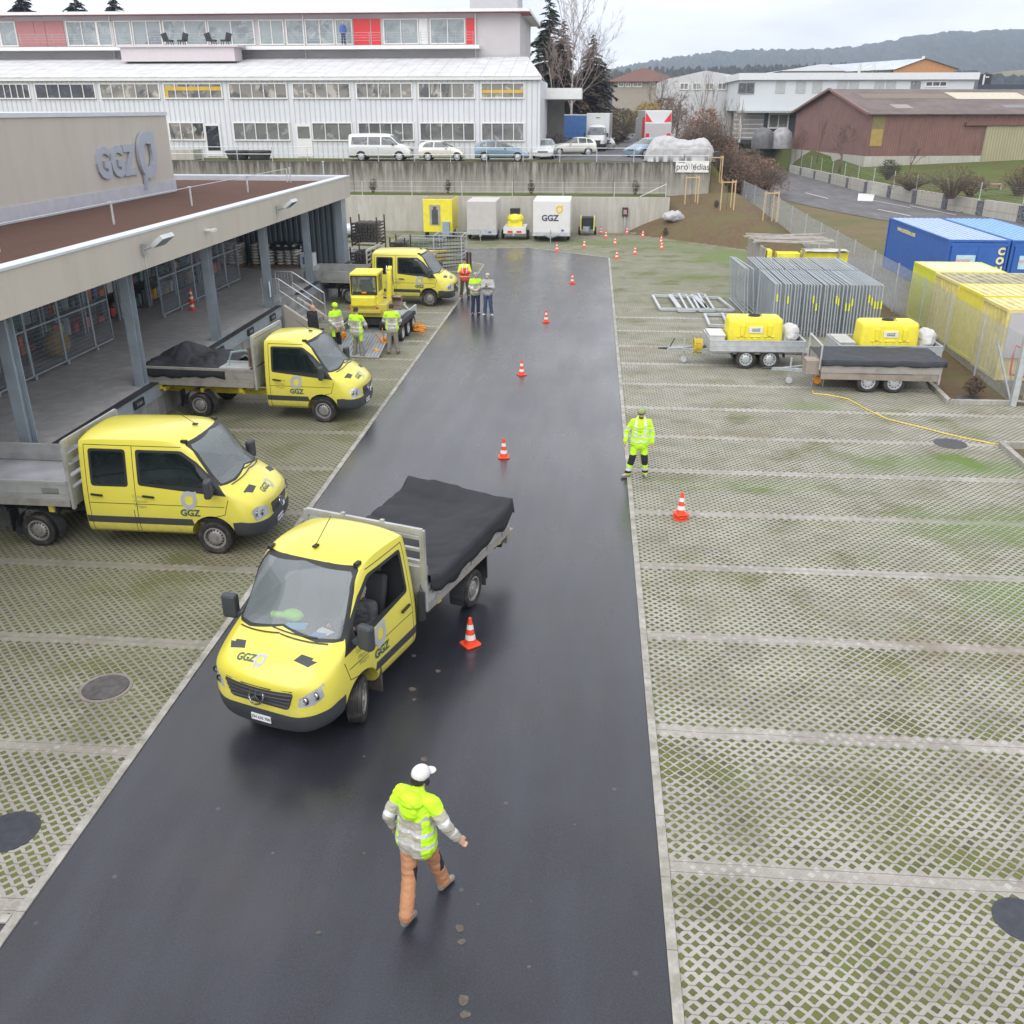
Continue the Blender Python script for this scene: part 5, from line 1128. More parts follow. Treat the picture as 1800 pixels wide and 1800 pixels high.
    for mi, nm, mt in spec:
        if nm in ('side_window', 'rear_side_window', 'headlight', 'rubbing_strip'):
            for s in (1, -1):
                hold = [f for f in bm.faces if f.material_index == mi and f.calc_center_median().y*s < 0]
                for f in hold: f.material_index = 99
                split_parts(bm, [(mi, nm, mt)], parent)
                for f in hold: f.material_index = mi
        else: parts.update(split_parts(bm, [(mi, nm, mt)], parent))
    bm.free()
    # grille bars and star
    for s in (1, -1):
        l = MB()
        for yy, z in ((.70, .87 if new else .83), (.82, .93 if new else .85)):
            h_ = bvh.ray_cast(Vector((2, s*yy, z)), Vector((-1, 0, 0)))[0]
            if h_: l.ball((h_.x-.012, s*yy, z), (.025, .045, .045), 12); l.lathe([(.045, -.01), (.056, .012), (.062, 0)], 'x', 16, 1, c=(h_.x, s*yy, z))
        l.obj('lamp_lens', [MAT['chrome'], MAT['black']], parent, smooth=30)
    g = MB()
    hs = (.745, .81, .875, .94) if new else (.71, .77, .83, .88)
    for z in hs:
        hw = (.47+(z-.72)*.33) if new else .35+(z-.68)*.33
        pts = []
        for i in range(13):
            y = -hw+2*hw*i/12; hit = bvh.ray_cast(Vector((2, y, z)), Vector((-1, 0, 0)))[0]
            if hit: pts.append((hit.x+.004, y, z))
        if len(pts) > 2: g.path(pts, .015, 4)
    g.obj('grille_bar', MAT['black'], (parts.get('grille') or [parent])[0])
    cz, rr = (.845, .115) if new else (.80, .095); cx = bvh.ray_cast(Vector((2, 0, cz)), Vector((-1, 0, 0)))[0].x+.03
    e = MB(); F = frame((cx+.005, 0, cz), (0, 1, 0), Vector((-.3, 0, 1)))
    e.T = F; e.path([(rr*cos(i*pi/12), rr*sin(i*pi/12), 0) for i in range(25)], .013, 6)
    for k in range(3):
        a = pi/2+k*2*pi/3; e.prism([(0.016*cos(a+pi/2), .016*sin(a+pi/2)), (rr*cos(a), rr*sin(a)), (.016*cos(a-pi/2), .016*sin(a-pi/2))], -.004, .012)
    e.obj('star_emblem', MAT['chrome'], parent)
    # wheels of the front axle
    for s in (1, -1): make_wheel(parent, 0, s*.87, steer=steer)
    # mirrors, handles, wipers, aerial, plate
    for s in (1, -1):
        m = MB(); m.T = Matrix.Translation((.06, s*1.15, 1.47)) @ Matrix.Rotation(R(-8*s), 4, 'Z'); m.box(-.05, .09, -.12, .12, -.19, .19)
        o = m.obj('mirror', MAT['bumper'], parent, bevel=.045); a = MB(); a.bar((.06, s*.90, 1.36), (.06, s*1.08, 1.36), .1, .06); a.obj('mirror_arm', MAT['bumper'], o)
    def surf_y(z): return .985 if z < 1 else .985-(z-1)*.14
    for xh in ([-1.30] if not double else [-1.25, -2.3]):
        for s in (1, -1): h = MB(); h.bar((xh-.09, s*.995, 1.20), (xh+.14, s*.995, 1.18), .03, .035); h.obj('door_handle', MAT['black'], parent)
    w = MB()
    for (ya, za), (yb, zb) in (((-.72, 1.41), (.0, 1.49)), ((.02, 1.485), (.72, 1.42)), ((-.15, 1.53), (.55, 1.48))):
        P = []
        for i in range(7):
            y = ya+(yb-ya)*i/6; z = za+(zb-za)*i/6; h_ = bvh.ray_cast(Vector((2, y, z)), Vector((-1, 0, 0)))[0]
            P.append((h_.x+.02, y, z))
        w.path(P, .012, 4)
    w; w.obj('wiper', MAT['black'], parent)
    a = MB(); a.box(-.58, -.48, -.03, .03, 2.365, 2.39); a.tube((-.53, 0, 2.385), (-.95, 0, 2.66), .006, n=5); a.obj('aerial', MAT['black'], parent)
    for s in (1, -1): c = MB(); c.box(-.52, -.40, s*.73-.03, s*.73+.03, 2.235, 2.29); c.obj('roof_clip', MAT['black'], parent)
    pl = MB(); xp = bvh.ray_cast(Vector((2, .1, .46)), Vector((-1, 0, 0)))[0].x+.01; pl.T = frame((xp, 0, .46), (0, 1, 0), (0, 0, 1)); pl.box(-.16, .16, -.05, .05, 0, .012); o = pl.obj('number_plate', MAT['white_paint'], parent)
    q = MB(); text_mesh(q, 'ZH 635 700' if new else 'ZH 871 204', .062, frame((xp+.013, 0, .46), (0, 1, 0), (0, 0, 1)), depth=.001); q.obj('lettering', MAT['black'], o)
    # cab interior
    b = MB(); b.box(xb+.06, .45, -.85, .85, .62, .72); b.box(-.02, .28, -.80, .80, .7, 1.36); b.box(.22, .38, -.70, .70, 1.1, 1.41); b.box(xb+.05, xb+.08, -.80, .80, .7, 2.2)
    b.obj('dashboard', M('cab_interior', (.045, .047, .05), .8), parent)
    for yy, ww in ((.47, .48), (-.18, .38), (-.58, .40)):
        for xs_ in ([-.95] if not double else [-.95, -2.05]):
            c = MB(); c.box(xs_-.1, xs_+.45, yy-ww/2, yy+ww/2, .95, 1.12); c.bar((xs_-.12, yy, 1.05), (xs_-.28, yy, 1.72), ww, .12, up=(1, 0, 0)); c.bar((xs_-.29, yy, 1.75), (xs_-.32, yy, 1.93), ww*.55, .1, up=(1, 0, 0)); c.obj('seat', MAT['seat'], parent, bevel=.03)
    st = MB(); F = Matrix.Translation((-.14, .47, 1.36)) @ Matrix.Rotation(R(-62), 4, 'Y') ; st.T = F; st.path([(.19*cos(i*pi/10), .19*sin(i*pi/10), 0) for i in range(21)], .016, 6); st.bar((-.18, 0, 0), (.18, 0, 0), .05, .03); st.obj('steering_wheel', MAT['black'], parent)
    return parts
def on_body(mb, bvh, d, off=.004):
    """lay flat lettering onto the bodywork along direction d"""
    d = Vector(d).normalized(); out = []
    for p in mb.v:
        h, n_, _, _ = bvh.ray_cast(Vector(p)-d*1.2, d); out.append(tuple(h+n_*off) if h else p)
    mb.v = out; return mb
def side_print(parent, x, double, s, new, order):
    """company ring and lettering on the door"""
    bvh = parent_bvh[parent.name]; w = MB(); y = s*1.003; X = Vector((-s, 0, 0)); U = Vector((0, 0, 1)); D = (0, -s, 0)
    leaf_logo(w, frame((x, y, 1.14), X, U), .165, depth=0); on_body(w, bvh, D, .006).obj('ring_emblem', MAT['white_paint'], parent, fix=False)
    q = MB(); text_mesh(q, 'GGZ', .185, frame((x, y, .875), X, U), depth=0, bold=.04); on_body(q, bvh, D, .008).obj('lettering', MAT['grey_print'], parent)
    t = MB(); xt = x-s*order*.46 if not double else x-.98
    for k, wd in enumerate(('Gestalten', 'Pflanzen', 'Pflegen.')): text_mesh(t, wd, .085, frame((xt, y, 1.18-k*.10), X, U), depth=0, bold=.01)
    on_body(t, bvh, D, .006).obj('small_lettering', MAT['pale_print'], parent)
def bonnet_print(parent, new):
    bvh = parent_bvh[parent.name]
    F = lambda x, y, z: frame((x, y, z), (0, 1, 0), Vector((-1, 0, 0)))
    q = MB(); text_mesh(q, 'GGZ', .14, F(.86, -.29, 1.45), depth=0, bold=.03); on_body(q, bvh, (0, 0, -1), .008).obj('bonnet_lettering', MAT['grey_print'], parent)
    w = MB(); leaf_logo(w, F(.86, -.06, 1.45), .085, depth=0); on_body(w, bvh, (0, 0, -1), .006).obj('bonnet_emblem', MAT['white_paint'], parent, fix=False)
def flatbed(parent, x0, x1, mat, kind, hw=1.04, zf=1.08, hh=.37):
    b = MB(); b.box(x1, x0, -hw+.04, hw-.04, zf-.06, zf); b.obj('bed_floor', mat if kind != 'empty' else M('worn_bed_floor', (.42, .43, .46), .5, .2, var=.2, sc=2), parent)
    for s in (1, -1):
        b = MB(); b.box(x1, x0, s*hw-.015, s*hw+.015, zf+.005, zf+hh); b.box(x1, x0, s*hw-.028, s*hw+.028, zf+hh-.05, zf+hh+.01); b.box(x1, x0, s*hw-.022, s*hw+.022, zf+.12, zf+.14); b.obj('side_board', mat, parent)
        b = MB(); b.box(x1, x0, s*hw-.05, s*hw+.02, zf-.13, zf+.0)
        for k in range(5): xx = x0+(x1-x0)*(k+.5)/5; b.box(xx-.05, xx+.05, s*hw-.0, s*hw+.035, zf-.04, zf+.04)
        b.obj('side_rail', MAT['alu_dirty'], parent)
    b = MB(); b.box(x1-.03, x1, -hw, hw, zf-.02, zf+hh); b.obj('tail_board', mat, parent)
    b = MB()
    for s in (.40, -.40): b.box(x1+.2, -1.2, s-.04, s+.04, .58, .74)
    for xx in (x0-.4, (x0+x1)/2, x1+.5): b.box(xx-.04, xx+.04, -hw+.05, hw-.05, .745, .86)
    b.obj('chassis', MAT['yellow_frame'] if kind == 'torn' else MAT['darkmetal'], parent)
    for s in (1, -1):
        make_wheel(parent, -3.665, s*.87)
        m = MB(); P = [(-3.665+.46*cos(a), .36+.46*sin(a)) for a in [R(k) for k in range(-20, 201, 20)]]; P2 = [(-3.665+.435*cos(a), .36+.435*sin(a)) for a in [R(k) for k in range(200, -21, -20)]]
        v = [(p[0], s*.72, p[1]) for p in P]+[(p[0], s*1.0, p[1]) for p in P]; n = len(P)
        m.add(v, [(i, i+1, i+1+n, i+n) for i in range(n-1)]); m.obj('mudguard', MAT['bumper'], parent)
        f = MB(); f.box(-4.22, -4.19, s*.70, s*.98, .3, .75); f.obj('mud_flap', MAT['black'], parent)
        
        for xb_ in (x1+.35, x0-.5): h = MB(); h.box(xb_, xb_+.11, s*(hw-.06), s*hw, .80, .94); h.obj('yellow_bracket', MAT['yellow_frame'], parent)
    b = MB(); b.box(x1-.02, x1+.06, -.9, .9, .55, .68); b.obj('rear_bar', MAT['darkmetal'], parent)
    for s in (1, -1): b = MB(); b.box(x1-.03, x1+.0, s*.8-.13, s*.8+.13, .69, .82); b.obj('tail_light', MAT['red'], parent)
def headframe(parent, x, mat, kind, hw=1.04, zt=2.42):
    if kind == 'boards': zt = 2.3
    b = MB()
    for s in (1, -1): b.box(x-.03, x+.03, s*hw-.04, s*hw+.04, .9, zt-.02)
    b.box(x-.028, x+.028, -hw, hw, zt-.1, zt)
    if kind == 'slats':
        for s in (.35, -.35): b.box(x-.026, x+.026, s-.03, s+.03, 1.6, 2.34)
        for z in (1.72, 1.92, 2.12): b.box(x-.027, x+.027, -hw, hw, z, z+.045)
        b.box(x-.015, x+.015, -hw, hw, 1.0, 1.65)
    elif kind == 'boards':
        for z in (1.38, 1.62, 1.86, 2.10): b.box(x-.02, x+.02, -hw, hw, z, z+.15)
        b.box(x-.02, x+.02, -hw, hw, .95, 1.3)
    else: b.box(x-.02, x+.02, -hw, hw, .95, 1.5); b.box(x-.02, x+.02, -hw, hw, 1.55, 2.3)
    b.obj('headboard', mat, parent)
def tarp(parent, x0, x1, hw, fn, drop, nx=54, ny=36, name='tarpaulin', seed=1, mat=None):
    """sheet draped over the bed: fn(u, v) gives the height, the rim hangs down by drop"""
    mb = MB(); rg = random.Random(seed)
    def P(u, v):
        uu = min(1, max(0, (u-.04)/.92)); vv = min(1, max(0, (v-.05)/.90))
        x = x0+(x1-x0)*uu; y = -hw+2*hw*vv; z = fn(uu, vv)
        over = max(0, .04-u, u-.96)/.04 if (u > .96) else 0
        o2 = max(0, .05-v, v-.95)/.05
        z -= drop*max(over, o2)*(1+.35*mnoise.noise(Vector((u*9+seed, v*9, 0))))
        y += (.02 if v > .5 else -.02)*o2*1.5; x -= .03*over
        z += .022*mnoise.noise(Vector((x*2.1, y*3, seed)))+.012*mnoise.noise(Vector((x*7, y*6, seed)))-.03*(1-min(1, 6*abs(mnoise.noise(Vector((x*1.7+y*.9, y*1.3, seed+4))))))
        return (x, y, z)
    us = [0, .012, .025, .04]+[.04+.92*i/nx for i in range(1, nx)]+[.96, .975, .988, 1]
    vs_ = [0, .016, .033, .05]+[.05+.9*i/ny for i in range(1, ny)]+[.95, .967, .984, 1]
    v = [P(a, b) for a in us for b in vs_]; n = len(vs_)
    mb.add(v, [(i*n+j, (i+1)*n+j, (i+1)*n+j+1, i*n+j+1) for i in range(len(us)-1) for j in range(n-1)])
    o = mb.obj(name, mat or MAT['tarp'], parent, smooth='all'); sd = o.modifiers.new('thick', 'SOLIDIFY'); sd.thickness = .012; return o
# --- the truck being driven ---
def main_truck():
    A = Vector((-3.16, 10.82)); B = Vector((-1.85, 14.19)); d = (A-B).normalized(); n = Vector((-d.y, d.x)); c = A-n*.98+Vector((.09, .02))
    t = thing('flatbed_truck', 'yellow single cab flatbed truck with black tarpaulin turning on the asphalt drive', 'truck', (c.x+.03, c.y, 0), atan2(d.y, d.x)+R(2.6))
    sprinter_cab(t, -1.62, False, steer=R(24), new=True, open_window=True)
    side_print(t, -.55, False, 1, True, -1); side_print(t, -.55, False, -1, True, -1); bonnet_print(t, True)
    headframe(t, -1.78, MAT['alu'], 'slats', zt=2.3); flatbed(t, -1.82, -5.05, MAT['alu'], 'tarp', zf=.98, hh=.31)
    def h(u, v):
        return 1.37+.15*u*u*(1.15-.45*v)+.13*sm((u-.90)/.1)*(1-.5*v)-.05*sin(pi*v)*sin(pi*u)+.10*sm((.12-u)/.12)
    tp = tarp(None, -1.90, -5.12, 1.085, h, .30, seed=3); tp.parent = None; tp.location = t.location; tp.rotation_euler = t.rotation_euler; tag(tp, 'black tarpaulin drawn over the load bed of the moving truck', 'tarpaulin')
    # box behind the cab and toolbox under the bed
    b = MB(); b.box(-1.95, -1.83, .55, 1.02, .98, 1.6); b.obj('corner_box', MAT['alu_dirty'], t)
    k = MB(); k.tube((-1.70, 1.02, .78), (-1.70, 1.02, 1.25), .06, n=10); k.tube((-1.70, 1.02, 1.25), (-1.85, .95, 1.42), .02, n=6); [k.path([(-1.66, .86+i*.04, .75), (-1.66, .86+i*.04, 1.15), (-1.72, .9+i*.04, 1.22)], .006, 4) for i in range(5)]; k.obj('coupling_bracket', MAT['darkmetal'], t)
    s = MB(); s.box(-5.35, -5.05, .72, 1.0, .62, .82); s.box(-5.35, -5.05, .72, .76, .82, .95); s.obj('rear_step', MAT['alu_dirty'], t)
    m = MB(); m.box(-.52, -.49, .68, .98, .18, .6); m.obj('mud_flap', M('muddy_flap', (.07, .055, .045), .9, var=.4, sc=9), t)
    m = MB(); m.box(-.52, -.49, -.98, -.68, .18, .6); m.obj('mud_flap', MAT['black'], t)
    T = t.matrix_basis.copy(); T = Matrix.Translation(t.location) @ Matrix.Rotation(t.rotation_euler.z, 4, 'Z')
    def item(nm, label, cat, loc, rz, parts):
        o = None; b = MB(); 
        for p in parts: b.box(*p)
        return b
    def put(nm, mat, boxes, loc, rz, label, cat, tilt=-.12):
        b = MB(); b.T = Matrix.Rotation(tilt, 4, 'Y')
        for q in boxes: b.box(*q)
        o = b.obj(nm, mat); p = T @ Vector(loc); o.location = p; o.rotation_euler = (0, 0, t.rotation_euler.z+rz); return tag(o, label, cat)
    put('paper_sheet', M('blue_print_paper', (.06, .38, .70), .5), [(-.11, .11, -.15, .15, 0, .012)], (.12, .02, 1.40), .4, 'blue brochure lying on the dashboard of the moving truck', 'paper')
    put('paper_sheet', M('white_paper', (.75, .76, .76), .6), [(-.10, .10, -.12, .12, 0, .008)], (.10, .46, 1.40), -.2, 'white paper on the dashboard in front of the driver', 'paper')
    put('tablet', MAT['black'], [(-.13, .13, -.10, .10, 0, .014)], (.11, .26, 1.40), .3, 'black tablet lying on the dashboard of the moving truck', 'tablet')
    put('sticker', M('blue_sticker', (.04, .20, .60), .5), [(-.06, .06, -.09, .09, 0, .006)], (.24, .48, 1.44), .1, 'blue sticker at the lower edge of the windscreen', 'sticker')
    b = MB(); b.ball((0, 0, .08), (.12, .17, .08), 12); b.bar((0, 0, .06), (.10, -.30, .08), .09, .07); o = b.obj('jacket', M('green_hivis_cloth', (.30, .75, .03), .7), smooth='all'); p = T @ Vector((-.05, -.15, 1.38)); o.location = p; o.rotation_euler = (0, 0, t.rotation_euler.z); tag(o, 'bright green jacket bundled on the dashboard of the moving truck', 'jacket')
    return t, T
TRUCK, TT = main_truck()
def parked():
    t = thing('flatbed_truck', 'yellow double cab flatbed truck with empty load bed parked at the lower left', 'truck', (-7.18, 16.98, 0), R(-1))
    sprinter_cab(t, -2.58, True, new=False); side_print(t, -.42, True, -1, False, 0); side_print(t, -.42, True, 1, False, 0); bonnet_print(t, False)
    headframe(t, -2.75, MAT['alu'], 'boards'); flatbed(t, -2.80, -5.75, MAT['alu'], 'empty')
    b = MB(); b.box(-3.35, -3.0, -1.062, -1.058, 1.20, 1.32); b.obj('name_plate', M('grey_plate', (.2, .2, .2), .5), t)
    t = thing('flatbed_truck', 'yellow single cab flatbed truck with torn black sheet and tools backed against the dock', 'truck', (-7.27, 25.42, 0), R(-3.5))
    sprinter_cab(t, -1.62, False, new=False); side_print(t, -.72, False, -1, False, -1); side_print(t, -.72, False, 1, False, -1); bonnet_print(t, False)
    headframe(t, -1.85, MAT['alu'], 'plate'); flatbed(t, -1.9, -5.15, MAT['alu_dirty'], 'torn')
    T = Matrix.Translation(t.location) @ Matrix.Rotation(t.rotation_euler.z, 4, 'Z')
    def h(u, v):
        return 1.44+.36*math.exp(-((u-.75)/.22)**2-((v-.75)/.32)**2)+.22*math.exp(-((u-.25)/.2)**2-((v-.55)/.35)**2)-.05*sm(u)*(v < .3)+.12*math.exp(-((u-.95)/.1)**2-((v-.15)/.2)**2)
    tp = tarp(None, -2.75, -5.25, 1.06, h, .24, seed=9); tp.location = t.location; tp.rotation_euler = t.rotation_euler; tag(tp, 'crumpled black sheet over the load of the truck at the dock', 'tarpaulin')
    def put(b, nm, mat, label, cat, loc): o = b.obj(nm, mat); o.location = T @ Vector(loc); o.rotation_euler = t.rotation_euler; return tag(o, label, cat)
    b = MB(); b.box(-.14, .14, -.22, .22, 0, .3); b.box(-.10, .10, -.18, .18, .3, .33); put(b, 'canister', MAT['yellow_pl'], 'yellow canister on the bed behind the single cab truck', 'canister', (-2.25, -.35, 1.0))
    b = MB(); b.box(-.45, .45, -.05, .02, 0, .55); b.box(-.45, .45, -.6, -.05, .45, .50); put(b, 'board_box', M('grey_board', (.36, .37, .37), .6), 'grey open box on the bed of the truck at the dock', 'box', (-2.45, -.45, 1.0))
    b = MB(); [b.box(i*.07, i*.07+.05, -.9, -.2, 0, 1.05) for i in range(3)]; put(b, 'wooden_boards', M('old_boards', (.16, .115, .085), .85, var=.3), 'brown wooden boards standing upright behind the cab of the truck at the dock', 'boards', (-2.08, 0, 1.0))
    b = MB(); b.path([(0, -.7, .0), (.02, -.72, .5), (.1, -.6, .85), (.25, -.2, .8), (.5, .1, .7)], .04, 6); b.path([(-.3, .2, .3), (.1, .3, .55), (.45, 0, .5)], .02, 5); put(b, 'tool_handle', M('mint_pipe', (.25, .36, .36), .5), 'pale blue bent tool handle on the truck at the dock', 'tool', (-2.75, -.1, 1.0))
    t = thing('flatbed_truck', 'yellow double cab flatbed truck parked furthest back behind the excavator', 'truck', (-7.05, 42.25, 0), R(-4))
    sprinter_cab(t, -2.58, True, new=False); side_print(t, -.42, True, -1, False, 0); bonnet_print(t, False)
    headframe(t, -2.75, MAT['alu'], 'slats'); flatbed(t, -2.80, -5.7, MAT['alu'], 'grey')
parked()
# ---------------- cars, van and lorries on the terrace ----------------
def car(name, label, loc, rz, paint, dims, prof, wins, wr=.31, dark_low=False, group=None):
    """prof: list of (x, roof half width, roof z, belt half width, belt z, nose flag)"""
    L, Wd, wb0, wb1 = dims; t = thing(name, label, 'car' if name != 'minibus' else 'van', loc, rz, group)
    S = []
    for (x, yr, zr, yb, zb) in prof:
        S.append([(x, 0, .2), (x, Wd*.78, .2), (x, Wd*.97, .3), (x, Wd, .55), (x, (yb+Wd)/2+.01, (zb+.6)/2), (x, yb, zb), (x, yr, (zr*2+zb)/3 if zr-zb > .15 else zr-.02), (x, yr*.86, zr-.02), (x, yr*.45, zr+.01), (x, 0, zr+.015)])
    bm = loft(S, cutters=[(x, a, b, wr, wr+.07) for x in (wb0, wb1) for a, b in ((Wd*.66, Wd+.3), (-Wd-.3, -Wd*.66))]); bm.normal_update()
    for s in (1, -1):
        for w in wins['side']: region(bm, rnd(w, .05), 'xz', lambda f: f.normal.y*s > .35, 2)
    for (poly, sg) in wins['fr']: region(bm, rnd(poly, .06), 'yz', (lambda sg: lambda f: f.normal.x*sg > .2 and f.calc_center_median().z > wins['zmin'])(sg), 1)
    for poly, sg, mi in wins.get('lamps', []):
        for s in (1, -1): region(bm, [(a*s, b) for a, b in poly], 'yz', (lambda sg: lambda f: f.normal.x*sg > .25)(sg), mi)
    if wins.get('gr'): region(bm, wins['gr'], 'yz', lambda f: f.normal.x > .35, 3)
    if dark_low: region(bm, [(prof[0][0]-1, .1), (prof[-1][0]+1, .1), (prof[-1][0]+1, .34), (prof[0][0]-1, .34)], 'xz', lambda f: True, 3)
    for i, v in enumerate(bm.verts): v.index = i
    for f in bm.faces:
        if f.material_index == 4 and f.calc_center_median().y < 0: f.material_index = 6
        if f.material_index == 2 and f.calc_center_median().y < 0: f.material_index = 7
    split_parts(bm, [(6, 'headlight', MAT['lamp']), (7, 'side_window', MAT['pane_car']), (0, 'body', paint), (1, 'windscreen', MAT['pane_carf']), (2, 'side_window', MAT['pane_car']), (3, 'bumper', MAT['bumper']), (4, 'headlight', MAT['lamp']), (5, 'tail_light', MAT['red'])], t); bm.free()
    alloy = MAT['galv_light']
    for x in (wb0, wb1):
        for s in (1, -1): make_wheel(t, x, s*(Wd-.11), r=wr, w=.2, rimc=alloy, rr=wr*.68, slots=7)
    for s in (1, -1): m = MB(); m.box(-.06, .06, -.09, .09, -.07, .07); m.T = None; o = m.obj('mirror', paint if not dark_low else MAT['bumper'], t, bevel=.02); o.location = (wins['mir'][0], s*(Wd+.06), wins['mir'][1])
    return t
MAT['pane_car'] = mat_pane('car_side_glass', (.02, .025, .028), (.07, .085, .09), (.16, .18, .18), (.8, .8, .8), .05)
MAT['pane_carf'] = mat_pane('car_front_glass', (.04, .05, .055), (.10, .12, .12), (.22, .25, .25), (.8, .8, .8), .04)
SILV = paint_mat('white_silver_paint', (.62, .63, .64)); CREAM = paint_mat('cream_white_paint', (.70, .68, .62)); BLUE = paint_mat('steel_blue_paint', (.13, .23, .33)); GREYP = paint_mat('light_grey_paint', (.50, .52, .54)); WHT = paint_mat('white_lorry_paint', (.68, .70, .70))
def cars():
    def place(px0, px1, py, z=4.4):
        a = G(px0, py, z); b = G(px1, py, z); return a, b
    # minibus
    a = G(662, 282, 4.4); prof = [(-1.0, .70, 1.85, .90, 1.10), (-.97, .75, 1.93, .93, 1.12), (0, .78, 1.98, .95, 1.12), (2.0, .78, 1.97, .95, 1.12), (2.5, .74, 1.90, .94, 1.12), (3.05, .74, 1.28, .92, 1.12), (3.6, .70, 1.08, .86, 1.0), (3.85, .60, .88, .76, .82), (3.9, .5, .7, .6, .66)]
    wins = dict(side=[[(-.75, 1.18), (-.7, 1.72), (.55, 1.74), (.55, 1.16)], [(.62, 1.16), (.62, 1.74), (1.55, 1.74), (1.55, 1.16)], [(1.65, 1.16), (1.65, 1.74), (2.35, 1.72), (2.95, 1.20), (2.9, 1.14)]], fr=[([(-.78, 1.24), (.78, 1.24), (.66, 1.83), (-.66, 1.83)], 1)], zmin=1.2, lamps=[([(.45, .72), (.45, .88), (.74, .95), (.78, .78)], 1, 4)], gr=[(-.40, .66), (-.42, .84), (.42, .84), (.40, .66)], mir=(2.55, 1.2))
    car('minibus', 'white minibus with alloy wheels parked leftmost on the terrace', (a[0]-1.05, 77.1, 4.4), 0, SILV, (4.9, .95, 0, 3.0), prof, wins, .33, True)
    prof = [(-.75, .45, 1.05, .72, .82), (-.72, .52, 1.2, .76, .85), (-.2, .58, 1.44, .80, .90), (.6, .60, 1.48, .82, .92), (1.15, .58, 1.40, .82, .92), (1.85, .6, 1.0, .80, .90), (2.4, .58, .88, .76, .80), (2.75, .5, .68, .66, .62), (2.8, .4, .5, .5, .46)]
    wins = dict(side=[[(-.45, 1.0), (-.15, 1.34), (.45, 1.38), (.45, .98)], [(.52, .98), (.52, 1.38), (1.1, 1.35), (1.7, .98)]], fr=[([(-.62, 1.0), (.62, 1.0), (.50, 1.36), (-.50, 1.36)], 1)], zmin=.96, lamps=[([(.42, .62), (.42, .76), (.62, .78), (.64, .62)], 1, 4)], mir=(1.45, .98))
    a = G(757, 281, 4.4); car('parked_car', 'small round cream white car between the minibus and the blue car', (a[0]+.05, 77.3, 4.4), 0, CREAM, (3.5, .82, 0, 2.3), prof, wins, .29)
    prof = [(-.75, .50, 1.0, .78, .86), (-.72, .56, 1.2, .82, .90), (-.3, .60, 1.42, .86, .94), (.6, .62, 1.50, .88, .94), (1.2, .60, 1.46, .88, .93), (2.1, .64, 1.0, .86, .90), (2.9, .60, .86, .80, .78), (3.35, .5, .66, .68, .60), (3.4, .4, .5, .55, .45)]
    wins = dict(side=[[(-.5, 1.04), (-.25, 1.34), (.1, 1.38), (.1, 1.02)], [(.16, 1.02), (.16, 1.40), (.85, 1.42), (.85, 1.0)], [(.92, 1.0), (.92, 1.42), (1.25, 1.38), (2.0, 1.0)]], fr=[([(-.68, 1.0), (.68, 1.0), (.54, 1.40), (-.54, 1.40)], 1)], zmin=.97, lamps=[([(.45, .62), (.45, .76), (.70, .82), (.74, .64)], 1, 4)], mir=(1.6, 1.0), gr=[(-.4, .5), (-.42, .62), (.42, .62), (.40, .5)])
    a = G(856, 281, 4.4); car('parked_car', 'steel blue hatchback parked rightmost in front of the white building', (a[0]+.05, 77.0, 4.4), 0, BLUE, (4.2, .88, 0, 2.58), prof, wins, .31)
    hp = (prof, wins)
    L = [((957, 279), -pi/2-.05, GREYP, 'pale grey car facing the camera just right of the white building corner'), ((1004, 274), -2.9, CREAM, 'white compact car seen from the side behind the pale grey car'), ((1062, 262), -1.45, GREYP, 'silver car parked just right of the white box lorry'), ((1010, 258), 2.6, BLUE, 'dark blue car parked under the canopy'), ((1006, 243), -.3, SILV, 'silver saloon car behind the dark blue car'), ((1134, 276), -2.2, BLUE, 'dark car half hidden left of the covered boat')]
    for (px, py), rz, pm, lab in L:
        p = G(px, py, 4.4); p = (p[0], p[1]); rot = Matrix.Rotation(rz, 2)
        off = Vector((1.3, 0)); off.rotate(Matrix.Rotation(rz, 2)); car('parked_car', lab, (p[0]-off.x, p[1]-off.y+1, 4.4), rz, pm, (4.2, .88, 0, 2.58), *hp, .31)
    # box lorry
    p = G(1047, 266, 4.4); t = thing('box_lorry', 'white box lorry with green side panel facing the camera on the terrace', 'lorry', (p[0], p[1]+1.2, 4.4), -pi/2-.08)
    b = MB(); b.box(-6.2, -1.75, -1.12, 1.12, .9, 3.35); b.obj('box_body', WHT, t, bevel=.03)
    b = MB(); b.box(-5.8, -2.2, -1.135, -1.122, 1.0, 2.9); b.obj('green_panel', M('green_side_graphic', (.10, .22, .12), .5, var=.4, sc=1), t)
    b = MB(); b.box(-5.8, -2.2, -1.145, -1.136, 1.75, 1.95); b.obj('yellow_stripe', M('yellow_line', (.5, .5, .05), .5), t)
    b = MB(); b.ball((-1.74, 0, 2.95), (.03, .25, .07), 10); b.obj('green_emblem', M('leaf_green', (.15, .5, .08), .5), t)
    S = [[(x, 0, .4), (x, .8, .4), (x, .95, .5), (x, .98, .8), (x, .97, 1.0), (x, .94, 1.3), (x, .82, zt-.25), (x, .74, zt-.1), (x, .4, zt), (x, 0, zt)] for x, zt in ((-1.7, 2.3), (-1.6, 2.35), (-.5, 2.35))]
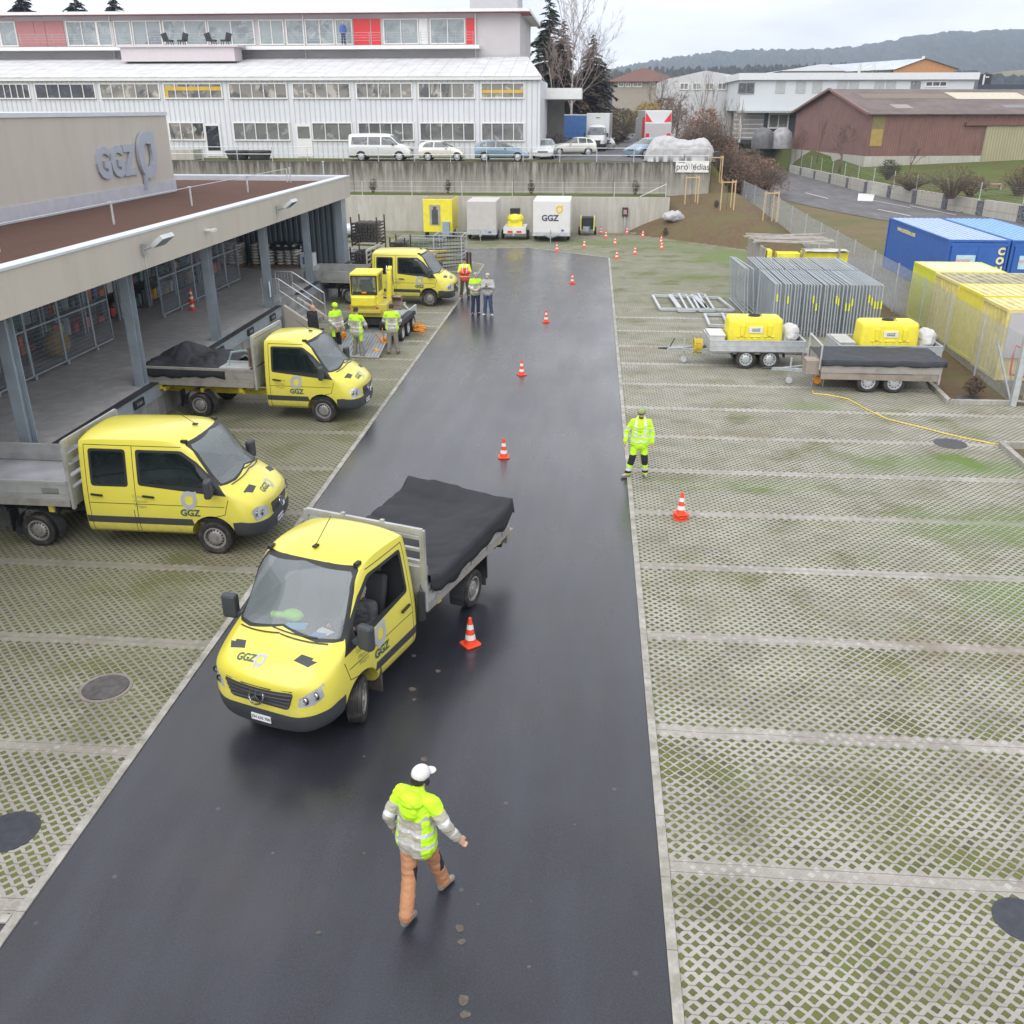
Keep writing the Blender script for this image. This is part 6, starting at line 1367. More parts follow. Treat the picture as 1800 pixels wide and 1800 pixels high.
    S += [[(.5, 0, .4), (.5, .8, .4), (.5, .95, .5), (.5, .98, .8), (.5, .97, 1.0), (.5, .9, 1.22), (.5, .84, 1.3), (.6, .74, 1.34), (.75, .4, 1.38), (.8, 0, 1.4)], [(1.0, 0, .35), (1.0, .7, .35), (1.0, .85, .45), (1.0, .86, .7), (1.0, .8, .9), (1.0, .72, 1.0), (1.05, .6, 1.04), (1.1, .5, 1.06), (1.16, .3, 1.08), (1.18, 0, 1.09)], [(1.15, 0, .35), (1.12, .4, .35), (1.14, .5, .42), (1.2, .52, .6), (1.18, .5, .7), (1.18, .44, .8), (1.2, .4, .84), (1.22, .3, .86), (1.24, .2, .87), (1.25, 0, .87)]]
    bm = loft(S, cutters=[(0, .58, 1.2, .37, .45), (0, -1.2, -.58, .37, .45)]); bm.normal_update()
    region(bm, rnd([(-.8, 1.42), (.8, 1.42), (.72, 2.12), (-.72, 2.12)], .07), 'yz', lambda f: f.normal.x > .25, 1)
    for s in (1, -1): region(bm, rnd([(-1.3, 1.4), (-1.3, 2.05), (-.45, 2.05), (.4, 1.42)], .05), 'xz', lambda f: f.normal.y*s > .4, 2); region(bm, [(s*.56, .74), (s*.6, .92), (s*.84, 1.0), (s*.84, .76)], 'yz', lambda f: f.normal.x > .12, 4)
    region(bm, [(-1, .2), (1, .2), (1, .66), (-1, .66)], 'yz', lambda f: f.calc_center_median().x > .45, 3); region(bm, [(-.5, .66), (-.54, .98), (.54, .98), (.5, .66)], 'yz', lambda f: f.normal.x > .3, 3)
    for i, v in enumerate(bm.verts): v.index = i
    split_parts(bm, [(0, 'cab', WHT), (1, 'windscreen', MAT['pane_carf']), (2, 'side_window', MAT['pane_car']), (3, 'bumper', MAT['bumper']), (4, 'headlight', MAT['lamp'])], t); bm.free()
    for x in (0, -4.2):
        for s in (1, -1): make_wheel(t, x, s*.87)
    for s in (1, -1): b = MB(); b.box(.15, .3, s*1.1-.1, s*1.1+.1, 1.25, 1.62); b.obj('mirror', MAT['bumper'], t, bevel=.02)
    # refuse lorry seen from the rear
    p = AY(1157, 240, 100); t = thing('refuse_lorry', 'white refuse lorry with red warning stripes seen from behind', 'lorry', (p[0]-.4, 97, 4.4), R(94))
    b = MB(); b.box(-1, 5.4, -1.25, 1.25, .9, 3.6); b.obj('body', WHT, t, bevel=.05)
    b = MB(); b.box(-1.35, -1.0, -1.25, 1.25, .7, 2.5); b.obj('hopper', MAT['pale_wall'], t, bevel=.05)
    for s in (1, -1):
        b = MB(); b.add([(-1.03, s*1.2, 3.45), (-1.03, s*1.2, 2.6), (-1.03, s*.55, 2.6), (-1.0, s*1.2, 3.45), (-1.0, s*1.2, 2.6), (-1.0, s*.55, 2.6)], [(0, 1, 2), (3, 5, 4), (0, 3, 4, 1), (1, 4, 5, 2), (2, 5, 3, 0)]); b.obj('warning_triangle', MAT['red_panel'], t)
        b = MB(); b.box(-1.38, -1.352, s*1.0-.16, s*1.0+.16, 1.2, 1.6); b.obj('warning_plate', MAT['red_panel'], t)
    b = MB(); [b.box(1+k*0, 4, -1.262, -1.251, 1.0+k*.42, 1.2+k*.42) for k in range(3)]; b.box(-1, 1, 1.251, 1.265, .8, 3); b.obj('red_print', MAT['red_panel'], t)
    for x in (0, 4.4):
        for s in (1, -1): make_wheel(t, x, s*1.0, r=.5, w=.3, rr=.3)
    b = MB(); b.box(5.5, 7.4, -1.2, 1.2, .8, 2.9); b.obj('cab', WHT, t, bevel=.1)
    # boat under a grey sheet
    p = G(1185, 279, 4.4); t = thing('covered_boat', 'boat under crumpled silver grey sheet at the terrace edge above the banner', 'boat', (p[0], 76.6, 4.4), 0)
    b = MB(); pts = []
    def f(u, v):
        a = 2*pi*v; x = -2.75+5.5*u; w = 1.05*(1-(abs(2*u-1))**5)**.5+.02; hgt_ = 1.5+.35*math.exp(-((u-.28)/.2)**2)+.22*math.exp(-((u-.8)/.12)**2)
        y = w*(1 if cos(a) > 0 else -1)*abs(cos(a))**.6; z = .05+(hgt_-.05)*max(0, sin(a))**.55*(1-(abs(2*u-1))**8)
        k = .09*mnoise.noise(Vector((x*2.3, a*3, 0)))+.05*mnoise.noise(Vector((x*6, a*6, 1)))
        return (x, y*(1+k), max(0.02, z*(1+k*.7)))
    b.grid(60, 60, f); b.obj('sheet', M('silver_sheet', (.42, .42, .43), .55, var=.1, sc=3, bump=.03, bsc=5), t, smooth='all')
    b = MB(); b.box(-2.9, 2.9, -.08, .08, .2, .35); b.box(2.5, 2.9, -.9, .9, .3, .75); [b.lathe([(0, -.1), (.33, -.1), (.33, .1), (0, .1)], 'y', 16, c=(.4, s*.95, .33)) for s in (1, -1)]; b.obj('trailer_frame', MAT['darkmetal'], t)
    # blue lorry box behind
    p = AY(1010, 225, 104); t = thing('lorry_body', 'blue tarpaulin lorry body behind the parked cars', 'lorry', (p[0]-.3, 108, 4.4), 0)
    b = MB(); b.box(-2.1, 2.1, -1.2, 1.2, .6, 3.1); b.obj('blue_cover', M('blue_lorry_cover', (.06, .16, .42), .5, var=.1), t, bevel=.05); b = MB(); b.box(-2.15, 2.15, -1.22, 1.22, 3.1, 3.2); b.obj('roof_edge', MAT['white_trim'], t)
    b = MB(); b.box(-2.1, 2.1, -1, 1, .3, .59); b.obj('chassis', MAT['darkmetal'], t)
cars()
# ---------------- people ----------------
def fuse(prims, voxel, smooth=3):
    """one continuous surface from tapered limbs ('c', p, q, r0, r1) and rounded masses ('e', centre, radii)"""
    mb = MB()
    for p in prims:
        if p[0] == 'c':
            _, a, b, r0, r1 = p; a = Vector(a); b = Vector(b); mb.tube(a, b, r0, r1, n=12); mb.ball(a, r0, 12); mb.ball(b, r1, 12)
        elif p[0] == 'e': mb.ball(p[1], p[2], 14)
        elif p[0] == 'b': mb.bar(p[1], p[2], p[3], p[4], up=p[5] if len(p) > 5 else (0, 0, 1))
    me = mb.mesh('m', [MAT['black']]); o = bpy.data.objects.new('m', me); COL.objects.link(o)
    r = o.modifiers.new('r', 'REMESH'); r.mode = 'VOXEL'; r.voxel_size = voxel
    s = o.modifiers.new('s', 'SMOOTH'); s.iterations = smooth; s.factor = .5
    bpy.context.view_layer.update()
    out = bpy.data.meshes.new_from_object(o.evaluated_get(bpy.context.evaluated_depsgraph_get()))
    bpy.data.objects.remove(o); bpy.data.meshes.remove(me); out.materials.clear(); return out
def wrinkle(me, a):
    for v in me.vertices:
        c = v.co; n = mnoise.noise(Vector((c.x*9, c.y*9, c.z*22)))+.6*mnoise.noise(Vector((c.x*22, c.y*22, c.z*30+5)))
        v.co = c+v.normal*n*a
    return me
def as_obj(me, name, mats, parent, fn=None):
    for m in mats: me.materials.append(m)
    n = len(me.polygons); co = [0.0]*(3*n); me.polygons.foreach_get('center', co)
    if fn: me.polygons.foreach_set('material_index', [fn(Vector(co[3*i:3*i+3])) for i in range(n)])
    else: me.polygons.foreach_set('material_index', [0]*n)
    me.polygons.foreach_set('use_smooth', [True]*n); me.name = name; me.update()
    o = bpy.data.objects.new(name, me); COL.objects.link(o); o.parent = parent; return o
def cloth(n, c, **k): return M(n, c, .85, var=k.pop('var', .12), sc=7, bump=.012, bsc=9, **k)
HV = cloth('hivis_yellow_cloth', (.50, .86, .025), var=.05); HVY = cloth('hivis_lemon_cloth', (.66, .86, .04), var=.05); HVO = cloth('hivis_orange_cloth', (.85, .10, .03), var=.06)
BEI = cloth('beige_grey_cloth', (.40, .385, .32)); BAND = M('reflective_band', (.66, .68, .70), .35, .2, var=.05); GREYC = cloth('light_grey_sweater', (.42, .42, .40))
NAVY = cloth('navy_cloth', (.022, .032, .075)); JEAN = cloth('blue_denim', (.045, .075, .15)); OLIVE = cloth('olive_cloth', (.09, .085, .045)); TAN = cloth('orange_brown_cloth', (.40, .195, .10)); BLK = cloth('black_cloth', (.016, .017, .022)); DGR = cloth('dark_grey_cloth', (.06, .062, .07)); KHK = cloth('khaki_grey_cloth', (.22, .21, .17))
SKIN = M('skin', (.56, .32, .23), .55, var=.08); HAIR = M('dark_hair', (.02, .015, .012), .7); GHAIR = M('grey_hair', (.25, .23, .21), .7); EYE = M('eye_dark', (.02, .015, .015), .3); LIP = M('lips', (.40, .16, .13), .5)
SHOE = M('grey_work_shoe', (.20, .195, .18), .7, var=.2); SHOEB = M('dark_shoe', (.02, .02, .025), .6); SHOEW = M('white_trainer', (.60, .62, .63), .6)
def person(label, loc, rz, J, kit, h=1.0, vox=.012, lean=0, group=None, seated=False):
    """J: joint positions in metres for a 1.78 m figure, facing +x, left is +y"""
    D = dict(pel=(0, 0, .96), chest=(.01, 0, 1.30), neck=(0, 0, 1.50), head=(.03, 0, 1.665), sl=(0, .19, 1.44), sr=(0, -.19, 1.44), el=(-.02, .26, 1.16), er=(-.02, -.26, 1.16), wl=(.05, .28, .91), wr=(.05, -.28, .91), hl=(0, .095, .92), hr=(0, -.095, .92), kl=(.02, .11, .50), kr=(.02, -.11, .50), al=(-.02, .12, .09), ar=(-.02, -.12, .09), tl=(1, .25), tr=(1, -.25), face=0, tilt=0)
    D.update(J); V = {k: Vector(v) for k, v in D.items() if isinstance(v, tuple) and len(v) == 3}
    t = thing('person', label, 'person', loc, rz, group)
    t.scale = (h, h, h)
    H = Matrix.Translation(V['head']) @ Matrix.Rotation(D['face'], 4, 'Z') @ Matrix.Rotation(D['tilt'], 4, 'Y')
    hp = lambda x, y, z: tuple(H @ Vector((x, y, z)))
    P = [('e', hp(-.012, 0, .02), (.094, .076, .098)), ('e', hp(.025, 0, -.045), (.062, .058, .066)), ('e', hp(.055, 0, -.088), (.03, .036, .026)), ('c', hp(.088, 0, -.005), hp(.106, 0, -.032), .011, .014), ('e', hp(.076, 0, .018), (.02, .05, .014)), ('e', hp(.0, .078, -.012), (.018, .010, .030)), ('e', hp(.0, -.078, -.012), (.018, .010, .030)),
         ('c', hp(-.02, 0, -.07), V['neck'], .052, .058), ('c', V['neck'], V['chest'], .07, .12), ('c', V['chest'], V['pel'], .12, .11), ('c', V['sl'], V['sr'], .06, .06)]
    for s in 'lr':
        P += [('c', V['s'+s], V['e'+s], .045, .036), ('c', V['e'+s], V['w'+s], .036, .027), ('c', V['h'+s], V['k'+s], .07, .05), ('c', V['k'+s], V['a'+s], .048, .035)]
        if not seated: P += [('c', V['a'+s], V['a'+s]+Vector((D['t'+s][0]*.12, D['t'+s][1]*.12, -.04)), .035, .028)]
        d = D.get('hd'+s); d = Vector(d).normalized() if d else (V['w'+s]-V['e'+s]).normalized()
        side = d.cross(Vector((1, 0, 0)) if abs(d.x) < .8 else Vector((0, 0, 1))).normalized(); up = side.cross(d).normalized()
        w = V['w'+s]; pc = w+d*.055; sg = 1 if s == 'l' else -1
        P += [('c', w, pc+d*.03, .026, .03)]
        for k, ln in ((-1.5, .062), (-.5, .074), (.5, .078), (1.5, .068)):
            b0 = w+d*.08+up*k*.017; m_ = b0+d*ln*.55+side*sg*-.008; P += [('c', b0-d*.03, m_, .0105, .010), ('c', m_, m_+d*ln*.38-side*sg*.022, .010, .009)]
        P += [('c', w+d*.03+up*.028, w+d*.065+up*.055-side*sg*.012, .012, .011), ('c', w+d*.065+up*.055-side*sg*.012, w+d*.10+up*.05-side*sg*.022, .011, .0095)]
    body = as_obj(fuse(P, min(vox, .011), 2), 'body', [SKIN], t)
    # face details and hair
    e = MB()
    for s in (1, -1): e.ball(hp(.083, s*.031, .004), (.010, .013, .008), 8)
    e.obj('eyes', EYE, body); l = MB(); l.bar(hp(.092, -.022, -.062), hp(.092, .022, -.062), .012, .010); l.obj('mouth', LIP, body)
    hr_ = kit.get('hair')
    if hr_:
        Q = [('e', hp(-.022, 0, .03), (.102, .088, .098)), ('e', hp(-.05, 0, -.03), (.07, .075, .06))]; me = fuse(Q, .012, 1)
        bm = bmesh.new(); bm.from_mesh(me); Hi = H.inverted()
        kill = [f for f in bm.faces if (lambda c: c.x > .045-.3*max(0, .06-c.z) and c.z < .085 or c.z < -.055)(Hi @ f.calc_center_median())]
        bmesh.ops.delete(bm, geom=kill, context='FACES'); bm.to_mesh(me); bm.free(); as_obj(me, 'hair', [hr_], t)
    if kit.get('beard'):
        me = fuse([('e', hp(.035, 0, -.075), (.066, .062, .055))], .012, 1); bm = bmesh.new(); bm.from_mesh(me); Hi = H.inverted()
        bmesh.ops.delete(bm, geom=[f for f in bm.faces if (Hi @ f.calc_center_median()).z > -.045], context='FACES'); bm.to_mesh(me); bm.free(); as_obj(me, 'beard', [M('brown_beard', (.10, .05, .03), .9)], t)
    cp = kit.get('cap')
    if cp:
        Q = [('e', hp(-.012, 0, .055), (.115, .10, .085))]
        if kit.get('brim', True): Q += [('e', hp(.125, 0, .035), (.07, .072, .012))]
        if kit.get('helmet'): Q = [('e', hp(-.01, 0, .05), (.125, .108, .095)), ('e', hp(0, 0, .02), (.15, .125, .012))]
        if kit.get('beanie'): Q = [('e', hp(-.015, 0, .045), (.12, .104, .105))]
        me = fuse(Q, .01, 2); bm = bmesh.new(); bm.from_mesh(me); Hi = H.inverted()
        bmesh.ops.delete(bm, geom=[f for f in bm.faces if (Hi @ f.calc_center_median()).z < .012], context='FACES'); bm.to_mesh(me); bm.free()
        lo = kit.get('cap2'); as_obj(me, 'cap', [cp, lo or cp], t, (lambda c: 1 if (Hi @ c).z < .05 else 0) if lo else None)
    if kit.get('ears'):
        q = MB(); [q.ball(hp(0, s*.095, -.01), (.035, .022, .045), 10) for s in (1, -1)]; q.path([hp(-.06, .085*cos(a), -.02+.0*a) if False else hp(-.105*sin(a), .10*cos(a), .0) for a in [pi*i/8 for i in range(9)]], .010, 5); q.obj('ear_defenders', BLK, t)
    # trousers
    tm = kit['trousers']; Q = [('e', V['pel']+Vector((0, 0, -.02)), (.135, .175, .13))]
    for s in 'lr': Q += [('c', V['h'+s], V['k'+s], .108, .084), ('c', V['k'+s], V['a'+s]+Vector((0, 0, .035)), .084, .078), ('c', V['a'+s]+Vector((0, 0, .05)), V['a'+s]+Vector((0, 0, .03)), .082, .082)]
    km = kit.get('knee')
    def tf(c):
        if km:
            for s in 'lr':
                if (c-V['k'+s]).length < .17 and c.x > V['k'+s].x-.01 and abs(c.z-V['k'+s].z+.03) < .15: return 1
        if kit.get('cuff'):
            for s in 'lr':
                if (c-V['a'+s]).length < .20 and c.z > V['a'+s].z+.03: return 2 if c.z > V['a'+s].z+.09 else 3
        if kit.get('tside') and abs(c.y) > .12 and c.z > .62: return 4
        return 0
    as_obj(wrinkle(fuse(Q, vox, 3), .007), 'trousers', [tm, BLK, BAND, BLK, HV], t, tf)
    # shoes
    if not seated:
        for s in 'lr':
            d = Vector((D['t'+s][0], D['t'+s][1], 0)).normalized(); a = V['a'+s]; f_ = D.get('lift'+s, 0)
            Q = [('c', a+Vector((0, 0, .03))-d*.03, a-d*.035+Vector((0, 0, -.035)), .047, .048), ('c', a-d*.04+Vector((0, 0, -.045)), a+d*.15+Vector((0, 0, -.052-f_)), .043, .038)]
            as_obj(fuse(Q, .012, 2), 'shoe', [kit.get('shoes', SHOE)], t)
    # jacket
    up, lo, bd = kit['jacket']; hem = kit.get('hem', .84); ax = Vector((0, 0, 1))
    pz = V['pel']
    hv = Vector((pz.x, pz.y, hem))
    mid = (V['chest']+pz)/2
    Q = [('e', V['chest']+Vector((0, 0, .03)), (.15, .20, .20)), ('c', V['chest']+Vector((0, .075, .04)), hv+Vector((0, .095, .13)), .13, .152), ('c', V['chest']+Vector((0, -.075, .04)), hv+Vector((0, -.095, .13)), .13, .152), ('c', V['sl']+Vector((0, -.03, .0)), V['sr']+Vector((0, .03, .0)), .088, .088), ('c', V['neck']+Vector((0, 0, -.03)), V['neck']+Vector((.01, 0, .03)), .085, .072)]
    for s in 'lr': Q += [('c', V['s'+s], V['e'+s], .085, .070), ('c', V['e'+s], V['w'+s]-(V['w'+s]-V['e'+s]).normalized()*.02, .070, .056)]
    Q += [('c', pz+Vector((0, .05, 0)), hv+Vector((0, .06, .06)), .155, .15), ('c', pz+Vector((0, -.05, 0)), hv+Vector((0, -.06, .06)), .155, .15)]
    if kit.get('hood'): Q += [('e', V['neck']+Vector((-.12, 0, -.03)), (.10, .14, .10)), ('e', V['neck']+Vector((-.17, 0, -.14)), (.05, .10, .11))]
    segs = [(V['s'+s], V['e'+s], V['w'+s]) for s in 'lr']
    st = kit.get('style', 'plain')
    def sd(c, a, b):
        ab = b-a; k = max(0, min(1, (c-a).dot(ab)/ab.length_squared)); return (c-a-ab*k).length, k
    def jf(c):
        best = (sd(c, pz, V['chest'])[0]-.07, 't', 0)
        d0, _ = sd(c, V['chest'], V['neck']); 
        if d0-.09 < best[0]: best = (d0-.09, 't', 0)
        for a, b, w in segs:
            d, k = sd(c, a, b)
            if d < best[0]: best = (d, 'u', k)
            d, k = sd(c, b, w)
            if d < best[0]: best = (d, 'f', k)
        if st == 'plain': return 0
        _, k, u = best
        z = (c.z-pz.z)/(V['neck'].z-pz.z)
        if st == 'full':
            if k == 't':
                if -.02 < z < .075 or .22 < z < .32: return 2
                if abs(abs(c.y)-.115) < .027 and z > .3 and abs(c.x) > .03: return 2
                return 0
            if k == 'u' and .55 < u < .75: return 2
            if k == 'f' and .28 < u < .45: return 2
            return 0
        if st == 'beige':
            if k == 't':
                if -.02 < z < .06 or .24 < z < .32: return 2
                if z > .70: return 0
                if abs(c.y) > .145 and z < .6: return 0
                return 1
            if k == 'u': return 0 if u < .42 else (2 if .80 < u < .98 else 1)
            return 2 if .42 < u < .56 else 1
        if st == 'orange':
            if k == 't':
                if -.02 < z < .07: return 2
                if abs(abs(c.y)-.10) < .025 and z > .3: return 2
                if .34 < z < .42: return 2
                return 0 if z > .78 else 1
            if k == 'u': return 0
            return 1 if u > .2 else 2
        return 0
    if kit.get('hood'):
        base = jf
        hc = V['neck']+Vector((-.15, 0, -.08))
        jf = lambda c: 0 if ((c.x < V['neck'].x-.10) and (c-hc).length < .19) else base(c)
    as_obj(wrinkle(fuse(Q, vox, 3), .009), kit.get('jname', 'jacket'), [up, lo, bd], t, jf)
    return t
def pr(loc, px, py, z):     # where a point should appear; used only to place people in front of the lens position of the photograph
    return G(px, py, z)
PHONE = M('phone_body', (.015, .015, .018), .2)
def phone(t, p, rz, lab, sc=1):
    b = MB(); b.box(-.006, .006, -.038, .038, -.075, .075); o = b.obj('phone', PHONE); T = Matrix.Translation(t.location) @ Matrix.Rotation(t.rotation_euler.z, 4, 'Z') @ Matrix.Scale(t.scale[0], 4)
    o.location = T @ Vector(p); o.rotation_euler = (0, R(-40), t.rotation_euler.z); tag(o, lab, 'phone')
def crowd():
    # walker in the foreground, back to the camera
    J = dict(pel=(0, 0, .94), chest=(.04, 0, 1.29), neck=(.07, .0, 1.50), head=(.13, -.01, 1.655), sl=(.05, .20, 1.44), sr=(.05, -.20, 1.44), el=(-.08, .29, 1.19), er=(.04, -.35, 1.22), wl=(.02, .31, .95), wr=(.15, -.43, 1.0), kl=(-.12, .03, .50), kr=(.20, -.08, .52), al=(-.34, -.06, .13), ar=(.30, -.12, .10), liftl=.02, tl=(1, .0), tr=(1, -.15), face=R(-14), tilt=R(8))
    p = (-1.66, 7.62)
    person('person in white cap, lime and beige jacket and tan trousers walking on the asphalt', (p[0], p[1], 0), R(66), J,
           dict(cap=M('white_cap_cloth', (.62, .61, .60), .8), hair=HAIR, ears=True, trousers=TAN, knee=True, shoes=SHOE, jacket=(HV, BEI, BAND), style='beige', hood=True, hem=.78), 1.0, .009)
    # man in green at the kerb
    J = dict(al=(-.06, .17, .09), ar=(.06, -.26, .10), kl=(.02, .14, .50), kr=(.06, -.17, .50), el=(-.03, .30, 1.17), er=(-.03, -.33, 1.17), wl=(.02, .30, .92), wr=(.04, -.36, .93), tl=(1, .3), tr=(.5, -1), tilt=R(12))
    person('bearded person in full lime green workwear and beanie standing on the kerb', (1.30, 20.95, 0), R(-92), J,
           dict(cap=M('green_beanie', (.25, .33, .14), .9), cap2=M('grey_band', (.10, .11, .11), .9), beanie=True, brim=False, beard=True, trousers=HV, knee=True, cuff=True, shoes=SHOE, jacket=(HV, HV, BAND), style='full', hem=.80, hood=True), .955, .011)
    J = dict(el=(.02, .25, 1.18), er=(.02, -.25, 1.18), wl=(.24, .08, 1.10), wr=(.24, -.10, 1.08), tilt=R(20), hdl=(.6, -.7, .1), hdr=(.6, .7, .1), al=(-.02, .11, .09), ar=(.0, -.13, .09))
    person('person in grey cap, beige and lime jacket and navy trousers, left of the pair', (-4.85, 39.75, 0), R(-75), J,
           dict(cap=M('grey_cap', (.35, .33, .31), .8), hair=GHAIR, trousers=NAVY, shoes=SHOEB, jacket=(HV, BEI, BAND), style='beige', hem=.86), .99, .013)
    J = dict(el=(.05, .25, 1.18), er=(.05, -.25, 1.18), wl=(.27, .05, 1.26), wr=(.27, -.05, 1.26), tilt=R(24), hdl=(.3, -.3, .6), hdr=(.3, .3, .6), al=(.0, .15, .09), ar=(.0, -.14, .09), tl=(1, .4), tr=(1, -.4))
    t = person('person in beige cap, light grey sweater and jeans looking at a phone on the drive', (-4.30, 39.6, 0), R(-95), J,
           dict(cap=M('beige_cap', (.45, .42, .33), .8), hair=GHAIR, trousers=JEAN, shoes=SHOEW, jacket=(GREYC, GREYC, GREYC), style='plain', hem=.90, jname='sweater'), .99, .013)
    phone(t, (.34, 0, 1.34), 0, 'black phone held up by the person in the grey sweater')
    J = dict(el=(.05, .26, 1.18), er=(.05, -.26, 1.18), wl=(.27, .07, 1.16), wr=(.27, -.07, 1.16), tilt=R(32), hdl=(.7, -.5, .3), hdr=(.7, .5, .3), kl=(.03, .14, .5), kr=(0, -.13, .5), al=(-.02, .16, .09), ar=(0, -.17, .09))
    t = person('person in orange and yellow jacket reading a phone by the far truck', (-5.83, 43.7, 0), R(-82), J,
           dict(hair=HAIR, trousers=OLIVE, shoes=SHOEB, jacket=(HVY, HVO, BAND), style='orange', hem=.80), .99, .013)
    phone(t, (.36, 0, 1.22), 0, 'dark phone in the hands of the person in orange')
    q = G(548, 536, 1.74)
    J = dict(wl=(.0, .27, .90), wr=(.04, -.27, .90), tilt=R(14))
    person('bald person in a black hooded jacket standing between the dock stairs and the truck', (q[0], q[1], 0), R(-12), J,
           dict(trousers=BLK, shoes=SHOEB, jacket=(BLK, BLK, BLK), style='plain', hem=.78, hood=True), .98, .012)
    q = G(587, 533, 1.78)
    J = dict(wl=(.16, .20, .96), wr=(.22, -.16, .98), el=(.0, .27, 1.18), er=(.03, -.26, 1.18), tilt=R(22), hdl=(.4, 0, -.8), hdr=(.6, 0, -.7))
    person('person in bright green cap holding an orange strap left of the trailer', (q[0], q[1], 0), R(-35), J,
           dict(cap=HV, beanie=True, brim=False, hair=HAIR, trousers=BLK, tside=True, shoes=SHOEB, jacket=(HV, BEI, BAND), style='beige', hem=.80), 1.0, .012)
    J = dict(wl=(.12, .24, .98), wr=(.30, -.22, 1.05), er=(.08, -.30, 1.18), el=(.0, .27, 1.17), tilt=R(26), kl=(.02, .10, .5), kr=(.02, -.11, .5), al=(-.02, .15, .09), ar=(.0, -.14, .09))
    person('dark haired person in hi-vis jacket seen from behind in front of the ramp', (-8.10, 31.85, 0), R(78), J,
           dict(hair=HAIR, trousers=KHK, tside=True, shoes=M('orange_trimmed_shoe', (.45, .16, .08), .6), jacket=(HV, BEI, BAND), style='beige', hem=.82), 1.0, .012)
    J = dict(wl=(.24, .22, 1.0), wr=(.22, -.22, 1.0), er=(.05, -.29, 1.18), el=(.05, .29, 1.18), tilt=R(20), kl=(.0, .12, .5), kr=(.0, -.12, .5), al=(-.02, .16, .09), ar=(.0, -.16, .09))
    person('person in hi-vis jacket and khaki trousers from behind, right of the ramp', (-6.98, 32.5, 0), R(97), J,
           dict(hair=HAIR, trousers=KHK, shoes=M('brown_shoe', (.12, .09, .06), .7), jacket=(HV, BEI, BAND), style='beige', hem=.82), 1.0, .012)
    # driver
    z = .20
    J = dict(pel=(0, 0, .95+z), chest=(-.03, 0, 1.25+z), neck=(-.03, 0, 1.45+z), head=(.02, .02, 1.60+z), sl=(-.03, .19, 1.39+z), sr=(-.03, -.19, 1.39+z), el=(.08, .28, 1.13+z), er=(.12, -.25, 1.15+z), wl=(.46, .18, 1.22+z), wr=(.50, -.18, 1.26+z), hl=(.05, .1, .95+z), hr=(.05, -.1, .95+z), kl=(.48, .14, 1.02+z-.06), kr=(.48, -.12, 1.0+z-.04), al=(.62, .14, .62+z), ar=(.62, -.12, .62+z), face=R(38), tilt=R(8), hdl=(.4, -.2, .5))
    p = TT @ Vector((-.80, .50, -.14)); person('driver in grey cap and dark jacket at the open window of the moving truck', p, TRUCK.rotation_euler.z, J,
           dict(cap=M('grey_flat_cap', (.30, .30, .31), .8), hair=HAIR, beard=True, trousers=BLK, jacket=(DGR, DGR, DGR), style='plain', hem=.90+z), .97, .012, seated=True)
    q = AY(604, 78, 88.6); person('distant person in blue jacket on the upper balcony beside the red door panels', (q[0], 88.7, q[1]-.0), R(-60), dict(), dict(hair=GHAIR, trousers=NAVY, shoes=SHOEB, jacket=(cloth('blue_jacket_cloth', (.07, .12, .35)),)*3, style='plain'), 1.0, .03)
crowd()
# ---------------- traffic cones ----------------
CO = M('cone_orange_red', (.80, .075, .025), .4, var=.06); CW = M('cone_white_band', (.72, .72, .70), .4, var=.05)
def cone(x, y, label, group, rz=0, z=0.006):
    t = thing('traffic_cone', label, 'traffic cone', (x, y, z), rz, group)
    b = MB(); b.prism([(a*.14+c*.0, d*.14) for a, d, c in ((-1, -.8, 0), (-.8, -1, 0), (.8, -1, 0), (1, -.8, 0), (1, .8, 0), (.8, 1, 0), (-.8, 1, 0), (-1, .8, 0))], 0, .03); b.obj('base', CO, t, bevel=.006)
    R_ = lambda z: .098-(z-.03)*(.098-.026)/.47
    b = MB(); b.lathe([(R_(.03), .03)]+[(R_(z_), z_) for z_ in (.1, .2, .3, .4, .5)]+[(0.015, .505), (0, .49)], n=20); b.obj('body', CO, t, smooth=30)
    for a, c in ((.115, .205), (.30, .385)):
        w = MB(); w.lathe([(R_(a)+.003, a), (R_(c)+.003, c)], n=20); w.obj('band', CW, t, smooth='all')
    return t
for px, py, l in ((827, 1133, 'traffic cone beside the moving truck, nearest of the row on the asphalt'), (885.5, 804, 'second traffic cone of the row, level with the person in lime workwear'), (917, 659, 'third traffic cone of the row along the middle of the asphalt'), (960, 566, 'fourth traffic cone of the row, right of the two people on the drive'), (1006, 498, 'traffic cone at the far end of the row on the asphalt')):
    x, y = G(px, py); cone(x, y, l, 'cones in a row down the drive', R(40) if py > 1000 else R(random.uniform(0, 40)))
for px, py, l in ((979, 441, 'traffic cone at the asphalt edge in front of the white box trailer'), (1027, 435, 'traffic cone on the pavers in front of the small compressor'), (1084, 455, 'nearest traffic cone on the pavers right of the asphalt corner'), (1116, 447, 'traffic cone just right of the nearest one on the pavers'), (1163, 438, 'lower one of the two close traffic cones below the boulder'), (1162, 427, 'upper one of the two close traffic cones below the boulder'), (1081, 430, 'traffic cone in the middle of the scattered group on the pavers'), (1065, 418, 'traffic cone right of the compressor, lower of two'), (1056, 411, 'traffic cone nearest the compressor at the wall'), (1102, 411, 'traffic cone at the foot of the dark charging post'), (1130, 417, 'traffic cone along the bed kerb left of the boulder')):
    x, y = G(px, py); cone(x, y, l, 'cones scattered at the far end of the yard', R(random.uniform(0, 60)))
x, y = G(1196, 912)
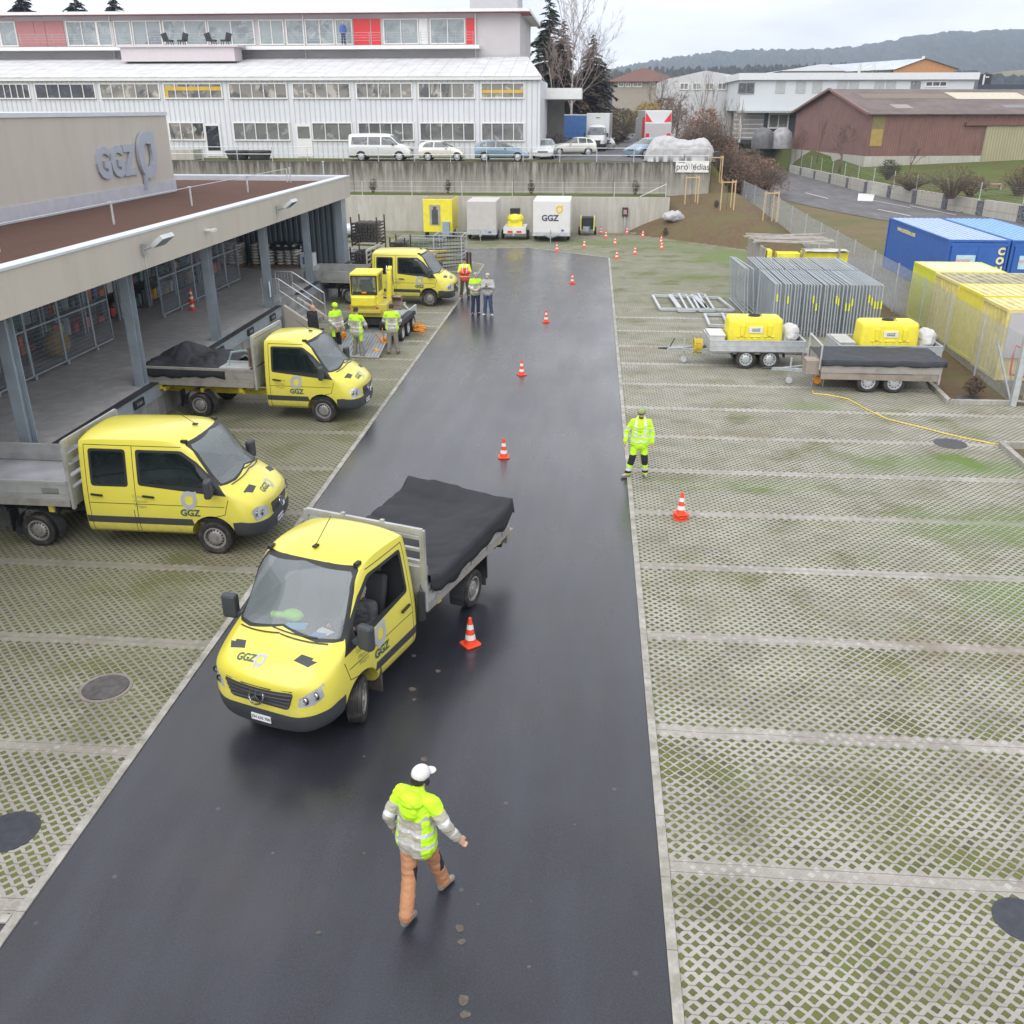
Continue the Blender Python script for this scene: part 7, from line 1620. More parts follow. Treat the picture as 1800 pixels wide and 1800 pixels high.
for k in range(3): cone(x+(-.01, .012, 0)[k], y+(0, .006, 0)[k], ('bottom cone of the stack on the pavers near the kerb', 'middle cone of the stack on the pavers near the kerb', 'top cone of the stack on the pavers, showing both white bands')[k], 'stacked cones on the right pavers', R((5, 38, 20)[k]), .006+k*.055)
for k, (yy, lab) in enumerate(((34.9, 'lower half of the nested pair of cones on the dock'), (34.92, 'upper cone of the nested pair standing on the dock'))): cone(-15.3, yy, lab, 'cones on the dock', R(10), .985+k*.3)
# ---------------- trailers ----------------
def tandem(name, label, x, y, rz, L, Wd, kind, mat, z0=.62, hs=.36):
    """flat trailer with two axles, drawbar towards -x; origin between the axles on the ground"""
    t = thing('flat_trailer', label, 'trailer', (x, y, 0), rz)
    x0, x1 = -L*.52, L*.48; w = Wd/2
    b = MB(); b.box(x0, x1, -w, w, z0-.05, z0); b.obj('floor', MAT['alu_dirty'], t)
    for s in (1, -1):
        b = MB(); b.box(x0, x1, s*w-.015, s*w+.015, z0+.002, z0+hs); [b.box(x0, x1, s*w-.024, s*w+.024, z0+hs*k-.015, z0+hs*k+.015) for k in (.02, .5, .97)]; b.obj('side_board', mat, t)
        b = MB(); [b.box(x_-.05, x_+.05, s*w-.01, s*w+.032, z0-.0+.05, z0+.10) for x_ in (x0+L*.32, x0+L*.72)]; b.obj('side_marker', MAT['orange'], t)
    for xx in (x0, x1): b = MB(); b.box(xx-.016, xx+.016, -w, w, z0+.002, z0+hs); [b.box(xx-.022, xx+.022, -w, w, z0+hs*k-.015, z0+hs*k+.015) for k in (.02, .5, .97)]; b.obj('end_board', mat, t)
    b = MB()
    for s in (1, -1): b.bar((x0+.8, s*w*.7, z0-.10), (x0-1.0, 0, .48), .08, .10); b.box(x0, x1, s*w*.7-.03, s*w*.7+.03, z0-.16, z0-.05); b.box(x1-.08, x1-.02, s*w-.06, s*w, .32, z0)
    b.bar((x0-.9, 0, .48), (x0-1.35, 0, .48), .09, .09); b.obj('drawbar', MAT['galv'], t)
    b = MB(); b.tube((x0-1.3, 0, .5), (x0-1.65, 0, .5), .045, .025, n=8); b.bar((x0-1.25, 0, .55), (x0-1.1, .0, .85), .03); b.obj('coupling', MAT['darkmetal'], t)
    b = MB(); b.tube((x0-.75, 0, .85), (x0-.75, 0, .2), .03, n=8); b.lathe([(0, -.04), (.1, -.04), (.11, 0), (.1, .04), (0, .04)], 'y', 16, c=(x0-.75, 0, .115)); b.obj('jockey_wheel', MAT['galv_light'], t)
    for xx in (-.40, .40):
        for s in (1, -1): make_wheel(t, xx, s*(w-.12), r=.33, w=.2, rimc=MAT['galv_light'], rr=.20, slots=10)
    for s in (1, -1):
        b = MB(); b.box(-.85, .85, s*(w-.12)-.12, s*(w-.12)+.12, .69 if z0 > .72 else z0-.045, .71 if z0 > .72 else z0-.03); b.box(-.88, -.85, s*(w-.12)-.12, s*(w-.12)+.12, .40, z0-.06); b.box(.85, .88, s*(w-.12)-.12, s*(w-.12)+.12, .40, z0-.06); b.obj('mudguard', MAT['black'], t)
    for s in (1, -1): b = MB(); b.box(x1-.02, x1+.03, s*(w-.12)-.12, s*(w-.12)+.12, .42, .54); b.obj('tail_light', MAT['red'], t)
    return t
def placed(t, o, loc, rz=0):
    T = Matrix.Translation(t.location) @ Matrix.Rotation(t.rotation_euler.z, 4, 'Z'); o.location = T @ Vector(loc); o.rotation_euler = (0, 0, t.rotation_euler.z+rz); return o
def water_tank(t, loc, label, L=1.95, Wd=1.15, H=1.0):
    q = thing('water_tank', label, 'tank', (0, 0, 0), 0, 'yellow water tanks on trailers'); placed(t, q, loc)
    bm = bmesh.new(); bmesh.ops.create_cube(bm, size=1)
    for v in bm.verts: v.co = Vector((v.co.x*L*(.96 if v.co.z < 0 else .93), v.co.y*Wd*(.90 if v.co.z < 0 else .82), v.co.z*H+H/2))
    bmesh.ops.bevel(bm, geom=bm.edges[:], offset=.17, segments=5, affect='EDGES', profile=.6)
    me = bpy.data.meshes.new('shell'); bm.to_mesh(me); bm.free(); me.materials.append(MAT['yellow_pl']); me.polygons.foreach_set('use_smooth', [True]*len(me.polygons)); o = bpy.data.objects.new('shell', me); COL.objects.link(o); o.parent = q
    for s in (1, -1):
        for x in (-.45, .0, .45):
            b = MB(); y = s*Wd*.43; b.box(x-.10, x+.10, y-.04, y+.045, .14, .36); b.box(x-.17, x+.17, y-.04, y+.055, .37, .42)
            if x: b.box(x-.07, x+.07, y-.07, y+.02, .42, .80)
            b.obj('moulded_rib', MAT['yellow_pl'], q, bevel=.02)
        b = MB(); b.box(-.23, .23, s*(Wd*.435)-.02, s*(Wd*.435)+.03, .52, .72); lb = b.obj('label_plate', CW, q)
        b = MB(); text_mesh(b, 'GGZ', .13, frame((0, s*(Wd*.435)+s*.032, .62), (-s, 0, 0), (0, 0, 1)), depth=.001); b.obj('lettering', MAT['grey_print'], lb)
    b = MB(); b.lathe([(.20, -.03), (.20, .03), (.15, .05), (0, .05)], n=24, c=(.0, 0, H)); b.path([(-.22, -.1, H+.0), (-.2, -.1, H+.07), (.2, -.1, H+.07), (.24, -.1, H)], .015, 6); b.obj('filler_cap', MAT['black'], q)
    return q
def sack(t, loc, label, r=(.42, .5, .5)):
    me = fuse([('e', (0, 0, r[2]*.8), r), ('e', (.1, -.12, r[2]*1.25), (r[0]*.7, r[1]*.6, r[2]*.5)), ('e', (-.1, .2, r[2]*.4), (r[0], r[1]*.7, r[2]*.4))], .03, 3)
    for v in me.vertices: c = v.co; v.co = c+v.normal*(.05*mnoise.noise(c*4)+.03*mnoise.noise(c*11)); v.co.z = max(v.co.z, 0)
    o = as_obj(me, 'sheet_bundle', [M('white_grey_sheet', (.50, .50, .50), .6, var=.08, sc=4)], None); placed(t, o, loc); return tag(o, label, 'bundle')
def trailers():
    t1 = tandem('t', 'aluminium tandem trailer with yellow tank and coiled hose in the middle of the yard', 5.72, 32.2, R(2), 3.15, 1.65, 'tank', MAT['galv_light'])
    water_tank(t1, (-.08, .1, .63), 'yellow plastic water tank on the left aluminium trailer'); sack(t1, (1.15, .15, .62), 'white sheet bundle behind the left yellow tank', (.33, .45, .42))
    b = MB(); b.box(-.25, .25, -.5, .5, 0, .42); b.box(-.27, .27, -.52, .52, .42, .46); o = b.obj('toolbox', M('pale_box', (.60, .60, .58), .5)); placed(t1, o, (-1.36, 0, .63)); tag(o, 'white box at the front of the left tank trailer', 'box')
    b = MB(); rg = random.Random(3)
    for k in range(7): r_ = .22-.015*(k % 3); b.path([(0.04*(k-3), r_*cos(a)*1.0+rg.uniform(-.01, .01), r_*1.15*sin(a)) for a in [2*pi*i/20 for i in range(21)]], .022, 6)
    o = b.obj('coiled_hose', M('yellow_hose', (.62, .45, .04), .5)); placed(t1, o, (-1.95, -.1, .62)); tag(o, 'yellow hose coiled on the drawbar of the left tank trailer', 'hose')
    d = Vector(G(1560, 585, 1.15))-Vector(G(1333, 577, 1.15))
    t2 = tandem('t', 'aluminium tandem trailer with yellow tank behind the black covered trailer', 5.72+d.x, 32.2+d.y, R(2), 3.3, 1.7, 'tank', MAT['galv_light'])
    water_tank(t2, (.02, .12, .63), 'yellow plastic water tank on the right trailer beside the containers', 2.0); sack(t2, (1.3, .1, .62), 'white sheet bundle behind the right yellow tank', (.33, .5, .42))
    b = MB(); b.box(-.25, .25, -.6, .6, 0, .36); b.box(-.27, .27, -.62, .62, .36, .40); o = b.obj('toolbox', M('grey_box', (.42, .42, .40), .6)); placed(t2, o, (-1.42, 0, .63)); tag(o, 'grey box with yellow badge at the front of the right tank trailer', 'box')
    t3 = tandem('t', 'dirty tandem trailer under a flat black cover next to the soil bed', 9.10, 29.65, R(0), 3.6, 1.8, 'cover', MAT['alu_dirty'], .64, .34)
    x0, x1 = -3.6*.52, 3.6*.48
    tp = tarp(None, x0-.02, x1+.12, .93, lambda u, v: 1.03-.05*sin(pi*v)*sin(pi*u), .17, 26, 16, seed=5, mat=M('flat_black_cover', (.028, .032, .040), .7, var=.2)); placed(t3, tp, (0, 0, 0)); tag(tp, 'flat black cover over the trailer by the soil bed', 'tarpaulin')
    b = MB(); b.box(-.2, .2, -.28, .28, 0, .42); o = b.obj('toolbox', M('mud_box', (.30, .25, .21), .8)); placed(t3, o, (x0-.23, -.45, .52)); tag(o, 'mud coloured box at the front of the black covered trailer', 'box')
    f = MB()
    for s in (-.85, .85): f.tube((x0-.05, s, .7), (x0-.05, s, 1.45), .03, n=6)
    f.tube((x0-.05, -.85, 1.45), (x0-.05, .85, 1.45), .03, n=6); f.obj('front_frame', MAT['galv_light'], t3)
    for s in (1, -1):
        b = MB(); b.box(x0, x1, s*.91-.02, s*.91+.02, .42, .60); b.obj('skirt', M('muddy_skirt', (.26, .22, .185), .8, var=.2), t3)
    p = G(1435, 678); q = thing('cable_reel', 'orange cable reel on a small stand under the black covered trailer', 'cable reel', (p[0], p[1], 0))
    b = MB(); b.lathe([(.0, -.09), (.11, -.09), (.13, -.06), (.13, .06), (.11, .09), (0, .09)], 'y', 20, c=(0, 0, .2)); b.obj('drum', M('orange_cable', (.80, .30, .02), .5), q); b = MB(); b.path([(-.17, -.1, 0), (-.17, -.1, .3), (.17, -.1, .3), (.17, -.1, 0)], .014, 5); b.path([(-.17, .1, 0), (-.17, .1, .3), (.17, .1, .3), (.17, .1, 0)], .014, 5); b.obj('stand', MAT['galv_light'], q)
    pts = [(1428, 688), (1430, 693), (1455, 695), (1490, 702), (1522, 720), (1560, 738), (1610, 750), (1660, 763), (1705, 773), (1750, 782), (1800, 785), (1850, 787)]
    b = MB(); P = [(*G(a, c), .02) for a, c in pts]; b.path(P, .016, 6); o = b.obj('cable', M('yellow_cable', (.72, .52, .06), .5)); tag(o, 'yellow cable running over the pavers from the reel to the right', 'cable')
trailers()
def back_row():
    def wheels(t, w, y=0): [make_wheel(t, y, s*w, r=.3, w=.18, rimc=MAT['galv_light'], rr=.18, slots=8) for s in (1, -1)]
    # drawbar faces the camera: local +x = towards camera
    def base(label, X, Y, cat='trailer', nm='box_trailer'):
        return thing(nm, label, cat, (X, Y, 0), -pi/2)
    t = base('yellow box trailer with a photo panel and grey steps against the pale wall', -10.3, 65.3)
    b = MB(); b.box(-1.6, 1.1, -.98, .98, .5, 2.62); b.obj('body', MAT['yellow_pl'], t, bevel=.03); b = MB(); b.box(-1.55, 1.05, -.93, .93, 2.60, 2.64); b.obj('roof', M('brown_roof_sheet', (.24, .20, .13), .8), t)
    b = MB(); b.box(1.102, 1.12, -.55, .18, .95, 2.25); pn = b.obj('photo_panel', M('beige_panel', (.36, .33, .29), .5), t)
    b = MB(); b.box(1.121, 1.128, -.40, .02, 1.0, 1.95); b.box(1.121, 1.127, -.30, -.08, 1.95, 2.15); b.obj('dark_figure', M('dark_print', (.07, .07, .075), .6), pn)
    b = MB(); b.box(1.11, 1.5, .35, .8, .3, 1.2); b.obj('step_box', M('blue_grey_box', (.28, .36, .42), .5), t); b = MB(); b.box(.9, 2.1, -.05, .05, .4, .5); b.obj('drawbar', MAT['galv'], t); wheels(t, .95)
    t = base('pale grey canvas trailer between the yellow box and the small tank trailer', -7.3, 65.0)
    b = MB(); b.box(-1.9, 1.2, -.98, .98, .62, 2.55); b.obj('canvas', M('grey_canvas', (.50, .48, .46), .7, var=.05, bump=.02, bsc=3), t, bevel=.05); b = MB(); b.box(-1.9, 1.24, -1.0, 1.0, .42, .78); b.obj('board', MAT['galv_light'], t); b = MB(); b.box(1.245, 1.25, .45, .62, .52, .64); b.obj('blue_plate', M('blue_plate', (.05, .10, .45), .5), t)
    b = MB(); b.box(1.2, 2.2, -.05, .05, .38, .48); b.tube((2.0, .0, .1), (2.0, 0, .8), .03, n=6); b.obj('drawbar', MAT['galv'], t); wheels(t, .95)
    t = base('small trailer carrying a yellow tank with dark pump between two box trailers', -5.15, 65.2, nm='tank_trailer')
    b = MB(); b.box(-1.2, .9, -.75, .75, .45, .85); b.obj('board', CW, t); b = MB(); b.ball((0, 0, 1.3), (.62, .58, .42), 14); b.box(-.5, .5, -.5, .5, .86, 1.2); b.obj('yellow_tank', MAT['yellow_pl'], t, smooth=30); b = MB(); b.box(-.3, .3, -.35, .3, 1.65, 1.98); b.obj('pump', MAT['black'], t)
    for s in (.30, -.30): b = MB(); b.box(.901, .92, s-.17, s+.17, .50, .62); b.obj('red_plate', MAT['red_panel'], t)
    b = MB(); b.box(.9, 1.8, -.05, .05, .4, .5); b.obj('drawbar', MAT['galv'], t); wheels(t, .85)
    t = base('white box trailer with dark company letters and a yellow ring emblem', -2.65, 65.0)
    b = MB(); b.box(-2.4, 1.4, -1.22, 1.22, .58, 2.62); b.obj('body', M('white_trailer_body', (.68, .68, .67), .4, var=.03), t, bevel=.04)
    F = lambda y, z: frame((1.405, y, z), (0, 1, 0), (0, 0, 1))
    b = MB(); text_mesh(b, 'GGZ', .52, F(.0-.1, 1.52), depth=.004, bold=.04); b.obj('lettering', M('navy_print', (.06, .065, .11), .5), t); b = MB(); leaf_logo(b, F(.50, 2.08), .23); b.obj('emblem', M('amber_print', (.80, .52, .04), .5), t)
    b = MB(); b.box(-2.4, 1.42, -1.24, 1.24, .40, .585); b.obj('board', MAT['galv_light'], t); b = MB(); b.box(1.421, 1.43, .65, .82, .70, .82); b.obj('blue_plate', M('blue_plate', (.05, .10, .45), .5), t); b = MB(); b.bar((1.3, .5, .45), (2.7, 0, .45), .08); b.bar((1.3, -.5, .45), (2.7, 0, .45), .08); b.tube((2.5, 0, .05), (2.5, 0, .9), .035, n=6); b.obj('drawbar', MAT['galv'], t); wheels(t, 1.1)
    p = G(1032, 414); t = thing('compressor', 'small black wheeled compressor with yellow corner frames at the pale wall', 'compressor', (p[0], p[1]+.5, 0), -pi/2)
    b = MB(); b.box(-.5, .35, -.42, .42, .4, 1.2); b.obj('housing', MAT['black'], t, bevel=.05); b = MB(); [b.bar((.36, s*.46, .3), (-.1, s*.46, 1.28), .06) for s in (1, -1)]; b.obj('yellow_frame', MAT['yellow_pl'], t); b = MB(); b.ball((.42, .1, .5), .12, 10); b.obj('blue_unit', M('teal_unit', (.03, .25, .32), .5), t); b = MB(); b.box(.35, .6, -.3, .1, .3, .6); b.box(.35, 1.0, -.04, .04, .28, .36); b.obj('engine', MAT['galv'], t); [make_wheel(t, 0, s*.55, r=.27, w=.16, rr=.14, slots=6) for s in (1, -1)]
    p = G(1097, 409); t = thing('charging_post', 'dark charging post with a red and white screen before the pale wall', 'post', (p[0], p[1]-.3, 0), 0)
    b = MB(); b.box(-.07, .07, -.07, .07, 0, 1.2); b.obj('pole', MAT['galv'], t); b = MB(); b.box(-.2, .2, -.12, .1, 1.15, 1.75); b.obj('cabinet', MAT['darkmetal'], t); b = MB(); b.box(-.12, .12, -.13, -.121, 1.3, 1.6); b.obj('screen', M('red_white_label', (.45, .2, .2), .5), t)
back_row()
# ---------------- excavator on its trailer ----------------
def excavator():
    tr = thing('plant_trailer', 'low galvanised plant trailer with lowered perforated ramp carrying the excavator', 'trailer', (-8.05, 35.5, 0), R(87))
    # local: +x forward (away), ramp at -x
    b = MB(); b.box(-2.0, 2.2, -.88, .88, .50, .56); b.obj('floor', MAT['galv'], tr)
    for s in (1, -1):
        b = MB(); b.box(-2.0, 2.2, s*.88-.03, s*.88+.03, .40, .80); b.obj('side_board', MAT['galv_light'] if s < 0 else MAT['bluegrey'], tr)
        b = MB(); b.prism([(-1.1, .62), (1.1, .62), (1.1, .74), (.9, .80), (-.9, .80), (-1.1, .74)], s*1.0-.13, s*1.0+.13, 0, 'xz'); b.obj('mudguard', MAT['black'], tr)
    for x in (-.85, 0, .85):
        for s in (1, -1): make_wheel(tr, x, s*1.0, r=.31, w=.2, rimc=MAT['galv_light'], rr=.18, slots=8)
    r = MB(); n = 15
    A = Vector((-2.05, 0, .50)); B = Vector((-3.75, 0, .06)); d = (B-A)
    for i in range(n+1): y = -.88+1.76*i/n; r.bar(A+Vector((0, y, 0)), B+Vector((0, y, 0)), .035, .03)
    for i in range(21): p = A+d*(i/20); r.bar(p+Vector((0, -.88, .008)), p+Vector((0, .88, .008)), .05, .02, up=(1, 0, 0))
    r.obj('ramp', MAT['galv_light'], tr)
    b = MB(); b.bar((2.2, .6, .5), (3.6, 0, .5), .1); b.bar((2.2, -.6, .5), (3.6, 0, .5), .1); b.box(3.5, 3.9, -.05, .05, .45, .55); b.obj('drawbar', MAT['galv'], tr)
    b = MB(); b.box(-2.06, -2.0, -.9, .9, .3, .5); b.obj('rear_beam', MAT['darkmetal'], tr)
    e = thing('mini_excavator', 'yellow mini excavator with glazed cab seen from behind on the plant trailer', 'excavator', (-8.14, 34.55, .56), R(92)); e.scale = (.95, .95, .88)
    Y_ = MAT['yellow_pl']
    for s in (1, -1):
        k = MB(); P = [(x, z) for x, z in ((-.85, .12), (-.72, .0), (.75, .0), (.88, .14), (.86, .30), (.74, .40), (-.74, .40), (-.88, .28))]; k.prism(P, s*.55-.14, s*.55+.14, 0, 'xz')
        for i in range(16): x = -.74+i*.1; k.box(x-.02, x+.03, s*.55-.15, s*.55+.15, -.015, .0); k.box(x-.02, x+.03, s*.55-.15, s*.55+.15, .40, .415)
        k.obj('track', MAT['tyre'], e)
    b = MB(); b.box(-.5, .5, -.45, .45, .15, .45); b.tube((0, 0, .42), (0, 0, .56), .38, n=20); b.obj('undercarriage', MAT['darkmetal'], e)
    bm = bmesh.new(); bmesh.ops.create_cube(bm, size=1)
    for v in bm.verts: v.co = Vector((v.co.x*1.55-.18, v.co.y*1.42, v.co.z*.5+.80))
    bmesh.ops.bevel(bm, geom=[x for x in bm.edges if all(v.co.x < 0 for v in x.verts)], offset=.2, segments=4, affect='EDGES'); me = bpy.data.meshes.new('counterweight'); bm.to_mesh(me); bm.free(); me.materials.append(M('dirty_yellow', (.55, .47, .08), .5, var=.15, dirt=(.22, .18, .10), dsc=3)); o = bpy.data.objects.new('counterweight', me); COL.objects.link(o); o.parent = e
    b = MB(); b.box(-.86, .0, -.30, .66, .98, 1.42); b.obj('engine_cover', Y_, e, bevel=.07)
    # cab: posts, roof, panes
    c = MB(); x0, x1, y0, y1 = -.55, .62, -.34, .66
    for x in (x0, x1):
        for y in (y0, y1): c.bar((x, y, 1.3), (x*.93, y*.98+.01, 2.22), .10)
    c.box(x0-.05, x1+.08, y0-.05, y1+.04, 2.20, 2.32); c.box(x0-.02, x1, y0-.02, y1+.02, .98, 1.42)
    cb_ = c.obj('cab_frame', Y_, e, bevel=.03)
    g = MB(); g.box(x0-.03, x0-.02, y0+.03, y1-.03, 1.45, 2.18); g.obj('rear_window', glass('cab_glass', (.16, .19, .19), .4), e); g = MB(); g.box(x0+.05, x1-.05, y1-.01, y1+.0, 1.5, 2.18); g.box(x0+.05, x1-.05, y0, y0+.01, 1.5, 2.18); g.obj('side_window', MAT['sglass'], e)
    g = MB(); [g.bar((x0-.035, a, c_), (x0-.035, b_, d_), .045) for a, c_, b_, d_ in ((y0, 1.45, y1, 1.45), (y0, 2.2, y1, 2.2), (y0+.01, 1.45, y0+.01, 2.2), (y1-.01, 1.45, y1-.01, 2.2))]; g.box(x0-.045, x0-.03, y0+.05, y1-.05, 1.44, 1.56); g.obj('window_seal', MAT['black'], e)
    g = MB(); g.box(x0-.06, x0-.045, .08, .26, 1.5, 1.56); g.obj('orange_lamp', MAT['orange'], e); g = MB(); g.box(-.2, .2, -.05, .35, 1.42, 1.6); g.bar((-.2, .15, 1.5), (-.3, .15, 2.0), .4, .1, up=(1, 0, 0)); g.obj('seat', MAT['seat'], e)
    for s in (-.38, .70): g = MB(); g.box(-.97, -.93, s-.05, s+.05, .92, 1.0); g.obj('tail_light', MAT['red'], e)
    # boom to the right of the cab, folded down with the bucket
    k = MB(); k.bar((.75, -.55, .95), (1.0, -.58, 2.15), .16, .2); k.bar((1.0, -.58, 2.15), (1.25, -.58, 2.25), .16, .2); k.obj('boom', Y_, e, bevel=.02); k = MB(); k.bar((1.25, -.58, 2.30), (1.35, -.58, 1.05), .13, .16); o = k.obj('arm', Y_, e, bevel=.02)
    k = MB(); k.tube((.85, -.50, 1.2), (1.05, -.5, 1.95), .035, n=8); k.tube((1.12, -.66, 2.2), (1.3, -.66, 1.5), .03, n=8); k.path([(.8, -.46, 1.3), (.9, -.44, 1.8), (1.1, -.46, 2.35), (1.3, -.5, 2.1)], .015, 6); k.obj('hydraulic_cylinder', MAT['chrome'], e)
    k = MB(); k.prism([(1.15, 1.0), (1.45, 1.05), (1.62, .85), (1.58, .55), (1.3, .42), (1.12, .5), (1.35, .6), (1.42, .8), (1.3, .92)], -.95, -.15, 0, 'xz'); k.obj('bucket', M('worn_bucket', (.30, .22, .17), .6, .3, var=.25), e)
    k = MB(); k.box(.95, 1.05, -.7, .7, .05, .38); k.bar((.4, .3, .25), (1.0, .3, .2), .08); k.bar((.4, -.3, .25), (1.0, -.3, .2), .08); k.obj('dozer_blade', MAT['darkmetal'], e)
    # straps and drum
    def strap(px, py, lab, n, r, z=0, seed=1):
        x, y = G(px, py, z); rg = random.Random(seed); b = MB()
        for k in range(n):
            P = []; a0 = rg.uniform(0, 6)
            for i in range(14): a = a0+i*.5; rr = r*rg.uniform(.4, 1); P.append((rr*cos(a), rr*sin(a), .03+.05*k*rg.uniform(.6, 1.2)))
            b.path(P, .028, 5)
        o = b.obj('lashing_strap', M('orange_webbing', (.85, .33, .02), .6, var=.1)); o.location = (x, y, z); return tag(o, lab, 'strap', 'orange lashing straps round the trailer')
    strap(737, 582, 'orange lashing strap heaped on the pavers right of the trailer', 5, .30, 0, 2); strap(600, 596, 'orange lashing strap heaped at the left of the ramp', 5, .22, .35, 3); strap(676, 603, 'orange lashing strap coiled at the right of the ramp', 4, .12, .3, 4)
    for (a, b_, lab) in (((600, 575, .95), (600, 594, .35), 'orange strap hanging from the hands of the person in the green cap'), ((672, 578, .95), (676, 600, .35), 'orange strap hanging down behind the person on the right of the ramp'), ((660, 586, .62), (674, 603, .40), 'orange strap stretched across the ramp to the right')):
        p, q = (*G(a[0], a[1], a[2]), a[2]), (*G(b_[0], b_[1], b_[2]), b_[2]); b = MB(); b.bar(p, q, .07, .015, up=(1, 0, 0)); o = b.obj('lashing_strap', M('orange_webbing', (.85, .33, .02), .6, var=.1)); tag(o, lab, 'strap', 'orange lashing straps round the trailer')
    p = G(660, 617, .15); b = MB(); b.box(-.06, .06, -.2, .2, 0, .06); o = b.obj('ratchet', M('orange_ratchet', (.80, .35, .02), .5)); o.location = (*p, .17); o.rotation_euler = (0, 0, .5); tag(o, 'orange ratchet lying on the perforated ramp', 'ratchet')
    p = G(588, 590, .3); b = MB(); b.lathe([(0, 0), (.12, 0), (.13, .05), (.13, .45), (.1, .5), (0, .5)], n=16); o = b.obj('canister', M('dark_red_canister', (.42, .02, .02), .4)); o.location = (p[0], p[1], .0); tag(o, 'dark red canister standing by the left of the ramp', 'canister')
excavator()
# ---------------- containers ----------------
def container(x0, x1, y0, y1, h, mat, label, group, roofm, ribs='y', name='shipping_container', z=0.0):
    t = thing(name, label, 'container', ((x0+x1)/2, (y0+y1)/2, z), 0, group); w = (x1-x0)/2; l = (y1-y0)/2
    f = MB()
    for x in (-w+.05, w-.05):
        for y in (-l+.05, l-.05): f.box(x-.05, x+.05, y-.05, y+.05, 0, h)
    for zz_ in (.06, h-.05):
        for x in (-w+.03, w-.03): f.box(x-.03, x+.03, -l+.1, l-.1, zz_-.05, zz_+.05)
        for y in (-l+.03, l-.03): f.box(-w+.1, w-.1, y-.03, y+.03, zz_-.05, zz_+.05)
    f.obj('corner_frame', mat, t)
    def wall(P, Q, nrm, rib, nm):
        b = MB(); P = Vector(P); Q = Vector(Q); L = (Q-P).length; d = (Q-P).normalized(); n_ = Vector(nrm); k = max(2, int(L/.28)); v = []
        if rib:
            for i in range(k):
                for f_, o_ in ((0, 0), (.3, 0), (.42, .045), (.88, .045)): v.append(P+d*(L*(i+f_)/k)-n_*o_)
            v.append(Q)
        else: v = [P, Q]
        n = len(v); V_ = [(a.x, a.y, .1) for a in v]+[(a.x, a.y, h-.1) for a in v]; b.add(V_, [(i, i+1, i+1+n, i+n) for i in range(n-1)]); b.obj(nm, mat, t, fix=False)
    wall((-w+.04, -l+.1), (-w+.04, l-.1), (-1, 0), ribs != 'flat', 'side_panel') if False else wall((-w+.04, -l+.1, 0), (-w+.04, l-.1, 0), (-1, 0, 0), ribs != 'flat', 'side_panel')
    wall((w-.04, -l+.1, 0), (w-.04, l-.1, 0), (1, 0, 0), True, 'side_panel'); wall((-w+.1, -l+.04, 0), (w-.1, -l+.04, 0), (0, -1, 0), ribs != 'flat2', 'end_panel'); wall((-w+.1, l-.04, 0), (w-.1, l-.04, 0), (0, 1, 0), True, 'end_panel')
    b = MB(); b.box(-w+.06, w-.06, -l+.06, l-.06, h-.06, h-.02); k = int((2*w if ribs != 'roofx' else 2*l)/.3)
    for i in range(k):
        if ribs != 'roofx': x = -w+.1+(2*w-.2)*(i+.3)/k; b.box(x, x+.14, -l+.1, l-.1, h-.02, h+.005)
    b.obj('roof', roofm, t); return t
YC = M('yellow_container_paint', (.72, .64, .07), .5, var=.06, dirt=(.56, .49, .15), dsc=1.0); YP = M('faded_yellow_paint', (.66, .58, .20), .6, var=.10, dirt=(.42, .34, .16), dsc=1.6); YG = M('lime_yellow_paint', (.64, .66, .05), .45, var=.04)
YR = M('faded_container_roof', (.60, .55, .27), .7, var=.12, dirt=(.42, .20, .10), dsc=.7); YR2 = M('pale_yellow_roof', (.70, .70, .42), .6, var=.08); BR = M('brown_streaked_roof', (.36, .33, .22), .8, var=.3, sc=2)
grp = 'yellow containers along the fence'
container(13.42, 16.1, 38.1, 40.75, 2.3, YG, 'bright yellow green container furthest from the gate in the yellow row', grp, YR2, 'flat')
container(13.36, 17.6, 35.35, 37.95, 2.3, YP, 'faded ribbed yellow container with brown streaked roof, second from the back', grp, BR)
container(13.30, 19.5, 32.85, 35.2, 2.32, YC, 'flat sided yellow container with rusty roof in the yellow row', grp, YR, 'flat')
t = container(13.22, 19.3, 30.6, 32.7, 2.3, YP, 'ribbed yellow container nearest the gate with a silver front sheet', grp, YR)
b = MB(); b.box(-2.95, 3.0, -1.075, -1.035, .75, 2.2); b.obj('silver_sheet', M('silver_sheet_metal', (.48, .48, .50), .5, .2, var=.05), t)
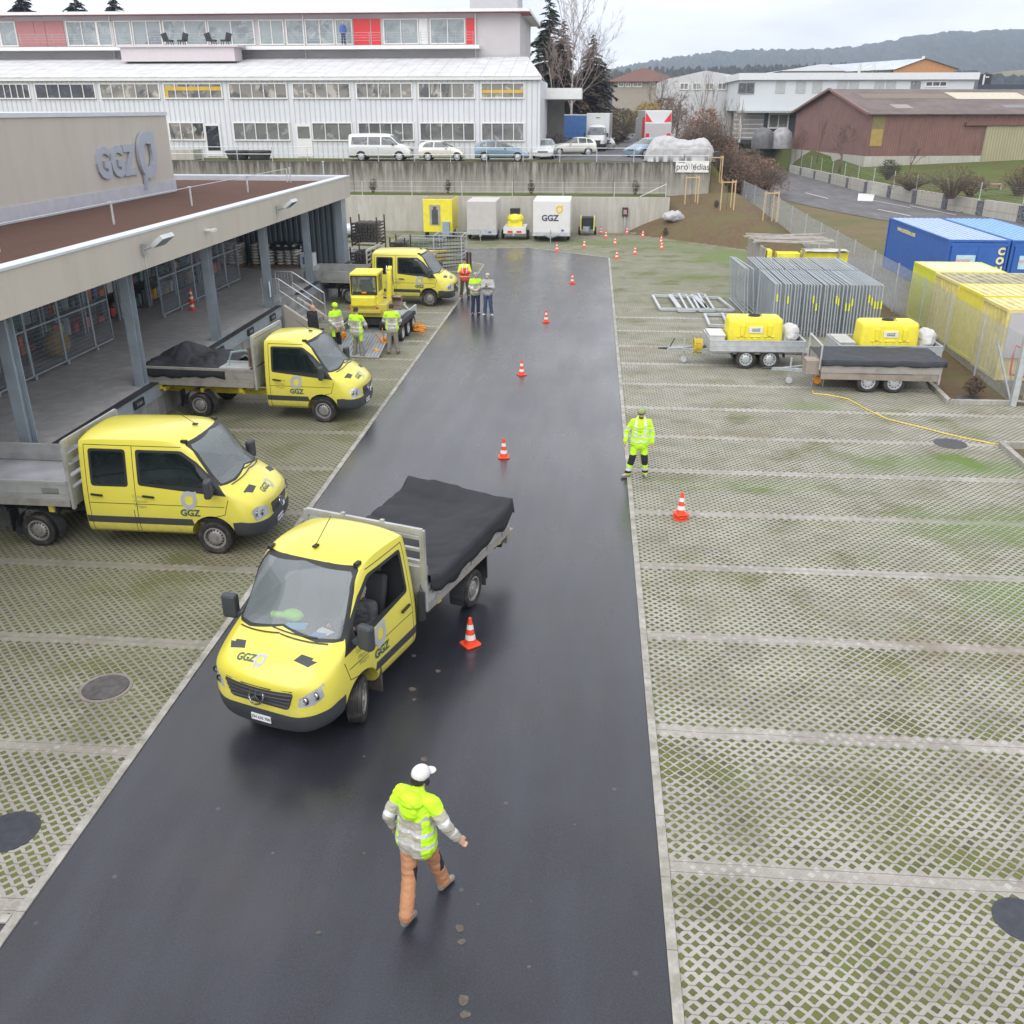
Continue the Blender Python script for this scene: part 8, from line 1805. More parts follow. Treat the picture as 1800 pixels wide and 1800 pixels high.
def blue():
    BL = M('blue_container_paint', (.03, .115, .40), .45, var=.08); RB = M('light_blue_roof', (.36, .46, .62), .5, var=.08); RB2 = M('sky_blue_roof', (.22, .40, .58), .5, var=.08)
    for x0, rm, lab in ((16.35, RB, 'blue container with vertical yellow letters, left of the two beyond the fence'), (19.15, RB2, 'blue container with light blue roof, right of the two beyond the fence')):
        t = container(x0, x0+2.72, 45.4, 54.9, 2.62, BL, lab, 'blue containers beyond the fence', rm, 'flat')
        b = MB(); b.box(-1.2, 1.2, -4.8, -4.66, .1, 2.35); b.box(-.02, .02, -4.83, -4.79, .1, 2.35); b.box(-1.28, 1.28, -4.81, -4.79, 2.35, 2.5); b.obj('door', BL, t)
        F = lambda x, z: frame((x, -4.812, z), (1, 0, 0), (0, 0, 1))
        b = MB(); b.box(-.95, -.1, -4.83, -4.805, 1.35, 1.95); o = b.obj('notice_board', M('pale_blue_board', (.42, .62, .68), .5), t); q = MB(); text_mesh(q, 'www', .3, frame((-.62, -4.835, 1.72), (1, 0, 0), (0, 0, 1)), depth=.002, bold=.03); text_mesh(q, 'AG', .22, frame((-.3, -4.835, 1.55), (1, 0, 0), (0, 0, 1)), depth=.002, bold=.02); q.obj('lettering', M('pink_print', (.65, .30, .33), .5), o)
        if x0 < 17:
            q = MB(); [text_mesh(q, ch, .42, frame((1.0, -4.835, 2.12-i*.42), (1, 0, 0), (0, 0, 1)), depth=.004, bold=.06) for i, ch in enumerate('CONA')]; q.obj('lettering', M('cream_print', (.75, .68, .35), .5), t)
            q = MB(); text_mesh(q, 'www.containex.com', .36, frame((-1.345, 1.6, 2.25), (0, -1, 0), (0, 0, 1)), depth=.004, bold=.02); q.obj('web_address', M('cream_print', (.75, .68, .35), .5), t)
blue()
# ---------------- stored fence panels and frames ----------------
def panels():
    def panel_mesh(L=3.45, H=1.98):
        m = MB(); r = .026
        m.tube((0, 0, .02), (0, 0, H), r, n=6); m.tube((0, L, .02), (0, L, H), r, n=6); m.tube((0, 0, H), (0, L, H), r, n=6); m.tube((0, 0, .12), (0, L, .12), r, n=6)
        for i in range(1, 30): y = L*i/30; m.bar((0, y, .12), (0, y, H), .006)
        for i in range(1, 11): z = .12+(H-.12)*i/11; m.bar((0, 0, z), (0, L, z), .006)
        return m
    me = panel_mesh().mesh('fence_panel', [M('pale_galvanised_tube', (.40, .44, .47), .5, .25, var=.1)]); st = M('yellow_tape', (.75, .78, .05), .5); bt = M('blue_tape', (.03, .15, .5), .5)
    rg = random.Random(5)
    sm_ = MB(); sm_.box(-.026, .026, -.03, .03, 0, .28); sme = sm_.mesh('tape', [st])
    for row, (y0, lab, g) in enumerate(((36.55, 'galvanised mesh fence panel standing in the front block of the stack', 'fence panels in the front block'), (40.25, 'galvanised mesh fence panel standing in the rear block of the stack', 'fence panels in the rear block'))):
        x = 7.0 if row == 0 else 7.05
        for i in range(34):
            x += .115+(.05 if i in (3, 9, 15, 22, 28) else -.004*rg.random())
            o = bpy.data.objects.new('fence_panel', me); lab = 'galvanised mesh fence panel, %s from the left in the %s block of the stack' % (str(i+1)+('th' if 3 < i+1 < 21 else {1: 'st', 2: 'nd', 3: 'rd'}.get((i+1) % 10, 'th')), ('front', 'rear')[row]); COL.objects.link(o); o.location = (x-row*.05, y0+rg.uniform(-.03, .03), 0); o.rotation_euler = (0, R(-1.5+rg.uniform(-.6, .6)), R(rg.uniform(-.3, .3))); tag(o, lab, 'fence panel', g)
            if row == 0 and i in (1, 4, 12, 13, 19, 20, 22, 23, 24, 29, 30, 31, 32, 33):
                q = bpy.data.objects.new('tape_mark', sme); COL.objects.link(q); q.parent = o; q.location = (0, 0, 1.15+rg.uniform(-.15, .2))
    b = MB(); b.box(6.95, 11.3, 36.6, 36.75, 0, .09); b.box(6.95, 11.3, 39.6, 39.75, 0, .09); o = b.obj('timber_bearer', M('grey_timber', (.2, .18, .15), .9)); tag(o, 'grey timber bearers under the front block of fence panels', 'timber'); 
    for k, (x, y, rz, lab) in enumerate(((6.62, 40.4, 3, 'leaning mesh fence panel, leftmost of the loose ones'), (6.75, 40.3, 3, 'leaning mesh fence panel, second of the loose ones'), (7.0, 40.3, 5, 'leaning mesh fence panel nearest the stack'))):
        o = bpy.data.objects.new('fence_panel', me); COL.objects.link(o); o.location = (x, y, 0); o.rotation_euler = (0, R(-4-k), R(rz)); tag(o, lab, 'fence panel', 'loose fence panels leaning beside the stack')
    def fr(pts, lab, w=.09, cross=()):
        b = MB(); P = [Vector((*p, .09)) for p in pts]
        for a, c in zip(P, P[1:]+P[:1]): b.bar(a, c, w, .10)
        for (u, v) in cross:
            a = P[0].lerp(P[1], u); c = P[3].lerp(P[2], v); b.bar(a+Vector((0, 0, .06)), c+Vector((0, 0, .06)), w, .06)
        o = b.obj('steel_frame', MAT['galv_light']); o.location = (0, 0, 0); return tag(o, lab, 'steel frame', 'galvanised frames lying on the pavers')  # plain galvanised steel frames lying flat on the pavers
    fr([G(1147, 523), G(1262, 527), G(1290, 549), G(1160, 547)], 'long galvanised frame with cross bars lying left of the loose panels', .10, ((.25, .25), (.28, .28), (.62, .62), (.65, .65)))
    fr([G(1180, 522), G(1205, 522), G(1222, 550), G(1193, 550)], 'bright galvanised frame lying across the long one, left', .09, ((0.5, 0.5),))
    fr([G(1215, 522), G(1238, 522), G(1256, 550), G(1230, 550)], 'bright galvanised frame lying across the long one, right', .09, ((0.5, 0.5),))
    fr([G(1238, 556), G(1300, 558), G(1310, 578), G(1247, 576)], 'galvanised frame lying behind the left tank trailer', .10, ((.5, .5),))
panels()
def racks():
    rust = M('rusty_brown_steel', (.085, .05, .04), .8, .2, var=.3, sc=6); dk = M('dark_scaffold_clamps', (.09, .085, .08), .7, .3, var=.5, sc=12)
    def rack(x, y, z, w, d, h, lab, seed):
        t = thing('scaffold_rack', lab, 'rack', (x, y, z), R(-3), 'brown racks full of scaffold parts'); f = MB()
        for a in (0, w):
            for c in (0, d): f.box(a-.03, a+.03, c-.03, c+.03, 0, h)
        for zz_ in (.08, .25): [f.box(0, w, c-.025, c+.025, zz_-.03, zz_+.03) for c in (0, d)]; [f.box(a-.025, a+.025, 0, d, zz_-.03, zz_+.03) for a in (0, w)]
        f.obj('frame', rust, t); rg = random.Random(seed)
        for lv in range(int((h-.35)/.16)):
            b = MB(); z_ = .3+lv*.16
            for i in range(9): xx = .1+(w-.2)*i/8+rg.uniform(-.02, .02); b.tube((xx, -.06+rg.uniform(-.04, .04), z_), (xx, d+.05, z_+rg.uniform(-.02, .02)), .045, n=6); b.box(xx-.05, xx+.05, -.1, -.02, z_-.05, z_+.06)
            b.bar((.02, -.05, z_+.075), (w-.02, -.05, z_+.075), .02); b.obj('scaffold_layer', dk, t)
    rack(-12.35, 48.3, 0, 1.45, 1.6, 1.6, 'lower brown rack of scaffold parts beside the dock corner', 1); rack(-12.25, 48.4, 1.62, 1.35, 1.5, 1.45, 'upper brown rack of scaffold parts beside the dock corner', 2)
    rack(-10.6, 49.9, 0, .8, 1.3, 1.9, 'narrow brown rack right of the stacked pair', 3)
    def cage(x, y, z, w, d, h, lab, cat='cage'):
        t = thing('steel_cage', lab, cat, (x, y, z), R(-2), 'galvanised cages behind the far truck'); f = MB()
        for a in (0, w):
            for c in (0, d): f.box(a-.025, a+.025, c-.025, c+.025, 0, h)
        for zz_ in (.1, h*.5, h): [f.box(0, w, c-.02, c+.02, zz_-.02, zz_+.02) for c in (0, d)]; [f.box(a-.02, a+.02, 0, d, zz_-.02, zz_+.02) for a in (0, w)]
        f.obj('frame', MAT['galv_light'], t); m = MB()
        for i in range(1, 9): xx = w*i/9; m.bar((xx, 0, .1), (xx, 0, h), .012); m.bar((xx, d, .1), (xx, d, h), .012)
        for i in range(1, 10): zz_ = h*i/10; m.bar((0, 0, zz_), (w, 0, zz_), .012); m.bar((0, d, zz_), (w, d, zz_), .012); m.bar((w, 0, zz_), (w, d, zz_), .012)
        m.bar((0, .4, h+.02), (w, d-.2, h-.2), .04); m.obj('bars', MAT['galv'], t); b = MB(); rg = random.Random(int(w*100))
        for k in range(8): z_ = .2+k*(h-.4)/8; b.bar((.1, .2+rg.random()*.3, z_), (w-.1, d-.2, z_+rg.uniform(-.05, .05)), .12, .04)
        b.obj('stored_tubes', MAT['darkmetal'], t)
    cage(-8.35, 50.4, 0, 1.5, 1.6, 1.95, 'tall galvanised cage with tubes right behind the far truck'); cage(-11.3, 55.8, 0, 2.6, 1.2, 1.15, 'low wide galvanised cage behind the narrow brown rack'); 
    b = MB(); [b.box(i*.16, i*.16+.06, j*.5, j*.5+.06, 0, 1.0-.1*j) for i in range(2) for j in range(2)]; o = b.obj('brown_posts', rust); p = G(820, 476); o.location = (*p, 0); tag(o, 'short brown steel posts right of the tall cage', 'posts')
    b = MB(); b.tube((-.8, 0, 0), (-.8, 0, 1.3), .04, n=6); o = b.obj('brown_post', rust); p = G(685, 438); o.location = (*p, 0); tag(o, 'single brown steel post before the grass strip', 'post')
    b = MB(); b.box(-.25, .25, -.3, .3, 0, .5); b.box(.3, .8, -.3, .3, 0, .55); o = b.obj('yellow_parts', M('yellow_brackets', (.55, .42, .06), .6)); p = G(760, 478); o.location = (p[0]-.2, p[1]+1.2, .45); tag(o, 'yellow brackets piled left of the tall cage', 'brackets')
    p = G(608, 425); t = thing('water_butt', 'pale round tank on wheels at the building corner', 'tank', (p[0]-.2, p[1], 0)); b = MB(); b.tube((0, 0, .75), (.9, .2, .75), .42, n=16); b.obj('drum', MAT['galv_light'], t); b = MB(); [b.lathe([(0, -.08), (.25, -.08), (.25, .08), (0, .08)], 'y', 14, c=(a, 0, .25)) for a in (.1, .8)]; b.box(0, .9, -.3, .3, .3, .38); b.obj('wheel_frame', MAT['black'], t)
    # grey shed boxes with yellow crates beyond the panel stack
    t = thing('storage_bay', 'grey open timber bay roofed with boards behind the fence panels', 'bay', (8.25, 46.8, 0)); w_ = M('weathered_boards', (.30, .28, .255), .85, var=.2, sc=5, stretch=(1, 1, .15))
    b = MB(); b.box(0, .08, 0, 4.6, 0, 2.0); [b.box(-.01, -.0, y-.02, y+.02, 0, 2.0) for y in (1, 2, 3, 4)]; b.obj('side_wall', w_, t); b = MB(); [b.box(x-.04, x+.04, -.05, .05, 0, 2.0) for x in (.1, 1.9, 3.6)]; b.obj('post', w_, t); b = MB(); rg = random.Random(8)
    for i in range(24): y = .9+i*.15; b.bar((-.2+rg.uniform(-.2, .2), y, 2.05+rg.uniform(0, .14)), (3.6+rg.uniform(-.4, .3), y+rg.uniform(-.15, .15), 2.05+rg.uniform(0, .14)), .10, .03)
    b.obj('board_roof', M('pale_grey_boards', (.36, .33, .30), .85, var=.25), t)
    for x0, x1, z0, z1, y, lab in ((.75, 1.85, .9, 1.72, .25, 'small yellow grit box in the grey timber bay'), (1.95, 4.1, .9, 1.78, .2, 'long yellow grit box in the grey timber bay'), (.2, .42, .5, 1.9, -.2, 'narrow yellow board at the corner of the grey timber bay')):
        b = MB(); b.box(x0, x1, y, y+.7, z0, z1); b.box(x0-.02, x1+.02, y-.08, y+.1, z0, z0+.22) if x1-x0 > 1 else None; o = b.obj('grit_box', M('yellow_grit_box', (.78, .70, .05), .45), bevel=.03); o.location = (8.25, 46.8, 0); tag(o, lab, 'box')
    b = MB(); b.grid(16, 8, lambda u, v: (2+u*2.1, .0+v*1.1, 1.83+.12*abs(mnoise.noise(Vector((u*3, v*3, 2)))))); o = b.obj('plastic_sheet', M('grey_plastic_sheet', (.45, .45, .44), .5), smooth='all'); o.location = (8.25, 46.8, 0); tag(o, 'grey plastic sheet over the long yellow grit box', 'sheet')
racks()
# ---------------- chain link fence, gate, saplings ----------------
def chain_fence():
    t = thing('chain_link_fence', 'tall galvanised chain link fence with round posts along the yard boundary', 'fence')
    P = [(12.72, 28.0), (12.85, 31.3), (13.02, 34.8), (13.15, 38.2), (13.22, 42), (13.28, 45.9), (13.34, 49.8), (13.38, 53.7), (13.40, 57.7), (13.40, 61.9), (13.38, 66.4), (13.36, 71.2), (13.34, 76.6), (13.32, 82), (13.3, 88), (13.2, 95)]
    Hh = 1.98; w = MB()
    def g(x, y): return max(0, .33*sm((y-56)/22))
    for (x, y) in P: b = MB(); b.tube((x, y, g(x, y)-.05), (x, y, g(x, y)+Hh+.06), .032, n=8); b.obj('post', MAT['galv_light'], t)
    for (xa, ya), (xb, yb) in zip(P, P[1:]):
        L = hypot(xb-xa, yb-ya); za, zb = g(xa, ya), g(xb, yb); st = .085
        def at(s, h): k = s/L; return (xa+(xb-xa)*k, ya+(yb-ya)*k, za+(zb-za)*k+h)
        k = -Hh
        while k < L:
            for sg in (0, 1):
                s0, s1 = max(0, k), min(L, k+Hh); h0, h1 = s0-k, s1-k
                if sg: h0, h1 = Hh-h0, Hh-h1
                if s1 > s0: w.bar(at(s0, h0), at(s1, h1), .0045)
            k += st
        w.bar(at(0, Hh), at(L, Hh), .006); w.bar(at(0, .05), at(L, .05), .006)
    w.obj('wire_mesh', MAT['galv'], t)
    b = MB(); b.bar((12.72, 28.0, .0), (13.0, 30.4, 1.3), .05); b.obj('strut', MAT['galv'], t)
    q = thing('yard_gate', 'galvanised double gate with square post at the right edge of the yard', 'gate', (12.66, 27.75, 0))
    b = MB(); b.box(-.08, .08, -.08, .08, 0, 2.15); b.obj('gate_post', MAT['galv_light'], q)
    b = MB(); [b.bar((.1, 0, z), (3.4, -1.0, z), .05) for z in (.15, 2.0)]; b.bar((.1, 0, .15), (.1, 0, 2.0), .05); b.bar((3.4, -1, .15), (3.4, -1, 2), .05); [b.bar((.1+3.3*i/22, -1.0*i/22, .15), (.1+3.3*i/22, -1.0*i/22, 2.0), .015) for i in range(1, 22)]; b.obj('gate_leaf', MAT['galv'], q)
    s = thing('warning_sign', 'grey mesh barrier with red rim and a red warning triangle behind the gate post', 'sign', (13.1, 29.3, 0), R(15))
    b = MB(); b.path([(0, 0, .55), (-.05, 0, 1.1), (.0, 0, 1.45), (1.0, 0, 1.0), (1.9, 0, .6)], .03, 6); b.path([(0, 0, .55), (1.0, 0, .35), (1.9, 0, .25)], .04, 6); b.obj('red_rim', MAT['red_panel'], s)
    b = MB(); [b.bar((i*.09, 0, .5-i*.012), (i*.09, 0, 1.38-i*.035), .008) for i in range(20)]; b.obj('mesh', MAT['galv'], s); b = MB(); b.prism([(.25, .55), (.62, .62), (.42, 1.15)], -.04, -.02, 0, 'xz'); b.obj('triangle', MAT['red_panel'], s); b = MB(); [b.tube((a, 0, 0), (a, 0, .6), .02, n=6) for a in (.05, 1.8)]; b.obj('leg', MAT['galv'], s)
chain_fence()
WOODP = M('peeled_stake', (.55, .40, .22), .8, var=.15, sc=6); BARK = M('grey_brown_bark', (.13, .10, .08), .9, var=.25, sc=8)
def ground_z(x, y): return hgt(x, y)
def sapling(x, y, lab, n=3):
    z = ground_z(x, y)-.03; t = thing('staked_sapling', lab, 'young tree', (x, y, z), R(random.uniform(-10, 10)), 'young trees tied between wooden stakes')
    pts = [(-.45, -.25), (.45, -.25), (.35, .35)]
    for a, c in pts: b = MB(); b.tube((a, c, 0), (a, c, 1.95), .042, n=7); b.obj('stake', WOODP, t)
    b = MB(); b.bar((-.5, -.25, 1.82), (.5, -.25, 1.82), .05, .07); b.bar((.45, -.25, 1.84), (.35, .35, 1.84), .05, .06); b.obj('crossbar', WOODP, t)
    b = MB(); rg = random.Random(int(x*100)); b.path([(0, 0, 0), (.03, .0, .8), (-.02, .02, 1.6), (.03, 0, 2.3)], [.022, .018, .014, .006], 6)
    for k in range(14): z0 = .9+k*.1; a = rg.uniform(0, 6.3); b.path([(0, 0, z0), (.16*cos(a), .16*sin(a), z0+.12), (.28*cos(a), .28*sin(a), z0+.32)], [.008, .006, .003], 4)
    b.obj('stem', BARK, t)
sapling(7.0, 70.5, 'leftmost of the staked young trees on the brown bank'); sapling(9.15, 67.6, 'second staked young tree on the brown bank, in its middle'); sapling(9.2, 75.6, 'staked young tree furthest back at the end of the stained wall'); sapling(11.6, 65.0, 'rightmost staked young tree by the wire fence')
x, y = 5.6, 67.9
me = fuse([('e', (0, 0, .25), (.75, .5, .38)), ('e', (.3, .1, .15), (.5, .5, .3))], .05, 2)
for v in me.vertices: v.co = v.co+v.normal*(.09*mnoise.noise(v.co*3)+.05*mnoise.noise(v.co*9))
o = as_obj(me, 'boulder', [M('pale_stone', (.40, .40, .42), .85, var=.2, sc=4, bump=.02, bsc=14)], None); o.location = (x, y, ground_z(x, y)+.05); tag(o, 'pale grey boulder at the foot of the brown bank', 'boulder')

# ---------------- trees and shrubs ----------------
def bare_tree(name, label, loc, h, spread, seed, mat, lean=0, levels=4, n0=7, upright=.5, group=None, r0=None, twigs=True, tmat=None, stems=1):
    rg = random.Random(seed); t = thing(name, label, 'tree' if 'shrub' not in name else 'shrub', loc, 0, group); T = MB(); C = MB(); r0 = r0 or h*.014
    def grow(mb, p, d, L, r, lv, side=5):
        r = max(r, .014); n = 4; pts = [p]; q = p.copy(); dd = d.copy()
        for i in range(n):
            dd = (dd+Vector((rg.uniform(-1, 1), rg.uniform(-1, 1), rg.uniform(-.3, .6)*upright*2))*.13).normalized(); q = q+dd*L/n; pts.append(q.copy())
        mb.path(pts, [r*(1-.75*i/n) for i in range(n+1)], side)
        if lv >= levels: return
        k = n0 if lv == 0 else (5 if lv == 1 else 4)
        for i in range(k):
            f = rg.uniform(.30 if lv else .28, 1.0); a = pts[min(n-1, int(f*n))].lerp(pts[min(n, int(f*n)+1)], f*n % 1)
            ang = rg.uniform(.35, .95)*(spread); az = rg.uniform(0, 2*pi); u = dd.cross(Vector((cos(az), sin(az), .3))).normalized()
            nd = (dd*cos(ang)+u*sin(ang)+Vector((0, 0, .25*upright))).normalized()
            grow(C, a, nd, L*rg.uniform(.42, .66)*(1.1-f*.35), r*.42*(1.15-f*.5), lv+1, 4 if lv == 0 else 3)
    for s in range(stems):
        d0 = Vector((lean+rg.uniform(-.1, .1)*(stems > 1)*3, rg.uniform(-.1, .1)*(stems > 1)*3, 1)).normalized(); grow(T, Vector((rg.uniform(-.3, .3)*(stems > 1), rg.uniform(-.3, .3)*(stems > 1), 0)), d0, h*.62, r0, 0, 7)
    T.obj('trunk', tmat or mat, t, smooth='all', fix=False)
    if C.v: C.obj('crown', mat, t, fix=False)
    return t
def conifer(label, loc, h, r, seed, col, gap=.0, bare=0, name='spruce_tree', trunkm=None):
    rg = random.Random(seed); t = thing(name, label, 'tree', loc); b = MB(); b.path([(0, 0, 0), (.05, 0, h*.5), (0, 0, h)], [h*.014, h*.009, .02], 8); b.obj('trunk', trunkm or BARK, t)
    c = MB(); br = MB(); n = int(h*17)
    for i in range(n):
        f = (i+rg.random())/n; z = h*(.06+.92*f); R_ = r*(1-f)**.85*(rg.uniform(.55, 1.12)); az = rg.uniform(0, 2*pi)
        if rg.random() < gap: continue
        d = Vector((cos(az), sin(az), 0)); p0 = Vector((0, 0, z)); droop = -.22-.12*(1-f); m_ = max(3, int(R_*7))
        tip = p0+d*R_+Vector((0, 0, droop*R_)); br.bar(p0, tip, .03)
        for k in range(m_):
            u = (k+.6)/m_; q = p0.lerp(tip, u)+Vector((0, 0, .12*sin(pi*u)*R_)); wd = .16+.52*(1-u*.55)*min(1, R_*.5)
            for s_ in (1, -1):
                for jj in range(2):
                    a2 = az+s_*rg.uniform(.5, 1.3); e_ = q+Vector((cos(a2), sin(a2), rg.uniform(-.5, -.05)))*wd*rg.uniform(.8, 1.7); sd_ = Vector((-sin(a2), cos(a2), rg.uniform(-.5, .5)))*wd*.36
                    c.add([q, (q+e_)/2+sd_, e_, (q+e_)/2-sd_], [(0, 1, 2, 3)])
    c.obj('crown', M('needles', col, .9, var=.45, sc=2.5), t, fix=False); br.obj('branches', BARK, t, fix=False); return t
def bush(label, loc, rx, ry, h, seed, col, n=900, tw=.5, name='shrub', group=None, leaf=.09, clump=True):
    """many stems fanning out, with small twig and leaf faces spread through the volume"""
    rg = random.Random(seed); t = thing(name, label, 'shrub', loc, 0, group); s = MB(); l = MB(); k = int(n*tw)
    for i in range(max(8, k//6)):
        a = rg.uniform(0, 2*pi); q = rg.uniform(.1, 1)**.5; e_ = Vector((rx*q*cos(a), ry*q*sin(a), h*rg.uniform(.55, 1)*(1.1-.35*q))); m_ = Vector((e_.x*.4+rg.uniform(-.1, .1), e_.y*.4, e_.z*.55)); s.path([(e_.x*.12, e_.y*.12, 0), m_, e_], [.03, .016, .005], 4)
        for j in range(5): u = rg.uniform(.3, 1); p = Vector((0, 0, 0)).lerp(e_, u); d = Vector((rg.uniform(-1, 1), rg.uniform(-1, 1), rg.uniform(0, 1.2))).normalized()*h*.22*rg.uniform(.5, 1); s.path([m_.lerp(e_, u), m_.lerp(e_, u)+d*.6+Vector((0, 0, .03)), m_.lerp(e_, u)+d], [.008, .005, .002], 3)
    for i in range(n):
        a = rg.uniform(0, 2*pi); q = rg.random()**.5; z = h*rg.uniform(.08, 1)**.8; kk = (1-(z/h)**3*.7)
        if mnoise.noise(Vector((cos(a)*q*3+seed, sin(a)*q*3, z*1.3))) < -.15: continue
        p = Vector((rx*q*kk*cos(a), ry*q*kk*sin(a), z)); d = Vector((rg.uniform(-1, 1), rg.uniform(-1, 1), rg.uniform(-.4, 1.2))).normalized()*leaf*rg.uniform(.6, 1.8); w = d.cross(Vector((rg.uniform(-1, 1), rg.uniform(-1, 1), rg.uniform(-1, 1)))).normalized()*leaf*.25
        l.add([p, p+d*.5+w, p+d, p+d*.5-w], [(0, 1, 2, 3)])
    s.obj('stems', BARK, t, fix=False); l.obj('foliage', M('twigs', col, .9, var=.4, sc=1.5), t, fix=False); return t
def greenery():
    BIR = M('birch_bark', (.42, .40, .37), .8, var=.35, sc=6); TW = M('brown_twigs', (.15, .10, .085), .9, var=.3, sc=2); TWG = M('grey_twigs', (.22, .19, .16), .9, var=.3, sc=2)
    def at(px, Y, dz=0): x = AY(px, 190, Y)[0]; return (x, Y, ground_z(x, Y)+dz)
    conifer('dark green spruce left of the birch by the white building', at(964, 118), 16.2, 5.0, 1, (.045, .062, .034), .05)
    conifer('thin half bare larch between the spruce and the birch', at(988, 116), 13.2, 4.0, 5, (.13, .085, .055), .25, name='larch_tree')
    bare_tree('birch_tree', 'tall bare birch with white trunk and drooping twigs', at(1008, 110), 18, .85, 12, M('birch_twigs', (.26, .21, .19), .9), .05, 4, 17, .5, r0=.17, tmat=BIR)
    bare_tree('birch_tree', 'pale leaning birch stem left of the tall birch', at(1003, 108), 13, .7, 22, M('birch_twigs', (.26, .21, .19), .9), -.30, 3, 8, .5, r0=.11, tmat=BIR)
    conifer('brown green conifer right of the birch', at(1040, 120), 11.8, 4.8, 3, (.085, .070, .050), .04, name='conifer_tree')
    conifer('lower dark spruce in front of the brown conifer', at(1052, 124), 7.0, 3.2, 8, (.045, .055, .035), .08)
    bare_tree('bare_tree', 'round crowned bare tree before the beige house', at(1163, 150), 11.5, .95, 31, TWG, 0, 4, 9, .8, r0=.20)
    bush('yellow flowering shrub left of the refuse lorry', at(1140, 128), 2.8, 2.2, 4.2, 3, (.36, .25, .06), 2400, leaf=.22)
    bush('large brown twiggy shrub before the beige house', at(1170, 132), 3.6, 2.5, 4.8, 4, (.19, .13, .075), 2800, leaf=.22)
    bush('brown shrub between the conifer and the yellow shrub', at(1092, 122), 3.4, 2.2, 3.6, 14, (.15, .11, .08), 2200, leaf=.20)
    bush('low brown shrub under the conifers beside the road', at(1065, 116), 2.2, 1.8, 3.0, 15, (.16, .12, .085), 1500, leaf=.18)
    bush('dull brown hedge at the left behind the canopy', at(958, 112), 2.6, 2, 4.2, 16, (.19, .13, .07), 1600, leaf=.2)
    bare_tree('bare_tree', 'small dark bushy tree behind the covered boat', at(1190, 104), 6.8, 1.1, 40, TW, 0, 4, 9, .5, r0=.15)
    for k, (px, Y, h, lab) in enumerate(((1246, 92, 9.8, 'slender bare tree, leftmost of the row by the white block'), (1262, 98, 8.8, 'slender bare tree, second of the row by the white block'), (1282, 95, 8.6, 'slender bare tree, third of the row by the white block'), (1296, 99, 9.5, 'slender bare tree nearest the white block corner'))):
        bare_tree('bare_tree', lab, at(px, Y), h, .45, 50+k, TWG, 0, 3, 8, 1.2, r0=.07, group='slender bare trees by the white block')
    rd = (.25, .15, .105)
    for k, (px, Y, rx, h, c, lab) in enumerate(((1245, 84, 2.0, 4.4, rd, 'reddish bare shrub right of the covered boat'), (1275, 84, 2.3, 3.8, (.20, .125, .08), 'brown shrub on the slope above the wire fence'), (1305, 90, 2.4, 3.4, rd, 'reddish shrub in the middle of the slope'), (1330, 93, 2.2, 3.2, (.16, .11, .07), 'brown shrub spilling towards the street'), (1352, 98, 2.6, 2.9, rd, 'reddish twiggy shrub overhanging the street'), (1290, 101, 2.6, 3.6, (.17, .12, .08), 'brown shrub behind the reddish ones'), (1325, 106, 2.8, 3.4, (.15, .115, .07), 'large brown shrub near the street bend'), (1228, 90, 2.0, 3.6, (.18, .12, .09), 'brown shrub behind the covered boat'))):
        p = at(px, Y); bush(lab, (p[0], p[1], min(p[2], 3.0)), rx*1.1, rx, h*1.15, 60+k, c, 3000, group='shrubs on the slope between terrace and street', leaf=.17)
    bare_tree('bare_tree', 'spreading bare fruit tree in front of the brown shed gable', (*AY(1490, 190, 112)[:1], 112, 1.6), 6.4, 1.1, 71, TW, 0, 4, 9, .4, r0=.16)
    bare_tree('bare_tree', 'thin bare tree left of the fruit tree at the shed', (*AY(1448, 190, 122)[:1], 122, 2.2), 6.0, .5, 72, TW, 0, 3, 7, 1, r0=.07)
    bare_tree('bare_tree', 'small bare tree by the lawn sign', (*AY(1418, 190, 128)[:1], 128, 2.4), 4.0, .8, 73, TW, 0, 3, 7, .8, r0=.06)
    bare_tree('bare_tree', 'crooked bare tree left of the garden shelter', (*AY(1612, 190, 104)[:1], 104, 1.5), 4.6, .9, 74, TW, .35, 3, 6, .5, r0=.09)
    conifer('small dark conifer rising behind the orange gable', at(1682, 200), 9, 3.0, 9, (.05, .06, .035), .1)
    for k, (px, py, rx, h, c, lab) in enumerate(((1555, 316, 1.4, 1.9, (.07, .095, .04), 'round green bush beside the orange garden ornament'), (1595, 335, 2.6, 1.5, (.17, .125, .07), 'brown hedge on top of the street wall, left part'), (1665, 350, 2.4, 2.6, (.19, .145, .08), 'tall brown grass clump on top of the street wall'), (1700, 345, 1.8, 1.6, (.16, .12, .07), 'brown shrub right of the tall grass clump'), (1785, 345, 2.0, 2.4, (.17, .12, .06), 'brown shrub at the right edge above the street wall'))):
        p = G(px, py, 1.4); bush(lab, (p[0]+.6, p[1]+1.0, 1.35), rx, rx*.6, h, 80+k, c, 1300, leaf=.13)
    for k, (px, lab) in enumerate(((655, 'small bare shrub at the left of the strip between the walls'), (787, 'thin reddish shrub in the strip between the walls'), (934, 'dark thin shrub in the strip left of the ladder rail'), (1117, 'round dark shrub in the strip near the banner'))):
        x, _ = AY(px, 320, 72.6); bush(lab, (x, 72.6, 2.3), .3+.12*(k in (0, 3)), .3, 1.0, 90+k, (.08, .075, .045), 320, leaf=.07)
    for px, py, lab in ((1256, 400, 'small dark conifer seedling on the brown bank'), (1170, 405, 'tiny dark shrub behind the boulder')):
        p = G(px, py, .5); bush(lab, (p[0], p[1], ground_z(*p)), .22, .22, .5, int(px), (.04, .035, .03), 260, leaf=.05)
    p = G(1712, 695); bush('tuft of dry brown stems in the soil bed by the container', (p[0], p[1], 0), .35, .35, .55, 5, (.13, .08, .055), 500, leaf=.08)
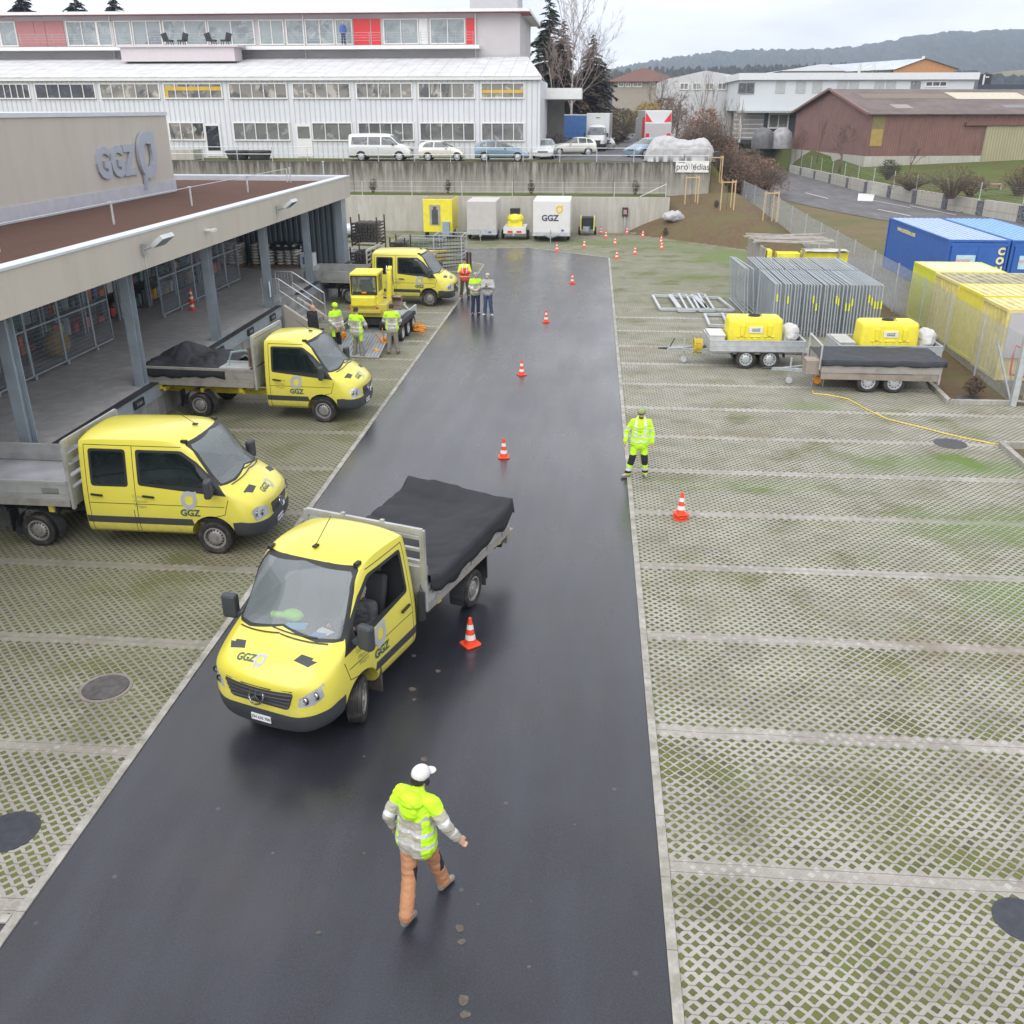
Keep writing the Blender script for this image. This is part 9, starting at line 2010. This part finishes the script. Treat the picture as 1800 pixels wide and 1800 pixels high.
    for px, lab in ((40, 'dark tree crown above the left end of the office roof'), (130, 'dark tree crown above the middle left of the office roof'), (200, 'dark tree crown right of the others above the office roof')):
        x = AY(px, 0, 112)[0]; conifer(lab, (x, 112, 6), 14.6-px*.004, 9, px, (.03, .035, .03), 0)
greenery()
def garden():
    def at(px, py, z): return (*G(px, py, z), z)
    p = at(1562, 287, 1.6); t = thing('garden_ornament', 'bright orange pointed garden oven on a brick base', 'ornament', (p[0], p[1], 1.3)); b = MB(); b.lathe([(.9, .9), (.55, 1.5), (.15, 2.4), (0, 2.45)], n=12); b.obj('hood', M('bright_orange', (.80, .20, .05), .6), t); b = MB(); b.box(-.9, .9, -.6, .6, 0, .9); b.obj('base', M('brick_base', (.28, .17, .13), .9), t)
    p = at(1662, 290, 1.6); t = thing('garden_shelter', 'ramshackle garden shelter with sagging roof and white barrel', 'shelter', (p[0], p[1]-4, 1.4)); W_ = M('grey_wood', (.24, .21, .18), .9, var=.25)
    b = MB(); [b.bar((x, 0, 0), (x, 0, 2.2), .14) for x in (-2.2, -.8, .8, 2.4)]; b.bar((-.3, -.3, 0), (.2, 0, 2.2), .14); b.obj('post', W_, t); b = MB(); b.add([(-2.8, -1, 2.3), (.2, -1, 2.9), (.2, 2, 2.9), (-2.8, 2, 2.3), (3.2, -1, 1.9), (3.2, 2, 1.9)], [(0, 1, 2, 3), (1, 4, 5, 2)]); b.obj('roof', M('rust_brown_roof', (.26, .14, .10), .9), t); b = MB(); b.box(-2.2, 2.4, .8, .9, 0, 1.5); b.obj('back_wall', W_, t); b = MB(); b.tube((.2, -.6, 1.2), (.2, -.6, 2.3), .42, n=14); b.obj('barrel', MAT['white_trim'], t); b = MB(); b.box(1.4, 2.8, -.6, 0, 1.3, 1.6); b.obj('red_tray', MAT['red_faded'], t)
    p = at(1438, 283, 1.5); t = thing('notice_sign', 'small white notice sign on the lawn above the street', 'sign', (p[0], p[1], 1.3)); b = MB(); b.box(-1.6, 1.6, -.03, .03, .5, 1.6); b.obj('board', MAT['white_trim'], t); b = MB(); b.box(.0, .4, -.05, -.035, .7, 1.1); b.obj('orange_mark', MAT['orange'], t); b = MB(); [b.box(x-.04, x+.04, 0, .06, 0, .5) for x in (-1.4, 1.4)]; b.obj('leg', MAT['galv'], t)
    p = at(1310, 356, .3); t = thing('marker_post', 'white marker post with red cap behind the wire fence', 'post', (p[0], p[1], .3)); b = MB(); b.box(-.06, .06, -.05, .05, 0, .75); b.obj('post_body', CW, t); b = MB(); b.ball((0, 0, .85), .12, 10); b.obj('red_cap', MAT['red_panel'], t)
    p = at(1726, 330, 1.4); t = thing('garden_bench', 'red topped low bench in the garden at the right', 'bench', (p[0], p[1]-2, 1.35)); b = MB(); b.box(-.9, .9, -.3, .3, .45, .55); b.obj('seat', MAT['red_faded'], t); b = MB(); [b.box(x-.05, x+.05, -.25, .25, 0, .45) for x in (-.8, .8)]; b.obj('leg', MAT['galv'], t)
    # tubs on the terrace, debris under the canopy
    for px, lab in ((418, 'left dark covered mound on the terrace by the glazed door'), (456, 'right dark tub on the terrace by the glazed door')):
        x, _ = AY(px, 270, 77.5); t = thing('plant_tub', lab, 'tub', (x, 77.5, 4.42)); b = MB(); b.lathe([(0, 0), (.75, 0), (1.0, .62), (.9, .66), (0, .6)], n=14); b.obj('tub', M('dark_tub', (.05, .055, .05), .8, var=.4), t)
    t = thing('terrace_wall', 'low white walled platform with railing left of the terrace tubs', 'wall', (AY(345, 270, 77)[0], 77, 4.4)); b = MB(); b.box(-4.2, 0, -.6, 1.4, 0, .75); b.obj('wall', MAT['conc_low'], t); b = MB(); [b.tube((-4.2+k*.84, -.5, .75), (-4.2+k*.84, -.5, 1.5), .025, n=5) for k in range(6)]; b.tube((-4.2, -.5, 1.5), (0, -.5, 1.5), .025, n=5); b.obj('railing', MAT['galv_light'], t)
    rg = random.Random(2); t = thing('scrap_pile', 'brown scrap heap with boards under the white canopy', 'pile', (-3.6, 92, 4.4)); b = MB()
    for k in range(40): x, y = rg.uniform(-.9, 1.6), rg.uniform(-1.5, 1.5); b.bar((x, y, rg.uniform(0, 1.2)), (x+rg.uniform(-.8, .8), y+rg.uniform(-.8, .8), rg.uniform(.1, 1.7)), rg.uniform(.06, .2))
    b.obj('boards', M('scrap_brown', (.14, .11, .095), .9, var=.4), t)
garden()
# ---------------- the air ----------------
def haze():
    b = MB(); b.box(-1600, 2600, -60, 2700, -62, 205)
    t = bpy.data.materials.new('haze_air'); t.use_nodes = True; n = t.node_tree; n.nodes.clear()
    o = n.nodes.new('ShaderNodeOutputMaterial'); v = n.nodes.new('ShaderNodeVolumePrincipled'); v.inputs['Density'].default_value = HAZE_D; v.inputs['Color'].default_value = (.70, .82, 1.0, 1); v.inputs['Anisotropy'].default_value = .3
    n.links.new(v.outputs[0], o.inputs['Volume']); q = b.obj('haze', t); tag(q, kind='stuff')
HAZE_D = .00036
haze()
